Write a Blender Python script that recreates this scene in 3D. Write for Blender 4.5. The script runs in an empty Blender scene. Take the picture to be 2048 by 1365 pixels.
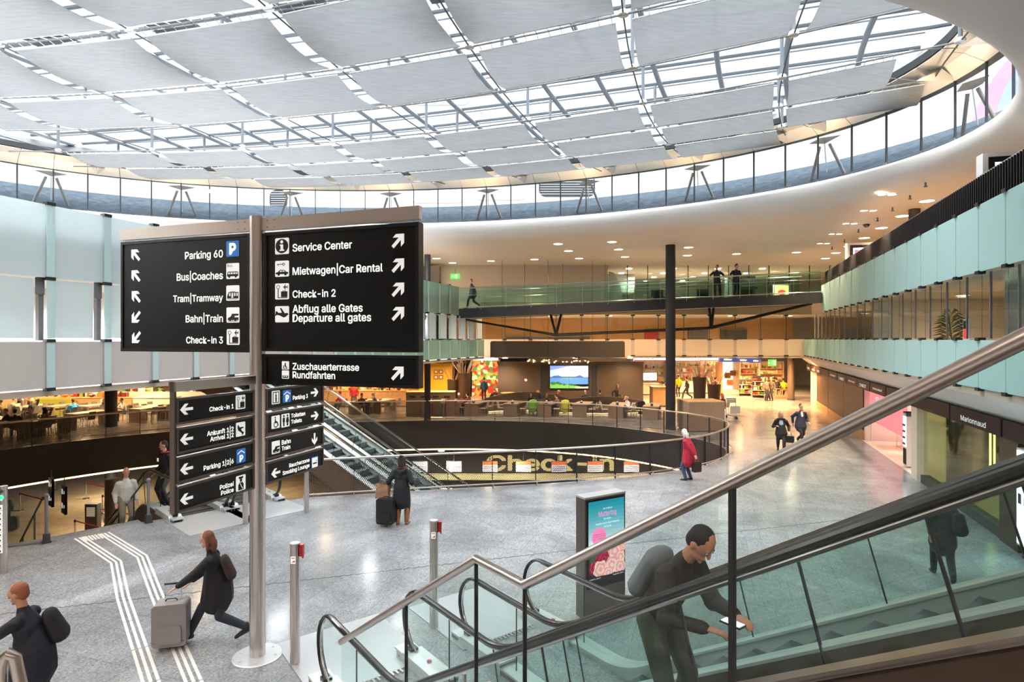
import bpy, math, random
from mathutils import Vector, Matrix
from mathutils.geometry import tessellate_polygon
random.seed(7)
R = math.radians
V3 = Vector
C = bpy.context.scene.collection
SC = bpy.context.scene
F, H, CX, HY = 1200.0, 4.6, 1024.0, 678.0      # focal length in pixels, eye height, principal column, horizon row

# ---------------------------------------------------------------- camera, sky, exposure
cam = bpy.data.cameras.new('camera'); camo = bpy.data.objects.new('camera', cam); C.objects.link(camo)
camo.location = (0, 0, H); camo.rotation_euler = (R(90), 0, 0)
cam.sensor_width = 36; cam.lens = F / 2048 * 36; cam.shift_y = -(682.5 - HY) / 2048
cam.clip_start = 0.05; cam.clip_end = 400
SC.camera = camo
SC.view_settings.view_transform = 'Standard'; SC.view_settings.look = 'None'
SC.view_settings.exposure = 1.32; SC.view_settings.gamma = 1.0; SC.view_settings.use_curve_mapping = False
w = bpy.data.worlds.new('sky'); SC.world = w; w.use_nodes = True
bg = w.node_tree.nodes['Background']; bg.inputs[0].default_value = (0.955, 0.98, 1.0, 1); bg.inputs[1].default_value = 1.0
_N, _L = w.node_tree.nodes.new, w.node_tree.links.new        # overcast sky: bright overhead, paler towards the horizon
_t = _N('ShaderNodeTexCoord'); _s = _N('ShaderNodeSeparateXYZ'); _r = _N('ShaderNodeMapRange'); _r.interpolation_type = 'SMOOTHSTEP'
_L(_t.outputs['Generated'], _s.inputs[0]); _L(_s.outputs[2], _r.inputs['Value'])
_r.inputs['From Min'].default_value = .42; _r.inputs['From Max'].default_value = .85; _r.inputs['To Min'].default_value = .58; _r.inputs['To Max'].default_value = 6.0
_L(_r.outputs[0], bg.inputs[1])
cy = SC.cycles
cy.max_bounces = 8; cy.diffuse_bounces = 3; cy.glossy_bounces = 3; cy.transmission_bounces = 4; cy.transparent_max_bounces = 24
cy.caustics_reflective = False; cy.caustics_refractive = False; cy.sample_clamp_indirect = 4.0
cy.use_denoising = True; cy.adaptive_threshold = 0.02

# ---------------------------------------------------------------- axes of the building
UX, UY = 0.946, -0.324                        # across the hall
VX, VY = 0.324, 0.946                         # along the hall
def B(a, b, z=0.0): return V3((a*UX + b*VX, a*UY + b*VY, z))
def E(c, s, z=0.0): return V3((c*.8 + s*.6, c*.6 - s*.8, z))    # escalator axes: s runs up the flights
def gnd(px, py, z=0.0):
    Y = (H - z)*F/(py - HY); return V3(((px - CX)*Y/F, Y, z))
def at(px, py, Y): return V3(((px - CX)*Y/F, Y, H - (py - HY)*Y/F))
RZB = math.atan2(UY, UX)
RZE = math.atan2(-.8, .6)
def EL(c, s, z=0.0): return V3((c*.68 + s*.733, c*.733 - s*.68, z))   # axes of the stairs and escalators on the left
RZL = math.atan2(-.68, .733)

# ---------------------------------------------------------------- objects
def prop(o, label=None, cat=None, group=None, kind=None):
    if label: o['label'] = label
    if cat: o['category'] = cat
    if group: o['group'] = group
    if kind: o['kind'] = kind
    return o
def thing(name, label, cat, loc=(0, 0, 0), rz=0.0, group=None, kind=None):
    o = bpy.data.objects.new(name, None); C.objects.link(o); o.empty_display_size = .1
    o.location = loc; o.rotation_euler = (0, 0, rz)
    return prop(o, label, cat, group, kind)
def dup(root, loc, rz=None, label=None, group=None, scale=None):
    r = root.copy(); C.objects.link(r); r.location = loc
    if rz is not None: r.rotation_euler = (0, 0, rz)
    if scale: r.scale = (scale,)*3 if not isinstance(scale, tuple) else scale
    if label: r['label'] = label
    if group: r['group'] = group
    for ch in list(root.children):
        c = ch.copy(); C.objects.link(c); c.parent = r
        for g in list(ch.children):
            d = g.copy(); C.objects.link(d); d.parent = c
    return r
def wm(o):
    m = Matrix.Translation(o.location) @ o.rotation_euler.to_matrix().to_4x4()
    return m

class MB:
    def __init__(s): s.v = []; s.f = []; s.m = []; s.uv = {}; s.mi = 0
    def add(s, vs, fs, uvs=None):
        n = len(s.v); s.v += [tuple(v) for v in vs]
        for k, f in enumerate(fs):
            if uvs: s.uv[len(s.f)] = uvs[k]
            s.f.append(tuple(i + n for i in f)); s.m.append(s.mi)
        return s
    def box(s, c, d, rz=0.0, M=None):
        x, y, z = (t/2 for t in d)
        vs = [V3(p) for p in ((-x,-y,-z),(x,-y,-z),(x,y,-z),(-x,y,-z),(-x,-y,z),(x,-y,z),(x,y,z),(-x,y,z))]
        T = M if M is not None else Matrix.Translation(c) @ Matrix.Rotation(rz, 4, 'Z')
        return s.add([T @ v for v in vs], [(0,3,2,1),(4,5,6,7),(0,1,5,4),(1,2,6,5),(2,3,7,6),(3,0,4,7)])
    def bx(s, x0, y0, z0, x1, y1, z1):
        return s.box(((x0+x1)/2, (y0+y1)/2, (z0+z1)/2), (x1-x0, y1-y0, z1-z0))
    def beam(s, p, q, w, h, up=(0, 0, 1)):       # rectangular bar from p to q
        p, q = V3(p), V3(q); d = q - p; L = d.length; d.normalize(); u = V3(up)
        x = d.cross(u)
        if x.length < 1e-5: x = d.cross(V3((1, 0, 0)))
        x.normalize(); z = x.cross(d)
        M = Matrix((( x.x, d.x, z.x, 0), (x.y, d.y, z.y, 0), (x.z, d.z, z.z, 0), (0, 0, 0, 1))); M.translation = (p + q)/2
        return s.box(None, (w, L, h), M=M)
    def tube(s, pts, r, n=8, closed=False, caps=True, ax=None, asp=1.0):
        """round bar along pts; r a number or one per point; ax + asp: flattened section, ax the wide axis"""
        P = [V3(p) for p in pts]; N = len(P); rr = r if isinstance(r, (list, tuple)) else [r]*N
        vs = []; last = None
        for i in range(N):
            if closed: d = P[(i+1) % N] - P[i-1]
            else: d = P[min(i+1, N-1)] - P[max(i-1, 0)]
            if d.length < 1e-9: d = V3((0, 0, 1))
            d.normalize()
            a = V3(ax) if ax is not None else (last if last is not None else (V3((0, 0, 1)) if abs(d.z) < .9 else V3((1, 0, 0))))
            x = a - d*a.dot(d)
            if x.length < 1e-5: x = d.orthogonal()
            x.normalize(); last = x; y = d.cross(x)
            for k in range(n):
                t = 2*math.pi*k/n; vs.append(P[i] + x*(rr[i]*math.cos(t)) + y*(rr[i]*asp*math.sin(t)))
        fs = []
        for i in range(N if closed else N-1):
            j = (i+1) % N
            for k in range(n):
                l = (k+1) % n; fs.append((i*n+k, i*n+l, j*n+l, j*n+k))
        if caps and not closed:
            fs.append(tuple(reversed(range(n)))); fs.append(tuple(range((N-1)*n, N*n)))
        return s.add(vs, fs)
    def limb(s, pts, r, ax=None, asp=1.0, n=10):   # tube with rounded ends
        P = [V3(p) for p in pts]; rr = list(r)
        d0 = (P[0]-P[1]).normalized(); d1 = (P[-1]-P[-2]).normalized()
        q = min(1.0, asp)
        A = [P[0]+d0*rr[0]*q*.95, P[0]+d0*rr[0]*q*.7]; Z = [P[-1]+d1*rr[-1]*q*.7, P[-1]+d1*rr[-1]*q*.95]
        return s.tube(A+P+Z, [rr[0]*.25, rr[0]*.72]+rr+[rr[-1]*.72, rr[-1]*.25], n, ax=ax, asp=asp)
    def cyl(s, c, r, z0, z1, n=20, r1=None):
        return s.tube([(c[0], c[1], z0), (c[0], c[1], z1)], [r, r if r1 is None else r1], n, ax=(1, 0, 0))
    def lathe(s, prof, n=20, c=(0, 0, 0), caps=True):
        vs = [(c[0]+r*math.cos(2*math.pi*k/n), c[1]+r*math.sin(2*math.pi*k/n), c[2]+z) for r, z in prof for k in range(n)]
        fs = [(i*n+k, i*n+(k+1) % n, (i+1)*n+(k+1) % n, (i+1)*n+k) for i in range(len(prof)-1) for k in range(n)]
        if caps: fs += [tuple(reversed(range(n))), tuple(range((len(prof)-1)*n, len(prof)*n))]
        return s.add(vs, fs)
    def ball(s, c, r, n=10, M=None):
        r = r if isinstance(r, (tuple, list)) else (r, r, r); vs = []; m = n//2
        for i in range(1, m):
            t = math.pi*i/m
            for k in range(n):
                p = 2*math.pi*k/n; vs.append(V3((r[0]*math.sin(t)*math.cos(p), r[1]*math.sin(t)*math.sin(p), r[2]*math.cos(t))))
        vs += [V3((0, 0, r[2])), V3((0, 0, -r[2]))]
        T = Matrix.Translation(c) @ (M if M is not None else Matrix.Identity(4))
        fs = [(i*n+k, (i+1)*n+k, (i+1)*n+(k+1) % n, i*n+(k+1) % n) for i in range(m-2) for k in range(n)]
        a, b = len(vs)-2, len(vs)-1
        fs += [(a, k, (k+1) % n) for k in range(n)] + [(b, (m-2)*n+(k+1) % n, (m-2)*n+k) for k in range(n)]
        return s.add([T @ v for v in vs], fs)
    def poly(s, loops, z0, z1=None, M=None, sides=True):   # flat polygon with holes, or a slab between z0 and z1
        M = M if M is not None else Matrix.Identity(4)
        L = [[V3((p[0], p[1], 0)) for p in l] for l in loops]
        tri = tessellate_polygon(L); flat = [p for l in L for p in l]; n = len(flat)
        up = []
        for t in tri:
            a, b, c = (flat[i] for i in t)
            up.append(tuple(t) if (b-a).cross(c-a).z > 0 else tuple(reversed(t)))
        if z1 is None: return s.add([M @ V3((p.x, p.y, z0)) for p in flat], up)
        vs = [M @ V3((p.x, p.y, z0)) for p in flat] + [M @ V3((p.x, p.y, z1)) for p in flat]
        fs = [tuple(reversed(t)) for t in up] + [tuple(i+n for i in t) for t in up]; o = 0
        if sides:
            for l in L:
                k = len(l); ar = sum(l[i].x*l[(i+1) % k].y - l[(i+1) % k].x*l[i].y for i in range(k))
                for i in range(k):
                    j = (i+1) % k; q = (o+i, o+j, n+o+j, n+o+i); fs.append(q if ar > 0 else tuple(reversed(q)))
                o += k
        return s.add(vs, fs)
    def strip(s, pts, z0, z1, closed=False):       # upright sheet along a plan line, uv in metres
        n = len(pts); u = 0.0
        for i in range(n if closed else n-1):
            p, q = pts[i], pts[(i+1) % n]; L = math.hypot(q[0]-p[0], q[1]-p[1])
            s.add([(p[0], p[1], z0), (q[0], q[1], z0), (q[0], q[1], z1), (p[0], p[1], z1)], [(0, 1, 2, 3)],
                  [[(u, 0), (u+L, 0), (u+L, z1-z0), (u, z1-z0)]]); u += L
        return s
    def sheet(s, rows):                             # grid of points
        n = len(rows[0]); vs = [p for r in rows for p in r]
        return s.add(vs, [(i*n+k, i*n+k+1, (i+1)*n+k+1, (i+1)*n+k) for i in range(len(rows)-1) for k in range(n-1)])
    def plate(s, rows, t):                          # the grid of points given a thickness t (a vector)
        n = len(rows[0]); m = len(rows); t = V3(t); vs = [V3(p) for r in rows for p in r]; N = len(vs)
        f0 = [(i*n+k, i*n+k+1, (i+1)*n+k+1, (i+1)*n+k) for i in range(m-1) for k in range(n-1)]
        fs = f0 + [tuple(N+i for i in reversed(f)) for f in f0]
        rim = [k for k in range(n)] + [i*n+n-1 for i in range(1, m)] + [(m-1)*n+k for k in range(n-2, -1, -1)] + [i*n for i in range(m-2, 0, -1)]
        fs += [(rim[i], N+rim[i], N+rim[(i+1) % len(rim)], rim[(i+1) % len(rim)]) for i in range(len(rim))]
        return s.add(vs + [v+t for v in vs], fs)
    def build(s, name, mats, parent=None, world=False, smooth=False, loc=None, rz=0.0):
        me = bpy.data.meshes.new(name); me.from_pydata(s.v, [], s.f)
        for m in (mats if isinstance(mats, (list, tuple)) else [mats]): me.materials.append(m)
        if any(s.m): me.polygons.foreach_set('material_index', s.m)
        if smooth: me.polygons.foreach_set('use_smooth', [True]*len(s.f))
        if s.uv:
            ul = me.uv_layers.new(name='UVMap'); 
            for p in me.polygons:
                q = s.uv.get(p.index)
                if q:
                    for k, li in enumerate(p.loop_indices): ul.data[li].uv = q[k]
        me.update()
        if smooth: 
            try: me.set_sharp_from_angle(angle=R(38))
            except Exception: pass
        o = bpy.data.objects.new(name, me); C.objects.link(o)
        if loc is not None: o.location = loc
        o.rotation_euler = (0, 0, rz)
        if parent is not None:
            o.parent = parent
            if world:
                o.matrix_parent_inverse = world_inv(parent)
        return o
def world_inv(p): return wm(p).inverted() if p.parent is None else Matrix.Identity(4)   # parts built in place stand at the origin
def struct(name, mb, m, label, cat, smooth=False):
    return prop(mb.build(name, m, smooth=smooth), label, cat, None, 'structure')

# ---------------------------------------------------------------- materials
def lin(c):
    c = c/255.0; return c/12.92 if c <= .04045 else ((c+.055)/1.055)**2.4
def col(r, g, b): return (lin(r), lin(g), lin(b), 1)
def newmat(name):
    m = bpy.data.materials.new(name); m.use_nodes = True; nt = m.node_tree
    return m, nt, nt.nodes['Principled BSDF'], nt.nodes['Material Output']
def mat(name, rgb, rough=.5, metal=0.0, emit=0.0, ergb=None, noise=None, bump=None, spec=.5, streak=None):
    m, nt, b, o = newmat(name); N = nt.nodes.new; L = nt.links.new
    b.inputs['Base Color'].default_value = col(*rgb); b.inputs['Roughness'].default_value = rough
    b.inputs['Metallic'].default_value = metal; b.inputs['Specular IOR Level'].default_value = spec
    if emit:
        b.inputs['Emission Color'].default_value = col(*(ergb or rgb)); b.inputs['Emission Strength'].default_value = emit
    sc = noise or streak
    if sc or bump:
        tc = N('ShaderNodeTexCoord'); mp = N('ShaderNodeMapping'); L(tc.outputs['Object'], mp.inputs['Vector'])
        if streak: mp.inputs['Scale'].default_value = streak[2]
    if sc:
        t = N('ShaderNodeTexNoise'); t.inputs['Scale'].default_value = sc[0]; t.inputs['Detail'].default_value = 6
        L(mp.outputs[0], t.inputs['Vector'])
        r = N('ShaderNodeMapRange'); r.inputs['From Min'].default_value = .3; r.inputs['From Max'].default_value = .7
        r.inputs['To Min'].default_value = 1-sc[1]; r.inputs['To Max'].default_value = 1+sc[1]*.7
        L(t.outputs['Fac'], r.inputs['Value'])
        h = N('ShaderNodeMix'); h.data_type = 'RGBA'; h.blend_type = 'MULTIPLY'; h.inputs[0].default_value = 1
        h.inputs[6].default_value = col(*rgb); L(r.outputs[0], h.inputs[7]); L(h.outputs[2], b.inputs['Base Color'])
    if bump:
        t2 = N('ShaderNodeTexNoise'); t2.inputs['Scale'].default_value = bump[0]; t2.inputs['Detail'].default_value = 4
        L(mp.outputs[0], t2.inputs['Vector'])
        bu = N('ShaderNodeBump'); bu.inputs['Strength'].default_value = bump[1]; bu.inputs['Distance'].default_value = .02
        L(t2.outputs['Fac'], bu.inputs['Height']); L(bu.outputs[0], b.inputs['Normal'])
    return m
def glow(name, rgb, s): return mat(name, rgb, .6, emit=s)
def glass(name, tint, base=.03, top=.45, rough=.02):
    m, nt, b, o = newmat(name); nt.nodes.remove(b); N = nt.nodes.new; L = nt.links.new
    t = N('ShaderNodeBsdfTransparent'); t.inputs[0].default_value = (*tint, 1)
    g = N('ShaderNodeBsdfGlossy'); g.inputs['Roughness'].default_value = rough; g.inputs[0].default_value = (.9, .95, .95, 1)
    lw = N('ShaderNodeLayerWeight'); lw.inputs[0].default_value = .5
    p = N('ShaderNodeMath'); p.operation = 'POWER'; p.inputs[1].default_value = 4; L(lw.outputs['Facing'], p.inputs[0])
    r = N('ShaderNodeMapRange'); r.inputs['To Min'].default_value = base; r.inputs['To Max'].default_value = top; L(p.outputs[0], r.inputs['Value'])
    x = N('ShaderNodeMixShader'); L(r.outputs[0], x.inputs[0]); L(t.outputs[0], x.inputs[1]); L(g.outputs[0], x.inputs[2]); L(x.outputs[0], o.inputs[0])
    return m
def frosted(name, rgb, trans=.5, clear=0.0, rough=.25, noise=None, gl=.05):
    m, nt, b, o = newmat(name); nt.nodes.remove(b); N = nt.nodes.new; L = nt.links.new
    d = N('ShaderNodeBsdfDiffuse'); t = N('ShaderNodeBsdfTranslucent'); g = N('ShaderNodeBsdfGlossy'); g.inputs['Roughness'].default_value = rough
    for n in (d, t): n.inputs[0].default_value = col(*rgb)
    if noise:
        tc = N('ShaderNodeTexCoord'); mp = N('ShaderNodeMapping'); mp.inputs['Scale'].default_value = noise[2]; L(tc.outputs['Object'], mp.inputs[0])
        tn = N('ShaderNodeTexNoise'); tn.inputs['Scale'].default_value = noise[0]; tn.inputs['Detail'].default_value = 5; L(mp.outputs[0], tn.inputs['Vector'])
        r = N('ShaderNodeMapRange'); r.inputs['From Min'].default_value = .3; r.inputs['From Max'].default_value = .7
        r.inputs['To Min'].default_value = 1-noise[1]; r.inputs['To Max'].default_value = 1+noise[1]*.6; L(tn.outputs['Fac'], r.inputs['Value'])
        h = N('ShaderNodeMix'); h.data_type = 'RGBA'; h.blend_type = 'MULTIPLY'; h.inputs[0].default_value = 1
        h.inputs[6].default_value = col(*rgb); L(r.outputs[0], h.inputs[7]); L(h.outputs[2], d.inputs[0]); L(h.outputs[2], t.inputs[0])
    x = N('ShaderNodeMixShader'); x.inputs[0].default_value = trans; L(d.outputs[0], x.inputs[1]); L(t.outputs[0], x.inputs[2])
    y = N('ShaderNodeMixShader'); y.inputs[0].default_value = gl; L(x.outputs[0], y.inputs[1]); L(g.outputs[0], y.inputs[2]); last = y
    if clear:
        c = N('ShaderNodeBsdfTransparent'); z = N('ShaderNodeMixShader'); z.inputs[0].default_value = clear
        L(y.outputs[0], z.inputs[1]); L(c.outputs[0], z.inputs[2]); last = z
    L(last.outputs[0], o.inputs[0]); return m
def perforated(name, rgb, pitch, hole, metal=.3):
    m, nt, b, o = newmat(name); N = nt.nodes.new; L = nt.links.new
    b.inputs['Base Color'].default_value = col(*rgb); b.inputs['Roughness'].default_value = .45; b.inputs['Metallic'].default_value = metal
    def ma(op, a, c=None):
        n = N('ShaderNodeMath'); n.operation = op
        for k, v in enumerate((a, c)):
            if v is None: continue
            if isinstance(v, (int, float)): n.inputs[k].default_value = v
            else: L(v, n.inputs[k])
        return n.outputs[0]
    uv = N('ShaderNodeUVMap'); sp = N('ShaderNodeSeparateXYZ'); L(uv.outputs[0], sp.inputs[0])
    u = ma('DIVIDE', sp.outputs[0], pitch); v = ma('DIVIDE', sp.outputs[1], pitch*.866)
    row = ma('FLOOR', v); odd = ma('MULTIPLY', ma('MODULO', row, 2.0), .5)
    fu = ma('SUBTRACT', ma('FRACT', ma('ADD', u, odd)), .5); fv = ma('MULTIPLY', ma('SUBTRACT', ma('FRACT', v), .5), .866)
    dd = ma('SQRT', ma('ADD', ma('MULTIPLY', fu, fu), ma('MULTIPLY', fv, fv)))
    op = ma('LESS_THAN', dd, hole)
    t = N('ShaderNodeBsdfTransparent'); x = N('ShaderNodeMixShader')
    L(op, x.inputs[0]); L(b.outputs[0], x.inputs[1]); L(t.outputs[0], x.inputs[2]); L(x.outputs[0], o.inputs[0])
    return m
def stone(name, rgb, tile, rough=.2, dark=.5, joint=(110, 112, 115), rz=RZB, fleck=32):
    m, nt, b, o = newmat(name); N = nt.nodes.new; L = nt.links.new
    tc = N('ShaderNodeTexCoord'); mp = N('ShaderNodeMapping'); mp.inputs['Rotation'].default_value = (0, 0, -rz); L(tc.outputs['Object'], mp.inputs[0])
    n1 = N('ShaderNodeTexNoise'); n1.inputs['Scale'].default_value = .55; n1.inputs['Detail'].default_value = 9; n1.inputs['Roughness'].default_value = .68; n1.inputs['Distortion'].default_value = .8
    n2 = N('ShaderNodeTexNoise'); n2.inputs['Scale'].default_value = fleck; n2.inputs['Detail'].default_value = 2
    mp2 = N('ShaderNodeMapping'); mp2.inputs['Scale'].default_value = (1, .5, 1); mp2.inputs['Rotation'].default_value = (0, 0, .6); L(tc.outputs['Object'], mp2.inputs[0])
    n3 = N('ShaderNodeTexNoise'); n3.inputs['Scale'].default_value = 14; n3.inputs['Detail'].default_value = 8; n3.inputs['Roughness'].default_value = .8
    L(mp.outputs[0], n1.inputs['Vector']); L(mp.outputs[0], n2.inputs['Vector']); L(mp2.outputs[0], n3.inputs['Vector'])
    br = N('ShaderNodeTexBrick'); br.inputs['Scale'].default_value = 1.0; br.inputs['Brick Width'].default_value = tile[0]; br.inputs['Row Height'].default_value = tile[1]
    br.inputs['Mortar Size'].default_value = .006; br.inputs['Color1'].default_value = (.9, .9, .9, 1); br.inputs['Color2'].default_value = (1.05, 1.05, 1.05, 1); br.inputs['Mortar'].default_value = (.7, .7, .7, 1)
    L(mp.outputs[0], br.inputs['Vector'])
    def rng(n, a, c, lo=.3, hi=.7):
        r = N('ShaderNodeMapRange'); r.inputs['From Min'].default_value = lo; r.inputs['From Max'].default_value = hi
        r.inputs['To Min'].default_value = a; r.inputs['To Max'].default_value = c; L(n.outputs['Fac'], r.inputs['Value']); return r.outputs[0]
    def mul(x, y):
        h = N('ShaderNodeMix'); h.data_type = 'RGBA'; h.blend_type = 'MULTIPLY'; h.inputs[0].default_value = 1
        if isinstance(x, tuple): h.inputs[6].default_value = x
        else: L(x, h.inputs[6])
        L(y, h.inputs[7]); return h.outputs[2]
    c = mul(col(*rgb), rng(n1, dark, 1.15)); c = mul(c, rng(n2, .66, 1.3)); c = mul(c, rng(n3, .7, 1.28)); c = mul(c, br.outputs['Color'])
    L(c, b.inputs['Base Color'])
    L(rng(n3, rough*.7, rough*1.5), b.inputs['Roughness'])
    return m
M = {}
M['floor'] = stone('granite', (158, 161, 166), (.62, 1.24), .17, .58)
M['plate'] = mat('landing_plate', (186, 190, 194), .35, .35, noise=(30, .06))
M['lowfloor'] = stone('lower_stone', (170, 150, 120), (.6, 1.2), .18, .75)
M['white'] = mat('white_plaster', (236, 232, 228), .65)
M['ceil'] = mat('ceiling_plaster', (242, 232, 222), .7)
M['beige'] = mat('beige_panel', (214, 198, 180), .6)
M['peach'] = mat('peach_panel', (242, 222, 198), .55)
M['peachf'] = frosted('peach_glass', (250, 236, 216), .5)
M['grey'] = mat('grey_paint', (120, 120, 122), .6)
M['darkgrey'] = mat('dark_grey', (62, 64, 68), .55)
M['anthracite'] = mat('anthracite_metal', (50, 50, 54), .4, .4)
M['bronze'] = mat('bronze_metal', (112, 100, 90), .42, .35, noise=(3, .05))
M['black'] = mat('black_gloss', (12, 12, 13), .3)
M['blackm'] = mat('black_matte', (20, 20, 22), .7)
M['rubber'] = mat('black_rubber', (22, 21, 20), .28)
M['steel'] = mat('brushed_steel', (218, 208, 202), .27, 1.0, streak=(18, .12, (1, 1, .04)))
M['steelh'] = mat('satin_steel', (208, 198, 190), .3, 1.0)
M['chrome'] = mat('bright_steel', (215, 215, 218), .16, 1.0)
M['alu'] = mat('aluminium', (212, 216, 218), .36, .4)
M['stepm'] = mat('escalator_step', (96, 100, 104), .4, .6)
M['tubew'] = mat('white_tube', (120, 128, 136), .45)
M['gold'] = mat('champagne_panel', (232, 220, 204), .32, .4)
M['signface'] = mat('sign_face', (9, 9, 10), .45, spec=.25)
M['signgrey'] = mat('sign_face_grey', (36, 35, 34), .55, spec=.3)
M['signframe'] = mat('sign_frame_bronze', (104, 94, 88), .4, .6)
M['ink'] = mat('white_lettering', (238, 238, 234), .5, emit=.25)
M['inkd'] = mat('white_print', (236, 236, 232), .5, emit=.25)
M['blue'] = mat('parking_blue', (40, 120, 205), .5, emit=.15)
M['blk'] = mat('black_print', (14, 14, 14), .6)
M['red'] = mat('red_enamel', (196, 30, 40), .4)
M['glass'] = glass('clear_glass', (.93, .975, .965))
M['glassw'] = glass('window_glass', (.965, .98, .98), .02, .35)
M['glassg'] = glass('green_glass', (.925, .968, .955), .02, .28)
M['glassb'] = glass('bridge_glass', (.80, .93, .90), .03, .35)
M['glassy'] = glass('yellow_green_glass', (.86, .93, .74), .04, .4)
M['frost'] = frosted('frosted_teal_glass', (212, 245, 243), .35)
M['frostl'] = frosted('frosted_pale_glass', (232, 243, 245), .4)
M['frosto'] = frosted('frosted_olive_glass', (168, 162, 138), .3)
M['frostf'] = frosted('frosted_green_glass', (168, 196, 182), .3)
M['frostg'] = frosted('frosted_grey_glass', (206, 200, 196), .2)
M['post_teal'] = frosted('teal_glass_fin', (214, 238, 238), .2, .1)
M['sail'] = frosted('sail_cloth', (158, 160, 163), .50, .145, .6, (2.2, .10, (1, 6, 1)), .0)
M['mesh'] = perforated('perforated_steel', (62, 61, 60), .052, .39)
M['fascia'] = mat('black_fascia', (34, 34, 37), .55, noise=(2, .1))
M['wood'] = mat('light_oak', (196, 152, 104), .45, streak=(6, .18, (1, 8, 1)))
M['woodg'] = mat('grey_oak', (150, 128, 108), .5, streak=(8, .2, (8, 8, .6)))
M['woodd'] = mat('dark_wood', (70, 50, 36), .5, streak=(10, .25, (6, 6, .3)))
M['brown'] = mat('brown_wall_panel', (98, 84, 70), .5)
M['stair'] = mat('brown_stair_stone', (72, 50, 42), .5, noise=(6, .1))
M['terr'] = mat('dark_roof', (62, 70, 78), 1.0, noise=(4, .25), spec=.0)
M['skin'] = mat('skin', (214, 160, 132), .5)
M['skin2'] = mat('skin_tan', (196, 138, 108), .5)
M['led'] = glow('warm_strip', (255, 214, 156), 2.2)
M['lamp'] = glow('warm_lamp', (255, 226, 188), 9.0)
M['lampw'] = glow('white_lamp', (255, 244, 228), 5.0)
def tint(name, rgb, **k):
    key = name
    if key not in M: M[key] = mat(name, rgb, k.pop('rough', .75), **k)
    return M[key]
WARM = (1.0, .62, .30)
def light(kind, loc, power, colr=WARM, size=.15, name='lamp_light', parent=None, spot=None, rot=None):
    l = bpy.data.lights.new(name, kind); l.energy = power; l.color = colr
    if kind == 'AREA': l.size = size
    else: l.shadow_soft_size = size
    if spot: l.spot_size = R(spot); l.spot_blend = .8
    o = bpy.data.objects.new(name, l); C.objects.link(o); o.location = loc
    if rot: o.rotation_euler = rot
    return o
class Face:
    """a flat face in the place: o its left bottom corner, ex to the reader's right, ez up, n towards the reader"""
    def __init__(s, o, ex, n, ez=(0, 0, 1)):
        s.o, s.ex, s.ez, s.n = V3(o), V3(ex).normalized(), V3(ez), V3(n).normalized()
    def p(s, x, z, d=0.0): return s.o + s.ex*x + s.ez*z + s.n*d
    def mx(s, x, z, d=0.0):
        m = Matrix(((s.ex.x, s.ez.x, s.n.x, 0), (s.ex.y, s.ez.y, s.n.y, 0), (s.ex.z, s.ez.z, s.n.z, 0), (0, 0, 0, 1))); m.translation = s.p(x, z, d); return m
    def hit(s, px, py):                             # where the sight line through a picture point meets the face
        r = V3(((px-CX)/F, 1, (HY-py)/F)); c = V3((0, 0, H)); t = (s.o-c).dot(s.n)/r.dot(s.n); q = c + r*t - s.o
        return q.dot(s.ex), q.dot(s.ez)
    def rect(s, mb, x0, z0, x1, z1, d0, d1): return mb.poly([[(x0, z0), (x1, z0), (x1, z1), (x0, z1)]], d0, d1, s.mx(0, 0))
    def shape(s, mb, loops, d0, d1, x=0, z=0, k=1.0): return mb.poly([[(a*k, b*k) for a, b in l] for l in loops], d0, d1, s.mx(x, z))
def ring(x, z, r, n=20, r2=None): return [(x+r*math.cos(2*math.pi*i/n), z+(r2 or r)*math.sin(2*math.pi*i/n)) for i in range(n)]
import os
try: FONT = bpy.data.fonts.load(os.path.join(bpy.utils.system_resource('DATAFILES', path='fonts'), 'Inter.woff2'))   # the face that ships with Blender
except Exception: FONT = None
_tc = bpy.data.curves.new('lettering', 'FONT'); _to = bpy.data.objects.new('lettering', _tc)
if FONT: _tc.font = FONT
def txt(s, face, x, z, m, parent, width=None, size=None, bold=.0, align='LEFT', d=.004, name='lettering'):
    """flat raised lettering as a mesh: baseline start (x, z) on the face, fitted to a width"""
    _tc.body = s; _tc.size = 20.0; _tc.extrude = .06; _tc.resolution_u = 3
    C.objects.link(_to); bpy.context.view_layer.update()
    me = bpy.data.meshes.new_from_object(_to.evaluated_get(bpy.context.evaluated_depsgraph_get())); C.objects.unlink(_to)
    me.transform(Matrix.Scale(.05, 4))
    if bold:                                        # thicker strokes: the outline laid over itself, slightly shifted
        g = MB(); vs = [v.co.copy() for v in me.vertices]; fs = [tuple(p.vertices) for p in me.polygons]; bw = bold*1.25
        for a in [None] + [k*math.pi/4 for k in range(8)]:
            d_ = V3((0, 0, 0)) if a is None else V3((bw*math.cos(a), bw*math.sin(a), 0)); g.add([v+d_ for v in vs], fs)
        bpy.data.meshes.remove(me); me = bpy.data.meshes.new(name); me.from_pydata(g.v, [], g.f)
    xs = [v.co.x for v in me.vertices]; x0, x1 = min(xs), max(xs)
    sc = width/(x1-x0) if width and not size else (size or 1.0)
    sx = width/(x1-x0) if width else sc
    off = {'LEFT': -x0, 'CENTER': -(x0+x1)/2, 'RIGHT': -x1}[align]
    mw = face.mx(x, z, d) @ Matrix.Diagonal((sx, sc, sc if sc < .3 else .3, 1)) @ Matrix.Translation((off, 0, 0))
    me.transform(mw); me.materials.clear(); me.materials.append(m); me.name = name
    o = bpy.data.objects.new(name, me); C.objects.link(o)
    if parent is not None:
        o.parent = parent; o.matrix_parent_inverse = world_inv(parent)
    return o
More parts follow.
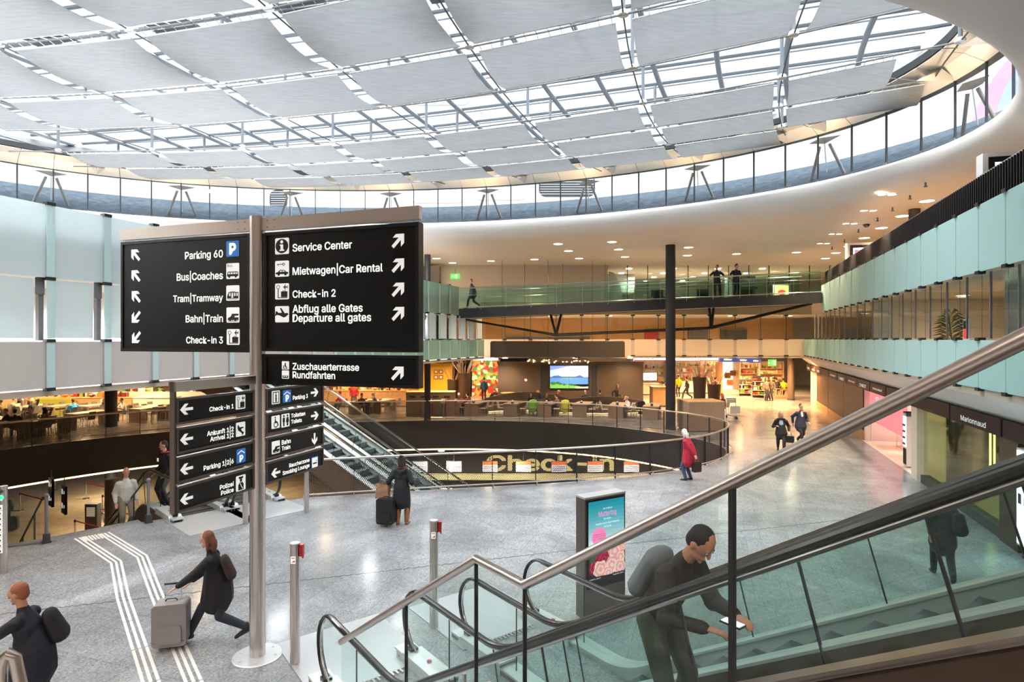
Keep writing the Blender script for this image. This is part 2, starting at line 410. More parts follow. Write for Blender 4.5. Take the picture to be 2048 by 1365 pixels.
# ================================================================ large structure
def catmull(P, n=8):
    out = []
    for i in range(len(P)-1):
        p0, p1, p2, p3 = P[max(i-1, 0)], P[i], P[i+1], P[min(i+2, len(P)-1)]
        for k in range(n):
            t = k/n
            out.append(tuple(.5*(2*p1[d] + (p2[d]-p0[d])*t + (2*p0[d]-5*p1[d]+4*p2[d]-p3[d])*t*t + (3*p1[d]-p0[d]-3*p2[d]+p3[d])*t**3) for d in (0, 1)))
    return out + [P[-1]]
def resample(P, step, n=None):
    L = [0]
    for p, q in zip(P, P[1:]): L.append(L[-1] + math.hypot(q[0]-p[0], q[1]-p[1]))
    n = n or max(1, round(L[-1]/step)); out = []; j = 0
    for k in range(n+1):
        t = L[-1]*k/n
        while j < len(L)-2 and L[j+1] < t: j += 1
        u = (t-L[j])/max(L[j+1]-L[j], 1e-9); out.append(tuple(P[j][d] + (P[j+1][d]-P[j][d])*u for d in (0, 1)))
    return out
HOLE_CURVE = catmull([(-6.0, 17.35), (-2.3, 18.3), (1.54, 19.2), (4.7, 20.4), (7.0, 21.9), (8.5, 23.9), (8.9, 26.0), (7.9, 28.4), (4.9, 31.5), (.73, 33.3),
                      (-4.3, 33.7), (-11, 32.5), (-17, 29.6), (-21, 24.9), (-22.6, 20), (-21, 15), (-17.5, 11.2)])
HOLE = [(-13.6, 11.6), (-9.2, 15.1)] + HOLE_CURVE
OUT = [tuple(B(a, b)[:2]) for a, b in ((-54, -16), (24, -16), (24, 66), (-54, 66))]
struct('floor', MB().poly([OUT, HOLE], 0.0), M['floor'], 'grey flecked granite floor of the main hall around the oval opening', 'floor')
struct('floor_lower', MB().poly([OUT], -5.0), M['lowfloor'], 'brown stone floor of the check-in level seen down through the opening', 'floor')
struct('ceiling_lower', MB().poly([OUT, HOLE], -1.66), M['beige'], 'pale ceiling of the check-in level under the hall floor', 'ceiling')
struct('trim_1', MB().strip(HOLE, -1.57, 0.0, True), M['fascia'], 'black fascia lining the edge of the oval floor opening', 'fascia')
inner = HOLE_CURVE
struct('trim_2', MB().strip(HOLE, -1.65, -1.58, True), M['led'], 'glowing warm light strip along the bottom of the black fascia', 'light strip')
mb = MB()
for p, q in ((0, 1), (1, 2), (2, 3), (3, 0)): mb.strip([OUT[p], OUT[q]], -5, -1.75)
struct('wall_lower', mb, M['brown'], 'dark walls around the check-in level', 'wall')
W4 = [('wall_rear', 0, 1), ('wall_right_outer', 1, 2), ('wall_back_outer', 2, 3), ('wall_left_outer', 3, 0)]
for nm, p, q in W4:
    struct(nm, MB().strip([OUT[p], OUT[q]], 0, 9.6), M['white'], 'plain pale outer wall closing the hall, ' + nm.split('_')[1], 'wall')

# ---- oval roof light: ellipse through the sill of the clerestory
EC, EA, EB, ET = (-5.15, 18.32), 17.85, 11.05, R(-8)
def ell(t, off=0.0):
    x, y = EA*math.cos(t), EB*math.sin(t); nx, ny = math.cos(t)/EA, math.sin(t)/EB; l = math.hypot(nx, ny)
    x += nx/l*off; y += ny/l*off
    return (EC[0] + x*math.cos(ET) - y*math.sin(ET), EC[1] + x*math.sin(ET) + y*math.cos(ET))
tt = [2*math.pi*i/1440 for i in range(1441)]; aa = [0.0]
for i in range(1440):
    p, q = ell(tt[i]), ell(tt[i+1]); aa.append(aa[-1] + math.hypot(q[0]-p[0], q[1]-p[1]))
NP = 76
def par(k):                                        # parameter at an equal share of the girth
    g = aa[-1]*(k % NP)/NP; i = max(j for j in range(1440) if aa[j] <= g); u = (g-aa[i])/(aa[i+1]-aa[i]); return tt[i] + (tt[i+1]-tt[i])*u
PT = [par(k) for k in range(NP)]
ZC, ZS, ZG = 9.35, 10.3, 11.92
TS = [2*math.pi*i/144 for i in range(145)]
hole_c = [ell(t, .7) for t in TS[:-1]]
struct('ceiling', MB().poly([OUT, hole_c], ZC), M['ceil'], 'broad pale ceiling around the oval roof opening', 'ceiling')
prof = [(.7, 9.35), (.35, 9.36), (.05, 9.40), (-.2, 9.5), (-.38, 9.66), (-.46, 9.86), (-.42, 10.02), (-.3, 10.12), (-.12, 10.2), (.12, 10.27), (.2, 10.3)]
struct('trim_3', MB().sheet([[(*ell(t, o), z) for t in TS] for o, z in prof]), M['white'], 'smooth white rounded lip around the oval roof opening', 'trim', True)
struct('trim_4', MB().sheet([[(*ell(t, o), z) for t in TS] for o, z in ((.15, 10.22), (.5, 10.35), (1.3, 10.95), (2.6, 11.62), (6.5, 11.7))]), M['terr'], 'dark sloping outer roof edge seen through the ring of windows', 'roof')
# clerestory panes, each with its mullion
for k in range(NP):
    t0, t1 = PT[k], PT[(k+1) % NP] + (2*math.pi if k == NP-1 else 0)
    p, q = ell(t0), ell(t1)
    if (p[1] < 8.5 and p[0] < 6) or p[0] < -21: continue
    w_ = thing('window_%d' % (k+1), 'tall clear pane in the ring of windows under the roof', 'window', (*p, ZS), 0, 'clerestory panes', 'structure')
    MB().poly([[(p[0], p[1]), (q[0], q[1]), ell(t1, .02), ell(t0, .02)]], ZS, ZG).build('pane', M['glassw'], w_, True)
    MB().beam((*p, ZS-.03), (*p, ZG+.02), .035, .06, up=(p[0]-EC[0], p[1]-EC[1], 0)).build('mullion', M['darkgrey'], w_, True)
    MB().box((*ell(t0, -.03), ZS-.02), (.05, .05, .05)).build('foot', M['grey'], w_, True)
# champagne cladding with open joints, dark gutter behind
for k in range(0, NP):
    t0, t1 = PT[k], PT[(k+1) % NP] + (2*math.pi if k == NP-1 else 0); e = (t1-t0)*.008
    if ell(t0)[1] < 8 and ell(t0)[0] < 4: continue
    mb = MB(); ts = [t0+e, (t0+t1)/2, t1-e]
    mb.plate([[(*ell(t, o), z) for t in ts] for o, z in ((-.02, ZG), (-.55, ZG+.26), (-1.1, ZG+.36))], (0, 0, .03))
    struct('trim_%d' % (100+k), mb, M['gold'], 'champagne metal cladding panel above the ring of windows', 'cladding panel')['group'] = 'cladding panels above the clerestory'
struct('trim_5', MB().sheet([[(*ell(t, o), z) for t in TS] for o, z in ((.3, ZG+.02), (-.3, ZG+.3), (-1.12, ZG+.42), (-1.15, ZG+.62), (-.9, ZG+.9), (.3, ZG+.9))]), M['darkgrey'], 'dark gutter edge behind the champagne cladding', 'gutter')

# ---- skylight: tube grid and panes
def nod(i, j, z=12.0):
    return V3((.85*(-1.267+4.273*i+.876*j-.022*i*i-.021*i*j+.036*j*j), .85*(17.893-1.628*i+3.368*j-.167*i*i+.003*i*j-.174*j*j), z))
def rho(p, off=0.0):
    dx, dy = p[0]-EC[0], p[1]-EC[1]; x = dx*math.cos(ET)+dy*math.sin(ET); y = -dx*math.sin(ET)+dy*math.cos(ET)
    return (x/(EA+off))**2 + (y/(EB+off))**2
def zroof(p): return 13.0 + 1.0*max(0, 1-rho(p, -1.0))
def roof_bar(mb, i0, j0, di, dj, r, dz, n):
    seg = []
    for k in range(161):
        s = -9 + 18*k/160; p = nod(i0+di*s, j0+dj*s)
        if rho(p, -.8) < 1: seg.append((p.x, p.y, zroof(p)+dz))
    if len(seg) > 4: mb.tube(seg[::4] + [seg[-1]], r, n)
roof = thing('skylight_1', 'glazed roof of white steel tubes over the oval opening', 'skylight', (EC[0], EC[1], 12.9), 0, None, 'structure')
for k in range(-16, 17):
    mb = MB(); roof_bar(mb, 0, k*.5, 1, 0, .075, 0, 8)
    if mb.v: mb.build('roof_tube', M['tubew'], roof, True, True)
    mb = MB(); roof_bar(mb, k*.5+.05, 0, 0, 1, .085, -.12, 8)
    if mb.v: mb.build('roof_tube', M['tubew'], roof, True, True)
    mb = MB(); roof_bar(mb, 0, k*.5+.25, 1, 0, .03, .14, 6)
    if mb.v: mb.build('glazing_bar', M['tubew'], roof, True)
rows = [[(*[EC[d] + (ell(t, -.7)[d]-EC[d])*f for d in (0, 1)], 0) for t in TS[::3]] for f in (1, .75, .5, .25, .02)]
MB().plate([[(p[0], p[1], zroof(p)+.2) for p in r_] for r_ in rows], (0, 0, .02)).build('roof_glass', M['glassw'], roof, True)

# ---- outside: pale office block and the printed banner wall
fb = thing('office_building', 'white office building with rounded windows outside behind the oval roof', 'building', (-2, 44, 0))
MB().bx(-16, 44, 8, 9, 52, 34).build('wall', tint('office_plaster', (170, 170, 172)), fb, True)
def rrect(w, h, r, n=5):
    o = []
    for cx_, cy_, a0 in ((w-r, r, -90), (w-r, h-r, 0), (r, h-r, 90), (r, r, 180)):
        o += [(cx_+r*math.cos(R(a0+90*i/n)), cy_+r*math.sin(R(a0+90*i/n))) for i in range(n+1)]
    return o
ff = Face((-16, 44, 0), (1, 0, 0), (0, -1, 0))
tint('winlight', (176, 186, 196), rough=.3); tint('windark', (40, 46, 54), rough=.2)
for X0, X1, z0, z1, m in ((1078, 1190, 394, 350, 'windark'), (948, 1054, 400, 350, 'winlight'), (822, 930, 406, 350, 'winlight'), (1000, 1120, 205, 160, 'winlight'), (820, 940, 210, 165, 'winlight'), (540, 575, 420, 380, 'windark')):
    xa, za = ff.hit(X0, z0); xb, zb = ff.hit(X1, z1); mb = MB()
    ff.shape(mb, [rrect(xb-xa, zb-za, .5)], .02, .06, xa, za); o = mb.build('window', M[m], fb, True)
    mb = MB()
    for i in range(1, 9): ff.rect(mb, xa+.1, za+(zb-za)*i/9, xb-.1, za+(zb-za)*i/9+.03, .06, .08)
    mb.build('blind', M['alu'], o, True)
bw = thing('banner_wall', 'outdoor wall printed with huge pale pink and blue shapes beyond the windows', 'banner', (24, 30, 0))
n_ = V3((-.8, -.6, 0)); fb2 = Face((22.2, 34.0, 9), (.6, -.8, 0), n_)
tint('ban_white', (190, 190, 204)); tint('ban_pink', (206, 120, 146)); tint('ban_blue', (120, 138, 186))
mb = MB(); fb2.rect(mb, 0, 0, 22, 14, -.3, 0); mb.build('panel', M['ban_white'], bw, True)
mb = MB(); fb2.shape(mb, [ring(9, 5.5, 6.0, 48)], .01, .03); mb.build('print', M['ban_pink'], bw, True)
mb = MB(); fb2.shape(mb, [ring(8.2, 6.6, 4.0, 48)], .04, .06); mb.build('print', M['ban_blue'], bw, True)
mb = MB(); fb2.shape(mb, [ring(3.2, 3, 2.8, 40)], .01, .03); mb.build('print', M['ban_blue'], bw, True)

# ---- sun sails, cable net, struts
net = thing('cable_net', 'net of thin steel cables that carries the sun sails', 'cable net', (EC[0], EC[1], 12.0))
for j in range(-3, 7):
    pts = [nod(i*.5, j) for i in range(-16, 17) if rho(nod(i*.5, j), -.5) < 1]
    if len(pts) > 1: MB().tube(pts, .026, 6).build('cable', M['grey'], net, True)
for i in range(-7, 6):
    pts = [nod(i, j*.5) for j in range(-10, 17) if rho(nod(i, j*.5), -.5) < 1]
    if len(pts) > 1: MB().tube(pts, .02, 6).build('cable', M['darkgrey'], net, True)
for j in range(-2, 6):
    for i in range(-6, 5):
        p = nod(i, j)
        if rho(p, -1.0) > 1 or p.y < 7: continue
        t = thing('hanging_strut', 'white strut with round disc foot at a cable crossing under the skylight', 'strut', p, 0, 'struts between skylight and cable net')
        h = zroof(p) - 12.0
        MB().cyl((0, 0), .05, .05, h, 10).build('rod', M['tubew'], t, smooth=True)
        MB().lathe([(.06, -.02), (.125, -.02), (.125, .05), (.09, .09), (.06, .1)], 16).build('disc', M['alu'], t, smooth=True)
SROW = {-3: 'nearest row', -2: 'nearest row', -1: 'second row', 0: 'row before the open strip', 2: 'row just past the open strip', 3: 'middle far row', 4: 'farthest row'}
for j in SROW:
    for i in range(-6, 4):
        c = (nod(i, j) + nod(i+1, j+1))/2
        if rho(c, -1.3) > 1 or c.y < 6.3: continue
        A, Bq, Cq, D = nod(i, j), nod(i+1, j), nod(i, j+1), nod(i+1, j+1)
        def P(u, v):
            p = (A*(1-u) + Bq*u)*(1-v) + (Cq*(1-u) + D*u)*v; p.z -= .28*4*v*(1-v) - .02; return p
        u1 = .95 if not (j == 2 and i == 2) else .68
        sl = thing('sun_sail', 'sagging pale mesh sail under the skylight in the ' + SROW[j], 'sun sail', c, 0, 'sun sails, ' + SROW[j])
        rows = [[P(.05 + (u1-.05)*a/8, .07 + .86*b/10) for a in range(9)] for b in range(11)]
        MB().plate(rows, (0, 0, .012)).build('cloth', M['sail'], sl, True, True)
        for v, e in ((.07, 0.0), (.93, 1.0)):
            mb = MB().tube([P(.05 + (u1-.05)*a/8, v) for a in range(9)], .018, 6)
            for a in range(12):
                u = .07 + (u1-.09)*a/11; q = P(u, e); q.z = 12.0; mb.tube([P(u, v), q], .009, 4)
            mb.build('edge_rod', M['alu'], sl, True)

# ---- dark louvre boards below the roof tubes over the nearest sails
for i in range(-4, 3):
    for j, n_ in ((-1, 7), (-2, 6)):
        a, b = nod(i, j, 12.75), nod(i, j+1, 12.75); c = (a+b)/2
        if rho(c, -1.5) > 1: continue
        t = thing('roof_louvre', 'dark slatted louvre above the gap between two rows of sun sails', 'louvre', c, 0, 'roof louvres above the sails')
        d = (b-a).normalized(); s_ = V3((d.y, -d.x, 0))
        for k in range(n_): MB().beam(c + d*(-.9+.26*k) - s_*.7, c + d*(-.9+.26*k) + s_*.7, .17, .02).build('slat', M['darkgrey'], t, True)
        for s in (-.6, .6): MB().beam(c - d*1.0 + s_*s + V3((0, 0, .03)), c + d*1.0 + s_*s + V3((0, 0, .03)), .03, .04).build('carrier', M['grey'], t, True)

# ---- inverted V struts outside the clerestory and fin brackets on the cladding
for k in range(1, NP, 4):
    t = PT[k] + .004
    p = ell(t, .55)
    if p[1] < 9 and p[0] < 6 or p[0] < -20.5: continue
    s_ = thing('roof_prop', 'inverted V of two steel legs under a flat cap outside the ring of windows', 'roof prop', (*p, ZG-.15), 0, 'V shaped roof props')
    tx, ty = ell(t+.01, .55)[0]-ell(t-.01, .55)[0], ell(t+.01, .55)[1]-ell(t-.01, .55)[1]; l = math.hypot(tx, ty); tx /= l; ty /= l
    for sg in (-1, 1): MB().tube([(p[0]+tx*.18*sg, p[1]+ty*.18*sg, ZG-.25), (*(ell(t, .75)[0]+tx*.62*sg, ell(t, .75)[1]+ty*.62*sg), ZS+.2)], .055, 8).build('leg', M['grey'], s_, True)
    MB().tube([(*p, ZG-.2), (*ell(t, .7), ZS+.4)], .022, 6).build('rod', M['alu'], s_, True)
    mb = MB(); c0 = V3((*p, ZG-.2)); T_ = V3((tx, ty, 0)); N_ = V3((-ty, tx, 0))
    mb.add([c0+T_*.6+V3((0, 0, .16)), c0-T_*.6+V3((0, 0, .16)), c0+N_*.3+V3((0, 0, .16)), c0-N_*.3+V3((0, 0, .16)), c0+V3((0, 0, .0))], [(0, 2, 1, 3), (0, 4, 2), (2, 4, 1), (1, 4, 3), (3, 4, 0)])
    mb.build('cap', M['grey'], s_, True)
    light('SPOT', (*ell(t, -.45), ZS+.25), 45, (1, .72, .42), .12, 'uplight', spot=120, rot=(R(180), 0, 0))
for i, j in ((2, 5), (1, 5), (0, 5), (-1, 5), (-2, 5), (-3, 5), (-4, 5), (2, 4), (3, 3), (3, 2), (3, 1), (2, 3), (-5, 4), (-5, 3), (4, 1)):
    p = nod(i, j); t = math.atan2((p.y-EC[1])/EB, (p.x-EC[0])/EA) - ET*.0
    dx, dy = p.x-EC[0], p.y-EC[1]; x = dx*math.cos(ET)+dy*math.sin(ET); y = -dx*math.sin(ET)+dy*math.cos(ET); t = math.atan2(y/EB, x/EA)
    c0 = V3((*ell(t, -.62), ZG+.2)); e1 = V3((*ell(t, .05), ZG+.02)); T_ = (V3((*ell(t+.02, 0), 0))-V3((*ell(t-.02, 0), 0))).normalized()
    f_ = thing('cable_bracket', 'small winged metal bracket that ties a cable to the champagne cladding', 'bracket', c0, 0, 'cable brackets on the cladding')
    tip = V3((*ell(t, -1.15), ZG-.02))
    mb = MB(); mb.add([tip, c0+T_*.3, e1, c0-T_*.3, c0+V3((0, 0, .1))], [(0, 1, 4), (1, 2, 4), (2, 3, 4), (3, 0, 4), (0, 3, 2, 1)]); mb.build('wing', M['gold'], f_, True)
    MB().tube([tip, V3((*ell(t, -2.2), 12.0))], .012, 6).build('tie', M['grey'], f_, True)

# ---- gallery fronts: a panel of each kind, then copies
def panel_proto(name, label, cat, group, w, h, m, fin=None, th=.02, clampm='anthracite', kind=None):
    t = thing(name, label, cat, (0, 0, 0), RZB, group)
    MB().bx(-th, 0.012, .02, th, w-.012, h-.02).build('pane', M[m], t)
    for z in (0, h): MB().bx(-.06, -.09, z-.035, .08, .09, z+.035).build('clamp', M[clampm], t)
    if fin: MB().bx(.05, -.08, .03, .07, .08, h-.03).build('fin', M[fin], t)
    return t
JR = [13.96 + 1.27*k for k in range(-3, 18)]
def row(proto, a, js, z):
    for k, b in enumerate(js):
        (proto if k == 0 else dup(proto, B(a, b, z))).location = B(a, b, z)
row(panel_proto('frosted_screen', 'frosted teal glass panel in the upper row along the right gallery', 'glass panel', 'upper frosted panels of the right gallery', 1.27, 1.45, 'frost'), 5.25, JR[:-1], 6.0)
row(panel_proto('frosted_screen', 'frosted teal glass panel in the lower row along the right gallery', 'glass panel', 'lower frosted panels of the right gallery', 1.27, 1.06, 'frost'), 5.25, JR + [JR[-1]+1.27*k for k in (1, 2, 3, 4, 5, 6)], 3.53)
JL = [8.84 + 1.25*k for k in range(-5, 17)]
row(panel_proto('frosted_screen', 'pale frosted glass panel in the upper row along the left gallery', 'glass panel', 'upper frosted panels of the left gallery', 1.25, 1.58, 'frostl', 'post_teal'), -13.39, JL[:13], 5.87)
row(panel_proto('frosted_screen', 'greenish frosted glass panel in the upper row at the far end of the left gallery', 'glass panel', 'far upper frosted panels of the left gallery', 1.25, 1.58, 'frostf', 'post_teal'), -13.39, JL[13:], 5.87)
row(panel_proto('frosted_screen', 'greyish frosted panel in the bottom row along the left gallery', 'glass panel', 'bottom frosted panels of the left gallery', 1.25, 1.03, 'frostg', 'post_teal'), -13.39, JL[:13], 3.53)
row(panel_proto('frosted_screen', 'greenish frosted glass panel in the bottom row at the far end of the left gallery', 'glass panel', 'far bottom frosted panels of the left gallery', 1.25, 1.03, 'frostf', 'post_teal'), -13.39, JL[13:] + [JL[-1]+1.25*k for k in (1, 2, 3)], 3.53)
t = thing('frosted_screen', 'pale frosted glass panel with dark slot in the middle row along the left gallery', 'glass panel', (0, 0, 0), RZB, 'middle frosted panels of the left gallery')
MB().bx(-.02, .05, .03, .0, .95, 1.27).build('pane', M['frostl'], t)
MB().bx(-.2, -.14, -.02, -.1, -.04, 1.32).build('post', M['grey'], t)
MB().bx(-.09, -.22, .95, -.07, -.04, 1.3).build('bracket', M['grey'], t)
MB().bx(.05, -.08, .02, .07, .08, 1.25).build('fin', M['post_teal'], t)
row(t, -13.39, JL + [JL[-1]+1.25*k for k in (1, 2, 3)], 4.58)
# clear windows between the two rows on the right
for k, b in enumerate(JR + [JR[-1]+1.27*k for k in (1, 2, 3)]):
    w_ = thing('window_%d' % (200+k), 'clear window between the two frosted rows of the right gallery', 'window', B(5.45, b, 4.62), RZB, 'clear windows of the right gallery', 'structure')
    MB().bx(-.01, .03, 0, .01, 1.24, 1.38).build('pane', M['glass'], w_)
    MB().bx(-.02, -.018, -.02, .02, .018, 1.4).build('mullion', M['grey'], w_)
    MB().bx(.05, .6, -.02, .06, .615, 1.4).build('mullion', M['grey'], w_)
def slab(name, a0, a1, b0, b1, z0, z1, m, label):
    c = [tuple(B(a, b)[:2]) for a, b in ((a0, b0), (a1, b0), (a1, b1), (a0, b1))]
    return struct(name, MB().poly([c], z0, z1), M[m], label, 'slab')
slab('floor_gallery_right', 5.3, 23.5, 4, 47, 3.38, 3.52, 'beige', 'floor slab of the middle storey on the right')
slab('ceiling_gallery_right', 5.32, 23.5, 4, 35.6, 6.05, 7.0, 'beige', 'floor slab of the upper gallery on the right')
struct('trim_6', MB().sheet([[B(6.3, b, 2.7) for b in (3, 47)], [B(5.32, b, 3.5) for b in (3, 47)]]), M['white'], 'sloping pale soffit above the shop signs on the right', 'soffit')
for nm, a0, b0, b1 in (('floor_gallery_left', -13.45, -2, 18.2), ('floor_gallery_left_far', -13.45, 22.6, 34), ('floor_gallery_left_inner', -20.5, 18.2, 22.6)):
    slab(nm, -30, a0, b0, b1, 3.38, 3.52, 'beige', 'floor slab of the left gallery')
slab('ceiling_gallery_left', -30, -13.5, -2, 30, 5.95, 6.9, 'white', 'upper floor slab of the left gallery')
struct('wall_gallery_left', MB().sheet([[B(-17, b, 3.5) for b in (-2, 34)], [B(-17, b, 6) for b in (-2, 34)]]), M['white'], 'white inner wall behind the left gallery panels', 'wall')
# ribbed dark parapet on the right gallery
mb = MB(); mb.poly([[tuple(B(a, b)[:2]) for a, b in ((5.42, 3), (5.5, 3), (5.5, 35.6), (5.42, 35.6))]], 7.2, 8.12)
for k in range(0, 270): mb.box(B(5.4, 3.1+k*.12, 7.68), (.04, .025, .9), RZB)
struct('wall_parapet', mb, M['anthracite'], 'dark ribbed parapet on top of the right gallery', 'parapet')
struct('trim_7', MB().beam(B(5.46, 3, 8.14), B(5.46, 35.6, 8.14), .1, .04), M['steelh'], 'slim metal rail on top of the dark ribbed parapet', 'rail')
struct('wall_gallery_right', MB().sheet([[B(15, b, 7) for b in (3, 50)], [B(15, b, 9.4) for b in (3, 50)]]), tint('warm_plaster', (232, 196, 160)), 'warm plaster wall behind the right upper gallery', 'wall')
struct('wall_office', MB().sheet([[B(10, b, 3.5) for b in (3, 46)], [B(10, b, 6.1) for b in (3, 46)]]), tint('office_wall', (112, 104, 96)), 'pale inner wall behind the clear windows of the right gallery', 'wall')
# ---- back front of the hall
YB = 38.5
def fx(px, Y=YB): return (px-CX)*Y/F
pp = thing('peach_screen', 'peach frosted panel along the back gallery front', 'wall panel', (0, YB, 3.5), 0, 'peach panels of the back gallery front')
MB().bx(.01, -.02, 0, 1.63, .02, 1.06).build('pane', M['peachf'], pp)
for z in (0.02, 1.06): MB().bx(-.13, -.09, z-.035, .13, .04, z+.035).build('clamp', M['anthracite'], pp)
MB().bx(-.09, -.04, .06, .09, -.025, 1.02).build('fin', M['beige'], pp)
for k in range(13): (pp if k == 0 else dup(pp, (0, 0, 0))).location = (fx(965)+1.64*k - .2, YB, 3.5)
for k in range(13):
    x = fx(965)+1.64*k-.2
    w_ = thing('window_%d' % (300+k), 'clear window above the peach panels of the back gallery', 'window', (x, YB, 4.6), 0, 'clear windows of the back gallery', 'structure')
    MB().bx(.01, -.01, 0, 1.63, .01, 1.48).build('pane', M['glass'], w_)
    MB().bx(-.02, -.02, 0, .02, .03, 1.5).build('mullion', M['darkgrey'], w_)
    MB().bx(-.12, -.08, 1.46, .12, .04, 1.54).build('clamp', M['anthracite'], w_)
    MB().bx(.01, -.02, 1.55, 1.63, .02, 2.35).build('upper_pane', M['frosto'], w_)
def fslab(name, x0, x1, y0, y1, z0, z1, m, label, cat='slab'): return struct(name, MB().bx(x0, y0, z0, x1, y1, z1), M[m], label, cat)
fslab('floor_gallery_back', -8.5, 22, YB+.05, 60, 3.36, 3.5, 'peach', 'floor slab of the back gallery above the shops')
fslab('ceiling_gallery_back', -5, 22, YB+.1, 60, 6.2, 6.98, 'beige', 'upper floor slab at the back of the hall')
fslab('wall_back', fx(880), fx(1216), YB+.3, YB+.5, 6.98, 9.35, 'beige', 'beige back wall at the left end of the footbridge', 'wall')
fslab('wall_back_brown', fx(838), fx(881), YB-.6, YB+.3, 6.98, 9.2, 'bronze', 'dark brown wall section beside the slim column', 'wall')
tint('mid_wall', (170, 128, 84)); fslab('wall_middle', -5, 22, 47, 47.2, 3.5, 6.2, 'mid_wall', 'peach wall behind the back gallery windows', 'wall')
fslab('wall_lounge', fx(1200), 22, 52, 52.2, 6.98, 9.35, 'beige', 'pale wall at the end of the upper lounge', 'wall')
for k in range(12):
    x = fx(1216)+1.31*k
    w_ = thing('window_%d' % (400+k), 'tall clear lounge window behind the footbridge', 'window', (x, YB+.35, 7.0), 0, 'lounge windows behind the footbridge', 'structure')
    MB().bx(.02, -.01, 0, 1.29, .01, 2.34).build('pane', M['glass'], w_)
    MB().bx(-.02, -.03, 0, .02, .03, 2.35).build('mullion', M['darkgrey'], w_)
# ---- columns
for k, (px, Y, dm, z0, z1, lb) in enumerate(((1341, 30.4, .49, 0, ZC, 'tall dark steel column standing beside the oval opening'), (1829, 22.0, .38, 7, ZC, 'dark round column rising behind the ribbed parapet'),
        (855, 33.9, .36, 0, ZC, 'slim dark column at the far end of the left gallery'), (222, 31.5, .58, -5, 3.4, 'dark column in front of the cafe counter on the left'),
        (1582, 45, .5, 0, 3.4, 'stout brown column beside the shop with bar stools'))):
    x = (px-CX)*Y/F; t = thing('column', lb, 'column', (x, Y, z0), 0, None, 'structure')
    MB().cyl((0, 0), dm/2, 0, z1-z0, 24).build('shaft', M['anthracite'] if k != 4 else M['bronze'], t, smooth=True)
    MB().cyl((0, 0), dm/2+.02, 0, .12, 24).build('base_ring', M['darkgrey'], t, smooth=True)
# ================================================================ direction sign on its steel post
PX, PY = -3.69, 8.7
sign = thing('direction_sign', 'tall black airport direction sign with many panels on a brushed steel post', 'direction sign', (PX, PY, 0))
MB().cyl((PX, PY), .108, .02, 6.37, 32).build('post', M['steel'], sign, True, True)
mb = MB().lathe([(.0, 0), (.345, 0), (.345, .012), (.33, .02), (.0, .02)], 48, (PX, PY, 0))
for k in range(6): mb.lathe([(.02, 0), (.02, .03), (.0, .034)], 8, (PX+.26*math.cos(k), PY+.26*math.sin(k), 0))
mb.build('base_plate', M['alu'], sign, True)
Uv, Vv, PO = V3((UX, UY, 0)), V3((VX, VY, 0)), V3((PX, PY, 0))
ARW = [(-.095, -.5), (.095, -.5), (.095, .14), (.36, -.125), (.36, .15), (0, .51), (-.36, .15), (-.36, -.125), (-.095, .14)]
def zc(x, y): return 200+x/2.068, 400+y/2.068         # picture point from the close-up
def rot2(P, a): return [(x*math.cos(a)-y*math.sin(a), x*math.sin(a)+y*math.cos(a)) for x, y in P]
def arrow(face, par, x, y, ang, size):
    X, Z = face.hit(*zc(x, y)); mb = MB(); face.shape(mb, [rot2(ARW, R(ang))], .0, .004, X, Z, size); mb.build('arrow', M['ink'], par, True)
def rc(x0, y0, x1, y1): return [(x0, y0), (x1, y0), (x1, y1), (x0, y1)]
PLANE = [(.0, .1), (.12, .18), (.3, .16), (.62, .02), (.78, .06), (.98, .22), (.9, .3), (.72, .27), (.44, .62), (.36, .6), (.5, .32), (.26, .3), (.12, .42), (.06, .4)]
TINYPL = [(.55, .78), (.66, .8), (.74, .93), (.78, .93), (.74, .8), (.86, .8), (.9, .86), (.93, .86), (.9, .76), (.93, .68), (.9, .68), (.86, .73), (.74, .73), (.78, .6), (.74, .6), (.66, .73)]
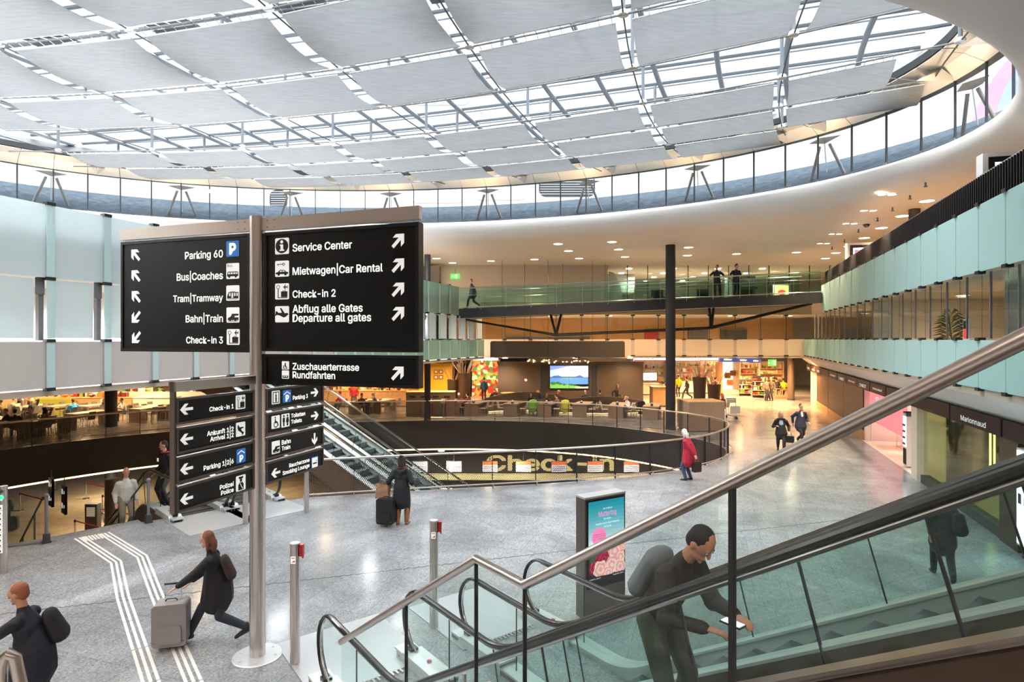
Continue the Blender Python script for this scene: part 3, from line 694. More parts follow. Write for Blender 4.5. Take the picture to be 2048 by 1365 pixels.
GLY = {   # pictograms in a unit box: (ink: 0 white, 1 black, 2 blue), loops
 'checkin': [(1, [rc(.44, .14, .9, .5)]), (1, [rc(.56, .5, .76, .56), rc(.6, .5, .72, .53)]), (1, [rc(.2, .08, .26, .66)]), (1, [rc(.2, .08, .9, .13)]), (1, [ring(.23, .78, .13), ring(.23, .78, .1)]), (1, [TINYPL])],
 'bus': [(1, [[(.06, .16), (.1, .42), (.16, .46), (.9, .46), (.94, .42), (.94, .16)], rc(.15, .3, .3, .41), rc(.34, .3, .52, .41), rc(.56, .3, .74, .41), rc(.78, .3, .9, .41)]), (1, [ring(.25, .14, .075, 14)]), (1, [ring(.75, .14, .075, 14)])],
 'tram': [(1, [[(.08, .14), (.08, .3), (.2, .56), (.94, .56), (.94, .14)], rc(.22, .3, .34, .5), rc(.4, .18, .54, .5), rc(.6, .3, .72, .5), rc(.78, .3, .9, .5)]), (1, [rc(.3, .58, .7, .61)]), (1, [rc(.06, .08, .94, .11)])],
 'train': [(1, [[(.1, .16), (.12, .3), (.34, .4), (.44, .58), (.94, .58), (.94, .46), (.64, .44), (.64, .34), (.94, .34), (.94, .16)]]), (1, [rc(.12, .08, .9, .12)]), (1, [ring(.3, .15, .06, 12)]), (1, [ring(.7, .15, .06, 12)])],
 'info': [(1, [ring(.5, .5, .46, 32, .44)]), (0, [ring(.5, .76, .1, 16)]), (0, [[(.36, .6), (.6, .6), (.6, .28), (.68, .28), (.68, .2), (.34, .2), (.34, .28), (.42, .28), (.42, .52), (.36, .52)]])],
 'car': [(1, [[(.06, .16), (.06, .26), (.22, .3), (.36, .42), (.66, .42), (.8, .3), (.95, .27), (.95, .16)], [(.32, .3), (.39, .38), (.5, .38), (.5, .3)], [(.54, .3), (.54, .38), (.64, .38), (.72, .3)]]), (1, [ring(.27, .15, .085, 14)]), (1, [ring(.76, .15, .085, 14)]), (1, [ring(.62, .78, .09, 14), ring(.62, .78, .05, 12)]), (1, [rc(.16, .76, .55, .8)]), (1, [rc(.2, .7, .24, .77)])],
 'up': [(1, [[(x, y+.28) for x, y in PLANE]])],
 'down': [(1, [[(x*math.cos(-.9)-y*math.sin(-.9)+.5, x*math.sin(-.9)+y*math.cos(-.9)+.5) for x, y in [((a-.5)*.95, (b-.3)*.95) for a, b in [(1-p, q) for p, q in PLANE][::-1]]]])],
 'police': [(1, [[(.22, .05), (.22, .4), (.34, .54), (.66, .54), (.78, .4), (.78, .05)]]), (1, [ring(.5, .68, .12, 16)]), (1, [[(.3, .78), (.7, .78), (.76, .92), (.24, .92)]]), (0, [[(.36, .5), (.42, .5), (.7, .1), (.64, .1)]])],
 'lift': [(1, [rc(.1, .08, .9, .92), rc(.18, .14, .46, .86), rc(.54, .14, .82, .86)]), (1, [ring(.5, .62, .09, 12)]), (1, [rc(.42, .2, .58, .52)])],
 'wheel': [(1, [ring(.5, .32, .26, 20), ring(.5, .32, .19, 18)]), (1, [ring(.42, .86, .07, 12)]), (1, [[(.38, .76), (.48, .76), (.5, .5), (.72, .48), (.84, .2), (.76, .18), (.64, .4), (.38, .42)]])],
 'folk': [(1, [ring(.27, .84, .09, 12)]), (1, [[(.14, .72), (.4, .72), (.4, .4), (.35, .4), (.35, .08), (.19, .08), (.19, .4), (.14, .4)]]), (1, [ring(.73, .84, .09, 12)]), (1, [[(.62, .72), (.84, .72), (.92, .36), (.82, .36), (.82, .08), (.64, .08), (.64, .36), (.54, .36)]])],
 'smoke': [(1, [rc(.2, .38, .8, .5)]), (1, [rc(.7, .56, .76, .7)])],
 'stand': [(1, [rc(.15, .1, .85, .18)]), (1, [rc(.2, .18, .3, .5)]), (1, [rc(.62, .18, .72, .4)]), (1, [ring(.5, .72, .1, 12)]), (1, [rc(.4, .3, .6, .62)])],
 'tour': [(1, [[(.1, .1), (.1, .4), (.9, .4), (.9, .1)], rc(.2, .24, .45, .35), rc(.52, .24, .8, .35)])],
}
def picto(face, par, kind, x0, y0, x1, y1, bgm='inkd', border=None):
    xm, ym = (x0+x1)/2, (y0+y1)/2
    xa, _ = face.hit(*zc(x0, ym)); xb, _ = face.hit(*zc(x1, ym)); _, zt = face.hit(*zc(xm, y0)); _, zb = face.hit(*zc(xm, y1))
    w_, h_ = xb-xa, zt-zb; mb = MB()
    if border: mb.mi = 2; face.shape(mb, [rrect(w_, h_, w_*.08)], 0, .004, xa, zb); mb.mi = 0; face.shape(mb, [rrect(w_*.84, h_*.86, w_*.04)], .004, .006, xa+w_*.08, zb+h_*.07)
    else: mb.mi = 2 if bgm == 'blue' else 0; face.shape(mb, [rrect(w_, h_, w_*.08)], 0, .004, xa, zb)
    for ink, loops in GLY.get(kind, []):
        mb.mi = ink; d = .007 if ink == 1 else .0095
        face.shape(mb, [[(x*w_, y*h_) for x, y in l] for l in loops], d-.002, d, xa, zb)
    if kind == 'proof': mb.mi = 0; face.shape(mb, [[(.1*w_, .7*h_), (.5*w_, .9*h_), (.9*w_, .7*h_), (.9*w_, .62*h_), (.5*w_, .82*h_), (.1*w_, .62*h_)]], .004, .007, xa, zb)
    o = mb.build('pictogram', [M['inkd'], M['blk'], M['blue']], par, True)
    if kind == 'park': txt('P', face, xa+w_*.24, zb+h_*.16, M['ink'], o, width=w_*.55, bold=.03, d=.006)
    if kind == 'proof': txt('P', face, xa+w_*.3, zb+h_*.1, M['ink'], o, width=w_*.42, bold=.03, d=.008)
    if kind == 'bus': txt('Bus', face, xa+w_*.08, zb+h_*.76, M['blk'], o, width=w_*.4, d=.006)
    return o
def words_(face, par, s, xl, xr, yb, xat=None):
    """a line of lettering between two picture columns, its baseline measured at column xat"""
    xat = xl if xat is None else xat
    a, z = face.hit(*zc(xat, yb)); x0, _ = face.hit(*zc(xl, yb)); x1, _ = face.hit(*zc(xr, yb))
    txt(s, face, x0, z, M['ink'], par, width=x1-x0, bold=.012, d=.003)
def panel(face, x0, x1, z0, z1, mf, mfr, th, fr, name='sign_panel'):
    mb = MB(); face.rect(mb, x0+fr*.5, z0+fr*.5, x1-fr*.5, z1-fr*.5, -th+.01, 0.0)
    o = mb.build(name, M[mf], sign, True); mb = MB()
    for a, b, c, d in ((x0, z0, x1, z0+fr), (x0, z1-fr, x1, z1), (x0, z0+fr, x0+fr, z1-fr), (x1-fr, z0+fr, x1, z1-fr)): face.rect(mb, a, b, c, d, -th, .014)
    mb.build('frame', M[mfr], o, True); return o
fr_ = Face(PO + Uv*.13, Uv, -Vv); fl_ = Face(PO - Uv*2.684, Uv, -Vv)
for f_, x0, x1 in ((fr_, -.05, 2.5), (fl_, 0, 2.6)):
    mb = MB(); f_.rect(mb, x0, 6.165, x1, 6.34, -.06, .03); o = mb.build('top_bar', M['steelh'], sign, True)
    mb = MB()
    for x in ((x0+.12, x0+.24) if f_ is fr_ else (x1-.12, x1-.24)):
        for z in (6.2, 6.3): f_.shape(mb, [ring(x, z, .008, 8)], .03, .034)
    mb.build('screw', M['darkgrey'], o, True)
P = panel(fr_, 0, 2.485, 4.42, 6.13, 'signface', 'black', .12, .045)
for k, (s, xr, yb, pic, ay) in enumerate((('Service Center', 1043, 214, ('info', 725, 158, 782, 225), 168), ('Mietwagen|Car Rental', 1170, 311, ('car', 725, 252, 782, 318), 270), ('Check-in 2', 975, 405, ('checkin', 725, 346, 782, 412), 370))):
    words_(fr_, P, s, 797, xr, yb); picto(fr_, P, *pic); arrow(fr_, P, 1234, ay, -45, .24)
words_(fr_, P, 'Abflug alle Gates', 797, 1087, 467); words_(fr_, P, 'Departure all gates', 797, 1122, 505)
picto(fr_, P, 'up', 725, 440, 782, 507); arrow(fr_, P, 1234, 470, -45, .24)
P = panel(fr_, 0, 2.485, 3.945, 4.38, 'signface', 'black', .12, .04)
words_(fr_, P, 'Zuschauerterrasse', 797, 1072, 702); words_(fr_, P, 'Rundfahrten', 797, 973, 737)
picto(fr_, P, 'stand', 753, 668, 782, 702); picto(fr_, P, 'tour', 753, 706, 782, 740); arrow(fr_, P, 1232, 717, -45, .24)
P = panel(fl_, 0, 2.55, 4.4, 6.14, 'signface', 'black', .12, .045)
for s, xl, yb, pic, ax, ay, an in (('Parking 60', 352, 237, ('park', 523, 170, 575, 235, 'blue'), 147, 228, 45), ('Bus|Coaches', 318, 327, ('bus', 523, 262, 576, 327), 148, 314, 45), ('Tram|Tramway', 303, 418, ('tram', 523, 354, 577, 417), 149, 400, 45),
        ('Bahn|Train', 355, 505, ('train', 524, 445, 577, 508), 149, 486, 135), ('Check-in 3', 357, 594, ('checkin', 525, 535, 578, 600), 150, 570, 135)):
    words_(fl_, P, s, xl, 509, yb, 509); picto(fl_, P, *pic); arrow(fl_, P, ax, ay, an, .24)
# lower panels, turned the other way
gl_ = Face(PO - Vv*1.44 + Uv*.03, Vv, Uv); gr_ = Face(PO + Vv*.13 + Uv*.03, Vv, Uv)
mb = MB(); gl_.rect(mb, 0, 3.95, 1.34, 4.07, -.09, .03); mb.build('top_bar', M['steelh'], sign, True)
mb = MB(); gl_.rect(mb, 0.0, 2.45, .035, 4.07, -.07, .0); mb.build('end_plate', M['bronze'], sign, True)
LP, RP = [], []
for k in range(4):
    zt = 3.865 - .3625*k; LP.append(panel(gl_, .03, 1.33, zt-.325, zt, 'signgrey', 'signframe', .06, .03, 'small_sign_panel')); RP.append(panel(gr_, 0, 1.36, zt-.325, zt, 'signgrey', 'signframe', .06, .03, 'small_sign_panel'))
for k, (ls, pic, ay) in enumerate((([('Check-in 1', 452, 862)], ('checkin', 561, 808, 600, 866), 866), ([('Ankunft 1|2', 442, 957), ('Arrival 1|2', 455, 981)], ('down', 562, 920, 600, 978), 990),
        ([('Parking 1|2|6', 428, 1089)], ('proof', 564, 1030, 601, 1088, 'blue'), 1113), ([('Polizei', 495, 1183), ('Police', 500, 1207)], ('police', 562, 1140, 601, 1203), 1237))):
    for s, xl, yb in ls: words_(gl_, LP[k], s, xl, 552, yb, 552)
    picto(gl_, LP[k], *pic); arrow(gl_, LP[k], 358, ay, 90, .19)
o = RP[0]; picto(gr_, o, 'lift', 710, 790, 743, 845); picto(gr_, o, 'proof', 756, 787, 789, 838, 'blue'); words_(gr_, o, 'Parking 3', 797, 859, 828); arrow(gr_, o, 887, 797, -90, .19)
o = RP[1]; picto(gr_, o, 'wheel', 709, 893, 743, 946); picto(gr_, o, 'folk', 750, 885, 783, 940); words_(gr_, o, 'Toiletten', 790, 848, 902); words_(gr_, o, 'Toilets', 790, 834, 927); arrow(gr_, o, 888, 893, -90, .19)
o = RP[2]; picto(gr_, o, 'train', 710, 998, 743, 1050); words_(gr_, o, 'Bahn', 751, 788, 1014); words_(gr_, o, 'Train', 751, 786, 1038); arrow(gr_, o, 887, 989, 180, .19)
o = RP[3]; words_(gr_, o, 'Raucherzone', 782, 866, 1108); words_(gr_, o, 'Smoking Lounge', 755, 866, 1140); picto(gr_, o, 'smoke', 874, 1063, 901, 1110, 'inkd', True); arrow(gr_, o, 727, 1130, 90, .19)
# ================================================================ balustrade round the oval opening
RL = resample(HOLE_CURVE, 1.38); NR = len(RL)
def offs(P, d):
    out = []
    for i in range(len(P)):
        p, q = P[max(i-1, 0)], P[min(i+1, len(P)-1)]; l = math.hypot(q[0]-p[0], q[1]-p[1]); out.append((P[i][0] + (q[1]-p[1])/l*d, P[i][1] - (q[0]-p[0])/l*d))
    return out
FINE = resample(HOLE_CURVE, .35); rail_o = offs(FINE, .1); foot_o = offs(FINE, .24)
rl = thing('balustrade', 'dark perforated metal balustrade with steel handrail round the oval floor opening', 'balustrade', (0, 25, 0))
MB().tube([(*p, 1.1) for p in rail_o], .035, 10).build('handrail', M['steelh'], rl, True, True)
MB().tube([(*p, .14) for p in foot_o[:150]], .022, 8).build('foot_rail', M['steelh'], rl, True, True)
for k in range(NR):
    p = offs(RL, .08)[k]; q = offs(RL, -.02)[k]
    MB().beam((p[0], p[1], -.3), (p[0], p[1], 1.08), .012, .08, up=(p[0]-q[0], p[1]-q[1], 0)).build('post', M['anthracite'], rl, True)
    g = offs(RL, .24)[k]
    if k < 38: MB().beam((g[0], g[1], 0), (g[0], g[1], .13), .012, .03).build('foot_bracket', M['steelh'], rl, True)
for k in range(NR-1):
    sub = resample([RL[k], RL[k+1]], .5)
    i0 = min(range(len(FINE)), key=lambda i: (FINE[i][0]-RL[k][0])**2+(FINE[i][1]-RL[k][1])**2); i1 = min(range(len(FINE)), key=lambda i: (FINE[i][0]-RL[k+1][0])**2+(FINE[i][1]-RL[k+1][1])**2)
    MB().strip(offs(FINE, .06)[i0:i1+1], .03, 1.05).build('mesh_panel', M['mesh'], rl, True)

# ================================================================ escalators
def escalator(label, org, rz, rise, tan, low=2.2, top=1.8, half=.63, side='bronze', low_vis=True, gl='glassg', pitch=1.25):
    """origin at the lower end on the lower floor, x runs up the flight"""
    t = thing('escalator', label, 'escalator', org, rz)
    run = rise/tan; xe = low+run+top
    def tz0(x): return max(0.0, min(rise, (x-low)*tan))
    def tz(x): return sum(tz0(x+k*.08) for k in range(-4, 5))/9
    X = [xe*k/90 for k in range(91)]
    def sheet(y, w, dz, xs=X): return [[(x, y-w/2, tz(x)+dz) for x in xs], [(x, y+w/2, tz(x)+dz) for x in xs]]
    for sg in (-1, 1):
        y = sg*half
        MB().plate([[(x, y-.14, tz(x)+.10) for x in X], [(x, y+.14, tz(x)+.10) for x in X]], (0, 0, -.03)).build('deck', M['alu'], t)
        MB().plate([[(x, sg*(half-.11), tz(x)-.12) for x in X], [(x, sg*(half-.11), tz(x)+.09) for x in X]], (0, sg*.015, 0)).build('skirt', M['alu'], t)
        MB().plate([[(x, sg*(half+.13), max(tz(x)-.95, -.6)) for x in X], [(x, sg*(half+.13), tz(x)+.08) for x in X]], (0, -sg*.02, 0)).build('cladding', M[side], t)
        # handrail: straight part and the rounded ends
        hp = [(.5+.47*math.cos(R(a)), y, .56+.46*math.sin(R(a))) for a in range(-100, -271, -17)]
        hp = [(.5+.45*math.cos(R(a)), y, .56+.45*math.sin(R(a))) for a in range(250, 89, -16)]
        hp += [(x, y, tz(x)+1.01) for x in X if .55 < x < xe-.55]
        hp += [(xe-.5+.45*math.cos(R(a)), y, rise+.56+.45*math.sin(R(a))) for a in range(90, -71, -16)]
        MB().tube(hp, .042, 10, ax=(0, 1, 0), asp=.6).build('handrail', M['rubber'], t, smooth=True)
        MB().tube([(p[0] + (.05 if i < 10 else (-.05 if i > len(hp)-11 else 0)), p[1], p[2]-.045 if 10 <= i <= len(hp)-11 else p[2]) for i, p in enumerate(hp)], .018, 8).build('handrail_guide', M['chrome'], t, smooth=True)
        # glass
        n = max(3, round((xe-.4)/pitch))
        for k in range(n):
            xa, xb = .12+(xe-.24)*k/n, .12+(xe-.24)*(k+1)/n; lean = .35 if 0 < k else 0; lean2 = .35 if k < n-1 else 0
            lo, hi = [], []
            for i in range(13):
                f = i/12; xl = xa+(xb-xa)*f; inc = lambda x: (tz0(x+.05)-tz0(x-.05))/.1
                off_ = .45*inc(xl)*(lean if i == 0 else lean2 if i == 12 else .35)/.35
                xh = xl - off_*.75 if 0 < xl < xe else xl
                zt = tz(xh)+.96
                if k == 0 and xh < .5: zt = .56+.4*math.sin(math.acos(max(-1, min(1, (xh-.5)/.42))))
                if k == n-1 and xh > xe-.5: zt = rise+.56+.4*math.sin(math.acos(max(-1, min(1, (xh-xe+.5)/.42))))
                lo.append((xl+.005, y-.006, tz(xl)+.1)); hi.append((xh+.005, y-.006, zt))
            mb = MB().plate([lo, hi], (0, .012, 0)); mb.mi = 1
            if k > 0: mb.tube([lo[0], hi[0]], .009, 6)
            mb.build('glass_pane', [M[gl], M['anthracite']], t)
        # rounded newel bases
        for xa, z0, d in ((.0, 0, 1), (xe, rise, -1)):
            mb = MB().plate([[(xa+d*.2, y-.15, z0), (xa+d*.28, y-.15, z0+.1), (xa+d*1.3, y-.15, z0+.13)], [(xa+d*.2, y+.15, z0), (xa+d*.28, y+.15, z0+.1), (xa+d*1.3, y+.15, z0+.13)]], (0, 0, .03))
            mb.add([(xa+d*.2, y-.15, z0), (xa+d*1.3, y-.15, z0), (xa+d*1.3, y-.15, z0+.13), (xa+d*.28, y-.15, z0+.1), (xa+d*.2, y+.15, z0), (xa+d*1.3, y+.15, z0), (xa+d*1.3, y+.15, z0+.13), (xa+d*.28, y+.15, z0+.1)], [(0, 1, 2, 3), (7, 6, 5, 4), (0, 3, 7, 4)])
            o = mb.build('newel_base', M['alu'], t)
            MB().box((xa+d*.3, y, z0+.12), (.12, .12, .1)).build('handrail_entry', M['rubber'], o)
            MB().poly([ring(xa+d*.75, y+.02, .035, 14)], z0+.155, z0+.16).build('no_entry_sticker', M['red'], o)
    # steps
    rows = []; x = .3; pts = [(x, 0)]
    while x < xe-.3:
        z = tz0(x); nx = x+.4; nz = tz0(nx)
        pts += [(nx, z), (nx, nz)] if nz > z else [(nx, nz)]; x = nx
    MB().sheet([[(x, -half+.12, z-.01) for x, z in pts], [(x, half-.12, z-.01) for x, z in pts]]).build('step_band', M['stepm'], t)
    mb = MB()
    for i in range(len(pts)-1):
        (xa, za), (xb, zb) = pts[i], pts[i+1]
        if abs(zb-za) < .01 and xb > low:
            mb.bx(xb-.03, -half+.13, zb-.008, xb, half-.13, zb+.002)
    if mb.v: mb.build('step_edge', M['blackm'], t)
    for xa, z0, d in ((-1.3, 0, 1), (xe+1.3, rise, -1)):
        mb = MB(); a, b = sorted((xa, xa+d*1.75)); mb.bx(a, -half-.2, z0+.001, b, half+.2, z0+.012); o = mb.build('landing_plate', M['plate'], t)
        mb = MB(); c = xa+d*1.75
        for k in range(14): mb.bx(min(c, c+d*.1), -half+.15+k*.068, z0+.012, max(c, c+d*.1), -half+.18+k*.068, z0+.02)
        mb.build('comb', M['chrome'], o)
    return t
escalator('nearer of the two rising escalators, carrying a bending man behind the stair balustrade', E(3.4, -8.05), RZE, 3.52, .628, 2.45)
escalator('farther of the two rising escalators, next to the advertising totem', E(5.56, -7.95), RZE, 3.52, .628, 2.35)
for c_, lb in ((5.95, 'descending escalator beside the stairs, partly hidden by the black sign'), (7.36, 'descending escalator between its twin and the round balustrade')):
    L_ = 5/.577+4.0
    escalator(lb, EL(c_, -16.3-L_, -5.0), RZL, 5.0, .577, 1.6, 2.4, half=.62, low_vis=False)
# long pair across the opening
for k, lb in ((0, 'long escalator crossing the oval opening, farther of the pair'), (1, 'long escalator crossing the oval opening, nearer of the pair')):
    base = V3((-3.76, 24.0, 0)) - V3((VX, VY, 0))*(.62+1.72*k); L0 = 4.12/.555 + 1.8
    o = base + V3((UX, UY, 0))*L0
    escalator(lb, (o.x, o.y, -5.0), RZB+math.pi, 8.5, .555, 1.8, 1.5, half=.62, side='woodg')
# ================================================================ stair balustrade in front and its stringer
sb = thing('stair_balustrade', 'glass stair balustrade with bent satin steel handrail across the foreground', 'balustrade', E(1.85, -2.36, 0))
def rz_(s): return 3.37 + .633*(s+2.36) if s > -2.36 else (3.37 if s > -2.80 else 3.37 + .633*(s+2.80))
SS = [-4.83, -2.80, -2.36, .9]
MB().tube([E(1.85, s, rz_(s)) for s in SS], .0245, 16).build('handrail', M['steelh'], sb, True, True)
def pane(s0, s1): 
    mb = MB(); n = 2
    for q in (s0, s1): pass
    lo = [E(1.845, s, rz_(s)-1.15) for s in (s0, s1)]; hi = [E(1.845, s, rz_(s)-.03) for s in (s0, s1)]
    mb.plate([lo, hi], E(.012, 0)); mb.build('glass_pane', M['glassg'], sb, True)
JS = [-4.82, -3.65, -2.80, -2.36, -1.20, -.05, .9]
for a, b in zip(JS, JS[1:]): pane(a+.006, b-.006)
for s, w_ in ((-3.65, .008), (-2.8, .008), (-2.36, .008), (-1.2, .018), (-.05, .018)):
    MB().beam(E(1.85, s, rz_(s)-1.2), E(1.85, s, rz_(s)-.02), .022, w_, up=E(0, 1)).build('post', M['anthracite'], sb, True)
for s in (-3.05, -2.05): 
    mb = MB().tube([E(1.85, s, rz_(s)-.75), E(1.93, s, rz_(s)-.75), E(1.93, s, rz_(s)-.62)], .012, 8).box(E(1.85, s-.02, rz_(s)-.76), (.06, .05, .04), RZE)
    mb.build('glass_clamp', M['steelh'], sb, True)
st = thing('stair_flight', 'brown stone stair flight with stringer at the bottom corner of the view', 'stairs', E(1.4, -1, 0))
for a, b in ((-4.83, -2.8), (-2.8, -2.36), (-2.36, 1.2)):
    q = [E(1.86, s, rz_(s)-d) for s, d in ((a, .73), (b, .73), (b, 1.6), (a, 1.6))]; mb = MB()
    mb.add(q + [p + E(.08, 0) for p in q], [(0, 1, 2, 3), (7, 6, 5, 4), (0, 4, 5, 1), (2, 6, 7, 3), (0, 3, 7, 4), (1, 5, 6, 2)]); mb.build('stringer', M['stair'], st, True)
    MB().beam(E(1.895, a, rz_(a)-.725), E(1.895, b, rz_(b)-.725), .1, .02).build('stringer_cap', M['steelh'], st, True)
for k in range(10):
    s = -2.3+.3*k; z = rz_(-2.3)-.93+.19*k
    MB().box(E(1.3, s+.17, z), (.36, 1.05, .05), RZE).build('tread', M['stair'], st, True)
    MB().box(E(1.3, s+.02, z-.1), (.03, 1.05, .17), RZE).build('riser', M['stair'], st, True)
# ================================================================ stairs down on the left with their rails
sd = thing('stair_flight', 'stairs going down from the hall floor towards the check-in level on the left', 'stairs', EL(2.7, -17.4, 0))
mb = MB()
for k in range(29): mb.box(EL(2.7, -17.5-.3*k, -.17-.172*k), (.3, 4.2, .17), RZL)
mb.build('steps', M['floor'], sd, True)
def stair_rail(label, c, ground, mids):
    t = thing('stair_rail', label, 'handrail', ground)
    s0 = ground.dot(EL(0, 1)); c0 = ground.dot(EL(1, 0))
    MB().box(ground + V3((0, 0, .02)), (.16, .16, .04), RZL).box(ground + V3((0, 0, .1)), (.12, .12, .2), RZL).build('foot', M['darkgrey'], t, True)
    MB().tube([ground, ground + V3((0, 0, 1.05))], .035, 12).ball(ground + V3((0, 0, 1.07)), .05, 12).build('post', M['grey'], t, True, True)
    MB().tube([ground + V3((0, 0, 1.0)), EL(c0, s0-.4, .95), EL(c0, s0-7.5, .95-7.1*.573)], .024, 8).build('handrail', M['rubber'], t, True)
    for m in mids: MB().tube([EL(c0, s0-m, -m*.573-.2), EL(c0, s0-m, .95-(m-.4)*.573)], .02, 8).build('baluster', M['darkgrey'], t, True)
    return t
stair_rail('grey stair rail post with dark handrail beside the descending escalator', 1.5, gnd(297, 1046), (1.2, 2.6, 4.2))
stair_rail('grey stair rail post on a square foot at the left end of the stairs', -.4, gnd(93, 1086), (1.4, 3.0))
gp = thing('glass_guard', 'low clear glass guard at the top of the stairs next to the light bollard', 'glass guard', gnd(45, 1090))
q0, q1 = gnd(12, 1096), gnd(80, 1088)
mb = MB(); mb.beam(q0 + V3((0, 0, .5)), q1 + V3((0, 0, .5)), .016, 1.0); mb.build('pane', M['glassg'], gp, True)
mb = MB(); mb.beam(q0 + V3((0, 0, .01)), q1 + V3((0, 0, .01)), .06, .05); mb.build('shoe', M['grey'], gp, True)

# ================================================================ bollards
def bollard(px, py, label, tag_=True, h=1.7):
    g = gnd(px, py); t = thing('bollard', label, 'bollard', g)
    MB().cyl((0, 0), .068, 0, h, 20).build('tube', M['steel'], t, smooth=True)
    MB().cyl((0, 0), .066, h, h+.012, 20).build('cap', M['alu'], t)
    f = Face(g + V3((-.035, -.072, 0)), (1, 0, 0), (0, -1, 0)); mb = MB(); f.rect(mb, 0, h-.26, .07, h-.16, 0, .004); o = mb.build('sticker', M['inkd'], t, True)
    mb = MB(); f.shape(mb, [[(.01, .01), (.06, .01), (.06, .04), (.03, .02)]], .004, .006, 0, h-.25); f.rect(mb, .01, h-.185, .06, h-.175, .004, .006); mb.build('print', M['red'], o, True)
    if tag_:
        MB().box((.095, .0, h-.09), (.05, .07, .16)).build('emergency_stop_box', M['red'], t)
        MB().tube([(.11, -.02, h-.17), (.11, .0, h-.2), (.11, .03, h-.16)], .012, 6).build('loop', M['red'], t)
    return t
bollard(590, 1328, 'steel bollard with red stop box in front of the nearest escalator newel')
bollard(868, 1256, 'steel bollard with red stop box behind the bent handrail, near the suitcase woman')
bollard(613, 1026, 'steel bollard with pictogram stickers by the balustrade, under the smoking lounge sign', False)
bollard(491, 1048, 'steel bollard half hidden behind the police sign panel', False)
lb_ = bollard(7, 1147, 'steel bollard with a green signal light and a column of stickers', False)
g = gnd(7, 1147)
mb = MB().ball((.0, -.05, 1.5), .05, 12); mb.build('signal_light', glow('green_signal', (30, 235, 90), 2), lb_)
MB().ball((.0, -.05, 1.62), .045, 12).build('unlit_lamp', M['darkgrey'], lb_)
f = Face(g + V3((-.045, -.078, 0)), (1, 0, 0), (0, -1, 0))
for k in range(9):
    mb = MB(); f.rect(mb, 0, .42+.105*k, .09, .515+.105*k, 0, .005); o = mb.build('sticker', M['inkd'], lb_, True)
    mb = MB(); f.shape(mb, [[(.02, .02), (.07, .02), (.06, .05), (.03, .07)]], .005, .007, 0, .42+.105*k); mb.build('print', M['red'] if k in (1, 5, 7) else M['blk'], o, True)
# ================================================================ bottom left: end of another steel rail
nr = thing('rail_end', 'rounded end of a steel handrail with dark panel in the lower corner beside the walker', 'handrail', (-2.0, 2.4, 0))
p0 = at(16, 1308, 2.5)
MB().tube([(p0.x-.03, p0.y, 0.0), (p0.x-.03, p0.y, p0.z-.06), (p0.x-.02, p0.y, p0.z-.015), (p0.x, p0.y, p0.z), (p0.x+.02, p0.y+.01, p0.z-.02), (p0.x+.17, p0.y+.05, p0.z-.9), (p0.x+.4, p0.y+.1, p0.z-2.2)], .024, 12).build('tube', M['steelh'], nr, True, True)
mb = MB(); mb.add([(p0.x-.02, p0.y+.01, 0), (p0.x+.38, p0.y+.09, p0.z-2.2), (p0.x+.16, p0.y+.05, p0.z-.9), (p0.x+.01, p0.y+.01, p0.z-.05), (p0.x-.02, p0.y+.03, 0), (p0.x+.38, p0.y+.11, p0.z-2.2), (p0.x+.16, p0.y+.07, p0.z-.9), (p0.x+.01, p0.y+.03, p0.z-.05)], [(0, 1, 2, 3), (7, 6, 5, 4), (0, 4, 5, 1), (1, 5, 6, 2), (2, 6, 7, 3), (3, 7, 4, 0)])
mb.build('panel', M['anthracite'], nr, True)
# ================================================================ tactile strips and expansion joint
tp = thing('tactile_paving', 'white tactile guide strips laid in the granite floor towards the stairs', 'tactile paving', gnd(240, 1150))
def ribbon(mb, pts, w, z0=.001, z1=.006):
    for p, q in zip(pts, pts[1:]): 
        d = (q-p).normalized(); n = V3((-d.y, d.x, 0))*w/2; mb.poly([[tuple((p-n)[:2]), tuple((q-n)[:2]), tuple((q+n)[:2]), tuple((p+n)[:2])]], z0, z1)
def lane(pts):
    P = [gnd(*p) for p in pts]
    for k in (-1, 0, 1):
        L_ = []
        for i, p in enumerate(P):
            d = (P[min(i+1, len(P)-1)]-P[max(i-1, 0)]).normalized(); L_.append(p + V3((-d.y, d.x, 0))*.085*k)
        mb = MB()
        for p, q in zip(L_, L_[1:]):
            n = max(1, round((q-p).length/1.1))
            for i in range(n): ribbon(mb, [p.lerp(q, (i+.01)/n), p.lerp(q, (i+.99)/n)], .042)
        mb.build('strip', M['white'], tp, True)
lane([(158, 1076), (232, 1125), (246, 1196), (302, 1366), (330, 1450)]); lane([(208, 1067), (284, 1114), (313, 1190), (388, 1366), (425, 1450)])
for k in range(8):
    a = gnd(164+6.4*k, 1075-1.1*k); MB().beam(a + V3((0, 0, .004)), a + EL(0, 1)*.42 + V3((0, 0, .004)), .04, .006).build('cross_strip', M['white'], tp, True)
ej = thing('expansion_joint', 'thin zigzag expansion joint running across the granite floor', 'floor joint', gnd(800, 1145))
a, b = V3((-9.4, 9.75, 0)), V3((9.6, 15.6, 0)); d = (b-a).normalized(); n = V3((-d.y, d.x, 0)); L_ = (b-a).length; N_ = int(L_/.09); mb = MB()
ribbon(mb, [a + d*(L_*i/N_) + n*(.022 if i % 2 else -.022) for i in range(N_+1)], .012, .001, .004); mb.build('strip', M['darkgrey'], ej, True)
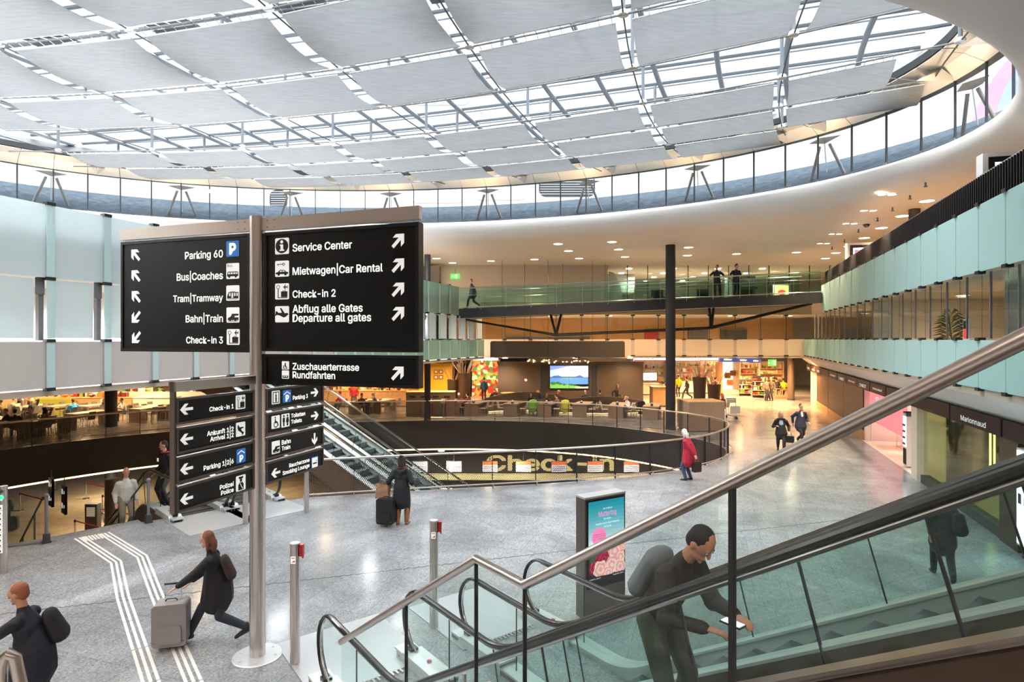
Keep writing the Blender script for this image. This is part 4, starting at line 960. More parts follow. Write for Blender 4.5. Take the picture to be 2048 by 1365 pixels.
# ================================================================ advertising totem
K0 = V3((1.19, 9.79, 0)); ke, kn = V3((.86, .51, 0)).normalized(), V3((.51, -.86, 0)).normalized()
kf = Face(K0, ke, kn); ad = thing('advertising_totem', 'grey advertising totem with a flower poster screen behind the escalators', 'totem', K0 + ke*.43)
mb = MB(); kf.rect(mb, 0, 0, .86, 1.99, -.24, 0); mb.build('housing', M['bronze'], ad, True)
mb = MB(); kf.rect(mb, -.005, 1.97, .865, 2.0, -.245, .005); mb.build('top_cover', M['alu'], ad, True)
xa, zt = kf.hit(1176, 1006); xb, _ = kf.hit(1247, 1000); _, zb = kf.hit(1176, 1166)
mb = MB(); kf.rect(mb, .035, zb-.12, .825, 1.94, 0, .012); mb.build('bezel', M['black'], ad, True)
def printmat(n, c): return mat('print_' + n, c, .4, emit=.28)
wd, ht = xb-xa, zt-zb; NB = 12; mb = MB(); ms = []
for k in range(NB):
    f = k/(NB-1); mb.mi = k; ms.append(printmat('sky%d' % k, tuple(int(a*(1-f)+b*f) for a, b in zip((204, 226, 226), (22, 146, 166))))); kf.rect(mb, xa, zb+ht*(.42+.58*k/NB), xb, zb+ht*(.42+.58*(k+1)/NB), .012, .016)
mb.mi = NB; ms.append(printmat('night', (44, 16, 26))); kf.rect(mb, xa, zb+ht*.06, xb, zb+ht*.42, .012, .016)
mb.mi = NB+1; ms.append(M['black']); kf.rect(mb, xa, zb, xb, zb+ht*.06, .012, .016)
scr = mb.build('poster', ms, ad, True)
random.seed(5); cols_ = [printmat('rose', (190, 24, 80)), printmat('blush', (226, 160, 156)), printmat('petal', (240, 206, 196)), printmat('wine', (120, 14, 34)), printmat('leaf', (58, 92, 62))]
mb = MB(); zz = .017
for (u, v, r_, c_) in ((.2, .3, .15, 3), (.45, .36, .14, 0), (.72, .33, .2, 1), (.88, .24, .16, 1), (.15, .18, .17, 3), (.4, .26, .13, 0), (.62, .16, .2, 1), (.3, .14, .19, 2), (.85, .12, .17, 2), (.06, .3, .1, 4), (.8, .44, .07, 4), (.14, .44, .09, 2), (.5, .08, .14, 1), (.93, .38, .1, 1)):
    for q in range(4):
        rr = r_*(1-.24*q); mb.mi = c_ if q % 2 == 0 else (3, 2, 1, 0, 4)[c_]
        pts = [(min(wd, max(0, wd*u+rr*wd*(1+.13*math.sin(5*t+q+u*9))*math.cos(t))), min(ht*.5, max(ht*.06, ht*v+rr*wd*(1+.13*math.cos(6*t+q))*math.sin(t)))) for t in [2*math.pi*i/22 for i in range(22)]]
        kf.shape(mb, [pts], zz, zz+.0012, xa, zb); zz += .0008
mb.build('flowers', cols_, scr, True)
mb = MB(); kf.shape(mb, [ring(xa+wd*.28, zb+ht*.55, wd*.2, 32)], .02, .023); disc_ = mb.build('badge', printmat('badge', (248, 140, 190)), scr, True)
pk = printmat('pink_ink', (244, 150, 200)); wh = printmat('white_ink', (240, 248, 248))
txt('Muttertag', kf, xa+wd*.52, zb+ht*.80, pk, scr, width=wd*.5, size=.17, align='CENTER', d=.022)
for s, v, w_ in (('Am 8. Mai ist', .885, .26), ('Wir wissen,', .755, .22), ('Ankunft 1 und in Airport Shopping', .70, .66), ('für Sie da', .655, .2)): txt(s, kf, xa+wd*.52, zb+ht*v, wh, scr, width=wd*w_, size=.058, align='CENTER', d=.022)
for s, v in (('MARSANO Pop-up', .575), ('im Airport Shopping', .55), ('vom 7.-8. Mai 2017', .52)): txt(s, kf, xa+wd*.28, zb+ht*v, M['blk'], disc_, width=wd*.3, size=.03, align='CENTER', d=.026)
txt('MARSANO', kf, xa+wd*.5, zb+ht*.13, wh, scr, width=wd*.5, size=.085, align='CENTER', d=.036); txt('Flughafen Zürich', kf, xb-.02, zb+ht*.02, wh, scr, width=wd*.3, size=.045, align='RIGHT', d=.022)
txt('Ankunft 1, Level 0', kf, xa+.02, zb+ht*.02, wh, scr, width=wd*.3, size=.045, d=.022)
# ================================================================ people
def soft(mb, name, m, par, vox, it=5):
    o = mb.build(name, m, par, smooth=True)
    r = o.modifiers.new('join', 'REMESH'); r.mode = 'VOXEL'; r.voxel_size = vox; r.use_smooth_shade = True
    s = o.modifiers.new('soften', 'SMOOTH'); s.iterations = it; s.factor = .5
    return o
def ik(a, t, l1, l2, pole):
    a, t = V3(a), V3(t); d = t-a; L = min(d.length, (l1+l2)*.995); d.normalize(); t = a+d*L
    x = (l1*l1-l2*l2+L*L)/(2*L); hh = math.sqrt(max(0, l1*l1-x*x)); p = V3(pole); p = p-d*p.dot(d); p.normalize()
    return a+d*x+p*hh, t
POSE = {
 'stand': dict(),
 'walk': dict(fl=(-.09, .32, .0), fr=(.09, -.36, .10), hl=(-.23, -.2, .90), hr=(.22, .24, .98), lean=4, pz=.90),
 'walk2': dict(fl=(-.09, -.34, .10), fr=(.09, .30, .0), hl=(-.22, .24, .98), hr=(.23, -.2, .90), lean=4, pz=.90),
 'sit': dict(pz=.50, fl=(-.12, .42, 0), fr=(.12, .44, 0), hl=(-.13, .46, .79), hr=(.14, .44, .79), lean=12, hp=12),
 'sit2': dict(pz=.50, fl=(-.12, .40, 0), fr=(.13, .36, 0), hl=(-.12, .34, .80), hr=(.10, .26, 1.12), lean=16, hp=18),
 'stool': dict(pz=.78, fl=(-.1, .3, .28), fr=(.1, .32, .28), hl=(-.2, .36, 1.0), hr=(.2, .36, 1.0), lean=14, hp=14),
}
def person(label, loc, rz=0.0, h=1.74, pose='stand', top=(30, 32, 38), bot=(34, 36, 44), shoe=(22, 22, 24), hair=(60, 44, 34), style='short', skin='skin',
           length=.10, detail=0, group=None, sleeves='long', extra=None, pants=True, **kw):
    q = dict(lean=2, hp=4, yaw=0, pz=.93, py=0, fl=(-.1, 0, 0), fr=(.1, .03, 0), hl=(-.25, .06, .86), hr=(.25, .06, .86)); q.update(POSE[pose]); q.update(kw)
    t = thing('person', label, 'person', loc, rz, group); t.scale = (h/1.76,)*3
    vb = .0085 if detail == 2 else .012 if detail else .022; vg = .011 if detail == 2 else .015 if detail else .026
    P = V3((0, q['py'], q['pz'])); th = R(q['lean']); up = V3((0, math.sin(th), math.cos(th))); X = V3((1, 0, 0))
    chest, neck = P+up*.31, P+up*.50
    hd_a = th*.5 + R(q['hp']); hup = V3((0, math.sin(hd_a), math.cos(hd_a))); hc = neck+up*.05+hup*.165
    HM = Matrix.Rotation(R(q['yaw']), 4, 'Z') @ Matrix.Rotation(-hd_a, 4, 'X')
    def hp_(x, y, z): return hc + HM.to_3x3() @ V3((x, y, z))
    b = MB()
    b.limb([P-V3((0, 0, .06)), P+up*.12, chest, P+up*.45], [.145, .125, .145, .11], ax=X, asp=.66)
    b.limb([P+up*.44, neck, hc-hup*.06], [.075, .056, .054])
    b.ball(hc+hup*.02, (.076, .094, .112), 14, HM); b.ball(hp_(0, .03, -.06), (.056, .062, .055), 12, HM)
    b.limb([hp_(0, .088, .03), hp_(0, .108, -.018)], [.010, .016], n=6)
    b.ball(hp_(0, .094, -.058), (.024, .012, .010), 8, HM); b.ball(hp_(0, .085, -.095), (.022, .02, .018), 8, HM)
    for sx in (-1, 1):
        b.ball(hp_(sx*.077, -.005, -.005), (.012, .022, .034), 8, HM); b.ball(hp_(sx*.034, .085, .034), (.02, .012, .008), 8, HM)
    g, tr = MB(), MB(); hands = []
    top_r = .03 if length < .2 else .04
    g.limb([P-V3((0, 0, .05)), P+up*.12, chest, P+up*.43], [.150+top_r, .138+top_r, .152+top_r, .105+top_r*.6], ax=X, asp=.72)
    g.limb([P+up*.45, neck+up*.03], [.095, .07], asp=.9, ax=X)
    if length > .12:
        low = P+V3((0, .02, -length)); g.limb([P+up*.2, P+up*.05, P+V3((0, .01, -length*.55)), low], [.172, .212, .232, .24], ax=X, asp=1.0 if abs(q['fl'][1]-q['fr'][1]) > .4 else .85)
    for sx, hk in ((-1, 'hl'), (1, 'hr')):
        sh = P+up*.43+X*(.17*sx); el, wr = ik(sh, q[hk], .29, .26, (sx*.4, -.9, -.2))
        if sleeves == 'long': g.ball(el, .066+top_r*.3)
        g.ball(sh+V3((0, 0, -.012)), .07)
        b.limb([sh, el], [.052, .042]); b.limb([el, wr], [.041, .029])
        f = (wr-el).normalized(); side = (X*sx - f*f.dot(X)*sx)
        if side.length < .2: side = V3((0, 0, 1))
        side.normalize(); nrm = f.cross(side)
        if nrm.y < 0 and abs(f.z) > .5: nrm = -nrm
        pal = wr+f*.05; b.limb([wr, wr+f*.085], [.026, .034], ax=side, asp=.5, n=10)
        curl = V3((0, .5, -.2)) if abs(f.z) > .6 else V3((0, 0, -.6))
        for k in range(4):
            r0 = wr+f*.088+side*((k-1.5)*.0185); ln = (.036, .042, .040, .031)[k]
            m1 = r0+(f+curl*.25).normalized()*ln; m2 = m1+(f+curl*.9).normalized()*ln*.75; m3 = m2+(f*.5+curl*1.3).normalized()*ln*.55
            b.limb([r0-f*.02, m1, m2, m3], [.0105, .0095, .009, .0075], n=7)
        tb = wr+f*.03-side*.028; b.limb([tb, tb-side*.02+f*.03, tb-side*.018+f*.06+curl*.012], [.012, .0105, .008], n=7)
        hands.append(wr+f*.10)
        if sleeves == 'long': g.limb([sh+X*(-.02*sx), sh, el, wr-f*.01], [.075, .072+top_r*.3, .06+top_r*.3, .047])
        else: g.limb([sh+X*(-.02*sx), sh, sh.lerp(el, .7)], [.075, .07, .066])
    for sx, fk in ((-1, 'fl'), (1, 'fr')):
        hip = P+V3((.095*sx, 0, -.03)); an = V3(q[fk])+V3((0, 0, .085)); kn, an = ik(hip, an, .44, .43, (sx*.08, 1, .1))
        b.limb([hip, kn], [.085, .056]); b.limb([kn, kn.lerp(an, .4), an], [.055, .054, .036])
        if pants: tr.ball(kn, .077); tr.limb([hip+V3((0, 0, .05)), hip, kn], [.10, .105, .075]); tr.limb([kn, kn.lerp(an, .4), an+V3((0, 0, .0))], [.075, .07, .056])
        dn = (an-kn).normalized(); to = V3((0, 1, 0)) - dn*dn.y
        to = V3((sx*.1, .9, -.12 if q[fk][2] < .04 else -.55)).normalized()
        s = MB(); s.limb([an+V3((0, -.035, -.045)), an+to*.08+V3((0, 0, -.05)), an+to*.17+V3((0, 0, -.052))], [.046, .048, .038], asp=.8, ax=X); s.limb([an+V3((0, 0, .03)), an+V3((0, 0, -.04))], [.05, .05])
        soft(s, 'shoe', tint('shoe_%d_%d_%d' % shoe, shoe, rough=.5), t, max(vg, .014), 3)
    if pants: tr.limb([P+V3((0, 0, .08)), P-V3((0, 0, .07))], [.15, .155], ax=X, asp=.72)
    soft(b, 'body', M[skin], t, vb, 3 if detail else 4)
    soft(g, 'jacket' if sleeves == 'long' else 'shirt', tint('cloth_%d_%d_%d' % top, top), t, vg)
    if pants: soft(tr, 'trousers', tint('cloth_%d_%d_%d' % bot, bot), t, vg)
    hm = tint('hair_%d_%d_%d' % hair, hair, rough=.8)
    if style != 'bald':
        hh = MB(); hh.ball(hp_(0, -.02, .042), (.083, .098, .094), 14, HM); hh.ball(hp_(0, -.045, -.0), (.076, .068, .09), 12, HM)
        if style in ('long', 'bob'):
            ln = .30 if style == 'long' else .15
            hh.limb([hp_(0, -.05, .03), hp_(0, -.075, -.08), hp_(0, -.075, -.08)-V3((0, 0, ln*.5)), hp_(0, -.07, -.08)-V3((0, 0, ln))], [.08, .085, .08, .05], ax=X, asp=.6)
            for sx in (-1, 1): hh.limb([hp_(sx*.07, -.01, .05), hp_(sx*.082, -.01, -.06), hp_(sx*.08, .0, -.06)-V3((0, 0, ln*.6))], [.026, .03, .022])
        soft(hh, 'hair', hm, t, .012 if detail else .018, 3)
        if style == 'cap': 
            cm = MB(); cm.ball(hp_(0, -.008, .06), (.09, .105, .085), 14, HM); cm.limb([hp_(0, .08, .06), hp_(0, .16, .05)], [.07, .05], ax=X, asp=.2); soft(cm, 'cap', tint('capwhite', (225, 225, 228)), t, .014, 3)
    if detail:
        for sx in (-1, 1):
            MB().ball(hp_(sx*.034, .089, .018), (.011, .006, .005), 10, HM).build('eye', tint('eyewhite', (206, 200, 196)) if detail == 2 else M['blk'], t, smooth=True)
            if detail == 2: MB().ball(hp_(sx*.034, .0945, .018), (.0055, .003, .006), 8, HM).build('pupil', M['blk'], t, smooth=True)
    t['hands'] = 0; del t['hands']
    w_ = Matrix.Translation(t.location) @ Matrix.Rotation(rz, 4, 'Z') @ Matrix.Scale(h/1.76, 4)
    return t, [w_ @ p for p in hands], w_, dict(bk=lambda z, d, x=0.0: P + up*z + V3((x, -math.cos(th)*d, math.sin(th)*d)), P=P, up=up, chest=chest, neck=neck, hc=hc, hp=hp_, X=X, vg=vg)
def add(t, mb, name, m, vox=None, it=3):
    return soft(mb, name, m, t, vox, it) if vox else mb.build(name, m, t, smooth=True)

# elderly woman in red at the balustrade
t, hn, w_, k = person('white haired person in a red padded coat leaning over the balustrade', gnd(1377, 961), R(52), 1.66, 'stand', (176, 28, 52), (62, 74, 98), (22, 22, 24), (226, 226, 226), 'bob', length=.30, detail=2,
    lean=10, hp=14, hl=(-.06, -.24, .86), hr=(.06, -.26, .84), fl=(-.11, .06, 0), fr=(.11, -.04, 0))
mb = MB()
for z in (.05, .2, .34): mb.tube([k['P']+k['up']*z + V3((.2*math.cos(a), .145*math.sin(a), 0)) for a in [2*math.pi*i/24 for i in range(24)]], .008, 5, closed=True)
add(t, mb, 'quilt_seam', tint('redseam', (150, 22, 42)))
bag = thing('handbag', 'dark brown shopping bag held behind the back of the person in red', 'bag', hn[1]-V3((0, 0, .5)), R(20))
mb = MB().poly([rrect(.30, .34, .04)], -.06, .06, Matrix.Translation((-.15, 0, .02)) @ Matrix.Rotation(R(90), 4, 'X')); mb.build('body', tint('bagbrown', (48, 34, 30)), bag, smooth=False)
for y in (-.03, .03): MB().tube([(-.07, y, .35), (-.05, y, .46), (0, 0, .5), (.05, y, .46), (.07, y, .35)], .009, 6).build('handle', M['red'], bag, smooth=True)
# woman with suitcase
gw = gnd(803, 1050)
t, hn, w_, k = person('woman in a black hooded parka and tan boots seen from behind with her suitcase', gw, R(-6), 1.70, 'stand', (28, 32, 36), (24, 24, 28), (150, 96, 58), (52, 40, 34), 'long', length=.34, detail=2,
    hl=(-.36, .12, .93), hr=(.24, .16, 1.0), fl=(-.10, .0, 0), fr=(.12, .05, 0), hp=0)
mb = MB().limb([k['neck']+V3((-.12, -.05, -.02)), k['neck']+V3((0, -.13, -.09)), k['neck']+V3((.12, -.05, -.02))], [.06, .09, .06], asp=.8); add(t, mb, 'hood', tint('cloth_28_32_36', (28, 32, 36)), .016)
mb = MB().tube([k['neck']+V3((.09*math.cos(a), .085*math.sin(a), .035)) for a in [2*math.pi*i/16 for i in range(16)]], .042, 8, closed=True); add(t, mb, 'scarf', tint('scarf', (120, 30, 44)), .014)
add(t, MB().limb([k['hp'](0, -.06, .1), k['hp'](0, -.1, .12)], [.05, .04]), 'hair_bun', tint('hair_52_40_34', (52, 40, 34)), .014)
for sx in (-.1, .12): add(t, MB().limb([(sx, 0 if sx < 0 else .05, .36), (sx, 0 if sx < 0 else .05, .07)], [.068, .056]), 'boot', tint('boot', (160, 104, 62)), .014)
def suitcase(label, loc, rz, rgb, w=.44, d=.26, h=.62, handle=.36):
    s = thing('suitcase', label, 'suitcase', loc, rz); m = tint('case_%d_%d_%d' % rgb, rgb, rough=.55)
    MB().poly([rrect(w, h, .06)], -d/2, d/2, Matrix.Translation((-w/2, 0, .07)) @ Matrix.Rotation(R(90), 4, 'X')).build('shell', m, s)
    MB().poly([rrect(w*.74, h*.42, .04)], d/2, d/2+.03, Matrix.Translation((-w*.37, 0, .12)) @ Matrix.Rotation(R(90), 4, 'X')).build('pocket', m, s)
    for z in (.15, h-.02): MB().tube([(-w/2+.02, -d/2-.004, z), (w/2-.02, -d/2-.004, z)], .006, 6).build('zip', M['grey'], s)
    for x in (-.11, .11): MB().tube([(x, .09, h+.05), (x, .09, h+handle)], .008, 8).build('telescopic_rod', M['chrome'], s)
    MB().tube([(-.12, .09, h+handle), (.12, .09, h+handle)], .016, 8).build('grip', M['rubber'], s)
    MB().tube([(-.08, 0, h+.08), (-.06, 0, h+.11), (.06, 0, h+.11), (.08, 0, h+.08)], .01, 6).build('carry_handle', M['rubber'], s)
    for x in (-1, 1):
        for y in (-1, 1): MB().cyl((0, 0), .03, -.012, .012, 12).build('wheel', M['rubber'], s, loc=None); s_ = s.children[-1]; s_.location = (x*(w/2-.05), y*(d/2-.04), .032); s_.rotation_euler = (R(90), 0, R(90))
    return s
suitcase('black upright soft suitcase beside the woman in the parka', gnd(773, 1053), R(-14), (24, 25, 28))
pb = thing('paper_bag', 'tan printed paper bag hanging on the black suitcase handle', 'bag', gnd(764, 1052) + V3((0, .1, .66)), R(-10))
MB().add([(-.17, -.08, 0), (.17, -.08, 0), (.17, .08, 0), (-.17, .08, 0), (-.14, -.05, .36), (.15, -.05, .33), (.15, .05, .33), (-.14, .05, .36)], [(0, 3, 2, 1), (0, 1, 5, 4), (1, 2, 6, 5), (2, 3, 7, 6), (3, 0, 4, 7)]).build('body', tint('kraft', (170, 128, 96), noise=(9, .35)), pb)
for y in (-.05, .05): MB().tube([(-.07, y, .34), (-.05, y, .45), (.05, y, .45), (.07, y, .33)], .008, 6).build('handle', tint('kraft2', (150, 110, 84)), pb)
# walkers in the hall
t, hn, w_, k = person('blonde woman in a black fur trimmed jacket and pale blue shirt walking with a bag', gnd(1562, 905), R(160), 1.70, 'walk', (26, 27, 30), (26, 26, 32), (24, 22, 22), (176, 138, 96), 'long', length=.14, detail=2, yaw=25,
    hl=(-.3, .12, .92), hr=(.2, .24, 1.12))
add(t, MB().limb([k['P']+V3((0, .095, .06)), k['chest']+V3((0, .10, .02)), k['neck']+V3((0, .05, -.02))], [.08, .085, .06], ax=(1, 0, 0), asp=.55), 'shirt', tint('palesh', (164, 190, 204)), .016)
add(t, MB().tube([k['neck']+V3((.13*math.cos(a), .11*math.sin(a)-.02, -.02+.03*math.sin(a))) for a in [2*math.pi*i/16 for i in range(16)]], .055, 8, closed=True), 'fur_collar', tint('fur', (44, 38, 36), rough=.95, bump=(60, 1.0)), .018)
hb = thing('handbag', 'black leather bag at the side of the blonde walking woman', 'bag', hn[0]-V3((0, 0, .38)), R(150))
MB().poly([rrect(.36, .26, .05)], -.07, .07, Matrix.Translation((-.18, 0, 0)) @ Matrix.Rotation(R(90), 4, 'X')).build('body', tint('leather', (24, 24, 26), rough=.35), hb)
MB().tube([(-.1, 0, .25), (-.06, 0, .38), (.06, 0, .38), (.1, 0, .25)], .01, 6).build('handle', tint('leather', (24, 24, 26)), hb)
t, hn, w_, k = person('man in a dark blue suit and white shirt walking behind the blonde woman', gnd(1601, 889), R(185), 1.80, 'walk2', (40, 46, 66), (32, 34, 46), (20, 20, 22), (56, 44, 38), 'short', length=.16, detail=1)
add(t, MB().limb([k['P']+V3((0, .09, .08)), k['chest']+V3((0, .095, .02)), k['neck']+V3((0, .045, .0))], [.055, .07, .05], ax=(1, 0, 0), asp=.6), 'shirt', tint('whitesh', (228, 226, 230)), .018)
# foreground walkers on the left
p = V3(((70-CX)*7.1/F, 7.1, 0))
t, hn, w_, k = person('ginger haired person in a navy top striding left in the lower left corner', p, R(98), 1.76, 'walk', (26, 27, 40), (40, 48, 76), (24, 24, 26), (150, 92, 66), 'short', 'skin2', .22, 2, sleeves='short', lean=14, hp=8,
    hl=(-.2, .62, 1.02), hr=(.2, .58, 1.0))
add(t, MB().limb([k['bk'](.36, .19, .1), k['bk'](.08, .24, .12)], [.12, .15], ax=(1, 0, 0), asp=.6), 'shoulder_bag', M['blackm'], .018)
lc = thing('luggage_cart', 'grey luggage cart pushed by the walker in the lower left corner', 'cart', p + V3((-1.2, -.05, 0)), R(98))
MB().tube([(-.3, -.3, .98), (.3, -.3, .98)], .018, 8).build('push_bar', M['rubber'], lc, smooth=True)
for x in (-.28, .28): MB().tube([(x, -.3, .97), (x, -.24, .3), (x, .55, .2)], .016, 8).build('side_tube', M['alu'], lc, smooth=True)
MB().bx(-.28, -.2, .2, .28, .6, .23).build('deck', M['grey'], lc); MB().bx(-.26, -.27, .62, .26, -.24, .86).build('sign_plate', M['alu'], lc)
for x, y in ((-.26, -.15), (.26, -.15), (0, .5)): MB().lathe([(.0, -.02), (.1, -.02), (.1, .02), (0, .02)], 14).build('wheel', M['rubber'], lc, loc=(x, y, .1)); lc.children[-1].rotation_euler = (0, R(90), 0)
g2 = gnd(437, 1283)
t, hn, w_, k = person('person in a long black coat striding left past the sign post with a trolley case', g2, R(103), 1.72, 'walk2', (28, 27, 30), (44, 50, 60), (40, 40, 44), (136, 88, 66), 'bob', length=.24, detail=2, lean=12, hp=10,
    hl=(-.2, .52, .98), hr=(.22, .42, .9), fl=(-.09, -.42, .14), fr=(.09, .46, 0))
add(t, MB().limb([k['bk'](.38, .19, -.1), k['bk'](.1, .23, -.08)], [.11, .13], ax=(1, 0, 0), asp=.6), 'shoulder_bag', tint('brownbag', (56, 42, 36)), .018)
suitcase('grey trolley case rolled ahead of the person in the black coat', gnd(343, 1296), R(14), (146, 140, 140), .46, .28, .62, .3)
# man bending on the escalator
pe = E(3.55, -2.86, .0); ze = (-2.86 + 8.05 - 2.45)*.628 - .06
t, hn, w_, k = person('dark haired man bending over his phone on the nearer rising escalator', V3((pe.x, pe.y, ze)), RZE-math.pi/2, 1.74, 'stand', (44, 36, 31), (78, 84, 74), (28, 28, 30), (38, 30, 28), 'short', 'skin2', .12, 2, lean=28, hp=30,
    hl=(-.14, .50, 1.06), hr=(.16, .46, 1.04), fl=(-.11, .02, 0), fr=(.11, -.06, 0), py=-.06)
add(t, MB().limb([k['bk'](.36, .18), k['bk'](.06, .2)], [.15, .16], ax=(1, 0, 0), asp=.6), 'backpack', tint('packgrey', (120, 126, 134)), .016)
ph = thing('phone', 'phone held by the man bending on the escalator', 'phone', hn[0]*.5+hn[1]*.5, RZE-math.pi/2)
MB().box((0, .0, .02), (.075, .15, .012)).build('case', M['black'], ph); MB().box((0, 0, .028), (.066, .135, .003)).build('screen', glow('phone_screen', (200, 214, 230), 1.0), ph)
# person on the right behind the escalators
t, hn, w_, k = person('white haired person in a long dark coat walking behind the escalator glass at the right', gnd(1886, 1160), R(-25), 1.76, 'walk', (36, 36, 38), (40, 44, 48), (28, 28, 30), (220, 218, 214), 'short', length=.22, detail=1)
add(t, MB().limb([k['P']+V3((.22, -.1, .36)), k['P']+V3((.25, -.12, .08))], [.11, .14], ax=(1, 0, 0), asp=.7), 'shoulder_bag', M['blackm'], .018)
# left: on the escalator and on the stairs
pm = EL(5.62, -18.2, 0)
t, hn, w_, k = person('man in a black jacket with red collar standing on the descending escalator', pm, R(150), 1.80, 'stand', (28, 28, 32), (28, 28, 34), (20, 20, 22), (58, 44, 36), 'short', length=.12, detail=1, yaw=-20, hp=14, hl=(-.22, .12, .92), hr=(.22, .14, .92))
add(t, MB().tube([k['neck']+V3((.085*math.cos(a), .08*math.sin(a), .02)) for a in [2*math.pi*i/16 for i in range(16)]], .022, 8, closed=True), 'red_collar', M['red'], .012)
mb = MB()
for sx in (-1, 1): mb.tube([k['hp'](sx*.034+.022*math.cos(a), .1, .018+.018*math.sin(a)) for a in [2*math.pi*i/12 for i in range(12)]], .003, 5, closed=True)
mb.tube([k['hp'](-.012, .104, .02), k['hp'](.012, .104, .02)], .003, 5); add(t, mb, 'glasses', M['blk'])
MB().box(k['chest']+V3((.09, .15, .02)), (.07, .006, .09)).build('badge', M['inkd'], t)
pm = EL(4.72, -18.4, -.55)
person('balding man in a white shirt coming up the stairs behind the handrail', pm, R(225), 1.72, 'stand', (226, 222, 214), (150, 138, 120), (40, 36, 34), (150, 120, 100), 'bald', detail=1)
# footbridge
def zbr(x): return 6.25 + .75*(x+3)/19.2
def ybr(x): return 33.0 - 1.5*(x+3)/19.2
for px, rz, lb, kw in ((1437, 165, 'bearded man in a navy polo shirt resting both elbows on the footbridge rail', dict(hl=(-.42, .12, 1.10), hr=(.42, .12, 1.08), fl=(-.16, .12, 0), fr=(.1, -.02, 0), lean=-4, yaw=-40)),
        (1474, 188, 'man with glasses in a navy polo shirt gripping the footbridge rail with both hands', dict(hl=(-.36, .14, .98), hr=(.36, .16, .98), lean=6, hp=20, yaw=40))):
    x = (px-CX)*32.0/F; person(lb, (x, ybr(x)+.35, zbr(x)), R(rz), 1.78, 'stand', (30, 34, 58), (36, 40, 52), (24, 24, 26), (44, 34, 30), 'short', length=.06, detail=1, sleeves='short', **kw)
x = (945-CX)*32.8/F
person('red haired person in dark clothes hurrying along the left end of the footbridge', (x, ybr(x)+.3, zbr(x)), R(80), 1.68, 'walk', (34, 34, 42), (32, 36, 44), (26, 26, 26), (170, 92, 60), 'short', length=.14, detail=0, lean=10)
# ================================================================ footbridge
br = thing('footbridge', 'dark steel footbridge with glass sides crossing the back of the hall', 'footbridge', (6.6, 32.5, 6.6))
def bp(x, dy=0.0, dz=0.0): return V3((x, ybr(x)+dy, zbr(x)+dz))
BX = [-3.2, 3, 9, 16.3]
MB().plate([[bp(x, 0) for x in BX], [bp(x, 0, -.52) for x in BX]], (0, .12, 0)).build('girder', M['anthracite'], br, True)
MB().plate([[bp(x, 2.2) for x in BX], [bp(x, 2.2, -.52) for x in BX]], (0, .12, 0)).build('girder', M['anthracite'], br, True)
MB().plate([[bp(x, .1, -.02) for x in BX], [bp(x, 2.25, -.02) for x in BX]], (0, 0, -.1)).build('deck', M['grey'], br, True)
MB().plate([[bp(x, .1, -.5) for x in BX], [bp(x, 2.25, -.5) for x in BX]], (0, 0, .03)).build('underside', M['bronze'], br, True)
for dy in (-.02, 2.3):
    MB().tube([bp(x, dy, 1.1) for x in BX], .03, 8).build('handrail', M['steelh'], br, True)
    MB().tube([bp(x, dy, .72) for x in BX], .014, 6).build('rail_rod', M['steelh'], br, True)
    MB().tube([bp(x, dy, .06) for x in BX], .03, 6).build('base_rail', M['steelh'], br, True)
    n = 14
    for k in range(n):
        x0, x1 = -3.1+19.3*k/n+.01, -3.1+19.3*(k+1)/n-.01
        MB().plate([[bp(x0, dy-.03, .05), bp(x1, dy-.03, .05)], [bp(x0, dy-.03, 1.18), bp(x1, dy-.03, 1.18)]], (0, .014, 0)).build('glass_pane', M['glassb'], br, True)
        MB().beam(bp(x0, dy, -.1), bp(x0, dy, 1.1), .012, .05, up=(0, 1, 0)).build('post', M['steelh'], br, True)
n1, n2 = at(1112, 671, 33.4), at(1423, 657, 32.8)
MB().tube([bp(-3, .9, -.5), n1, n2, bp(16.2, .9, -.5)], .06, 8).build('tie_rod', M['blackm'], br, True)
MB().tube([bp(-3, 1.5, -.5), n1 + V3((0, .5, .05)), n2 + V3((0, .5, .05)), bp(16.2, 1.5, -.5)], .05, 8).build('tie_rod', M['blackm'], br, True)
for nd, sx in ((n1, (-.3, .3)), (n2, (-.12, .12))):
    for s in sx: MB().tube([nd, bp(nd.x+s, .9, -.48)], .07, 8).build('strut', M['blackm'], br, True)
# ================================================================ canopy, pendant lamps, media wall
cn = thing('canopy', 'long brown box canopy hung on wires above the cafe seating', 'canopy', (2.7, 37, 4))
MB().poly([[(-1.3, 35.9), (6.75, 35.9), (6.75, 38.2), (-1.3, 38.2)], [(-1.1, 36.1), (-1.1, 38.0), (6.55, 38.0), (6.55, 36.1)]], 3.49, 4.40).build('fascia', M['brown'], cn, True)
MB().bx(-1.25, 35.95, 4.40, 6.7, 38.15, 4.46).build('top', M['bronze'], cn, True)
MB().bx(2.16, 35.885, 3.49, 2.18, 35.9, 4.4).build('joint', M['darkgrey'], cn, True)
for x, y in ((-.6, 36.3), (.8, 37.9), (2.17, 36.2), (3.2, 37.9), (4.85, 36.2), (5.9, 37.9)): MB().tube([(x, y, 4.4), (x, y, ZC)], .012, 5).build('wire', M['darkgrey'], cn, True)
tint('globe', (255, 214, 150), emit=4.0)
M['globeglass'] = glass('lamp_glass', (.95, .9, .8), .1, .6)
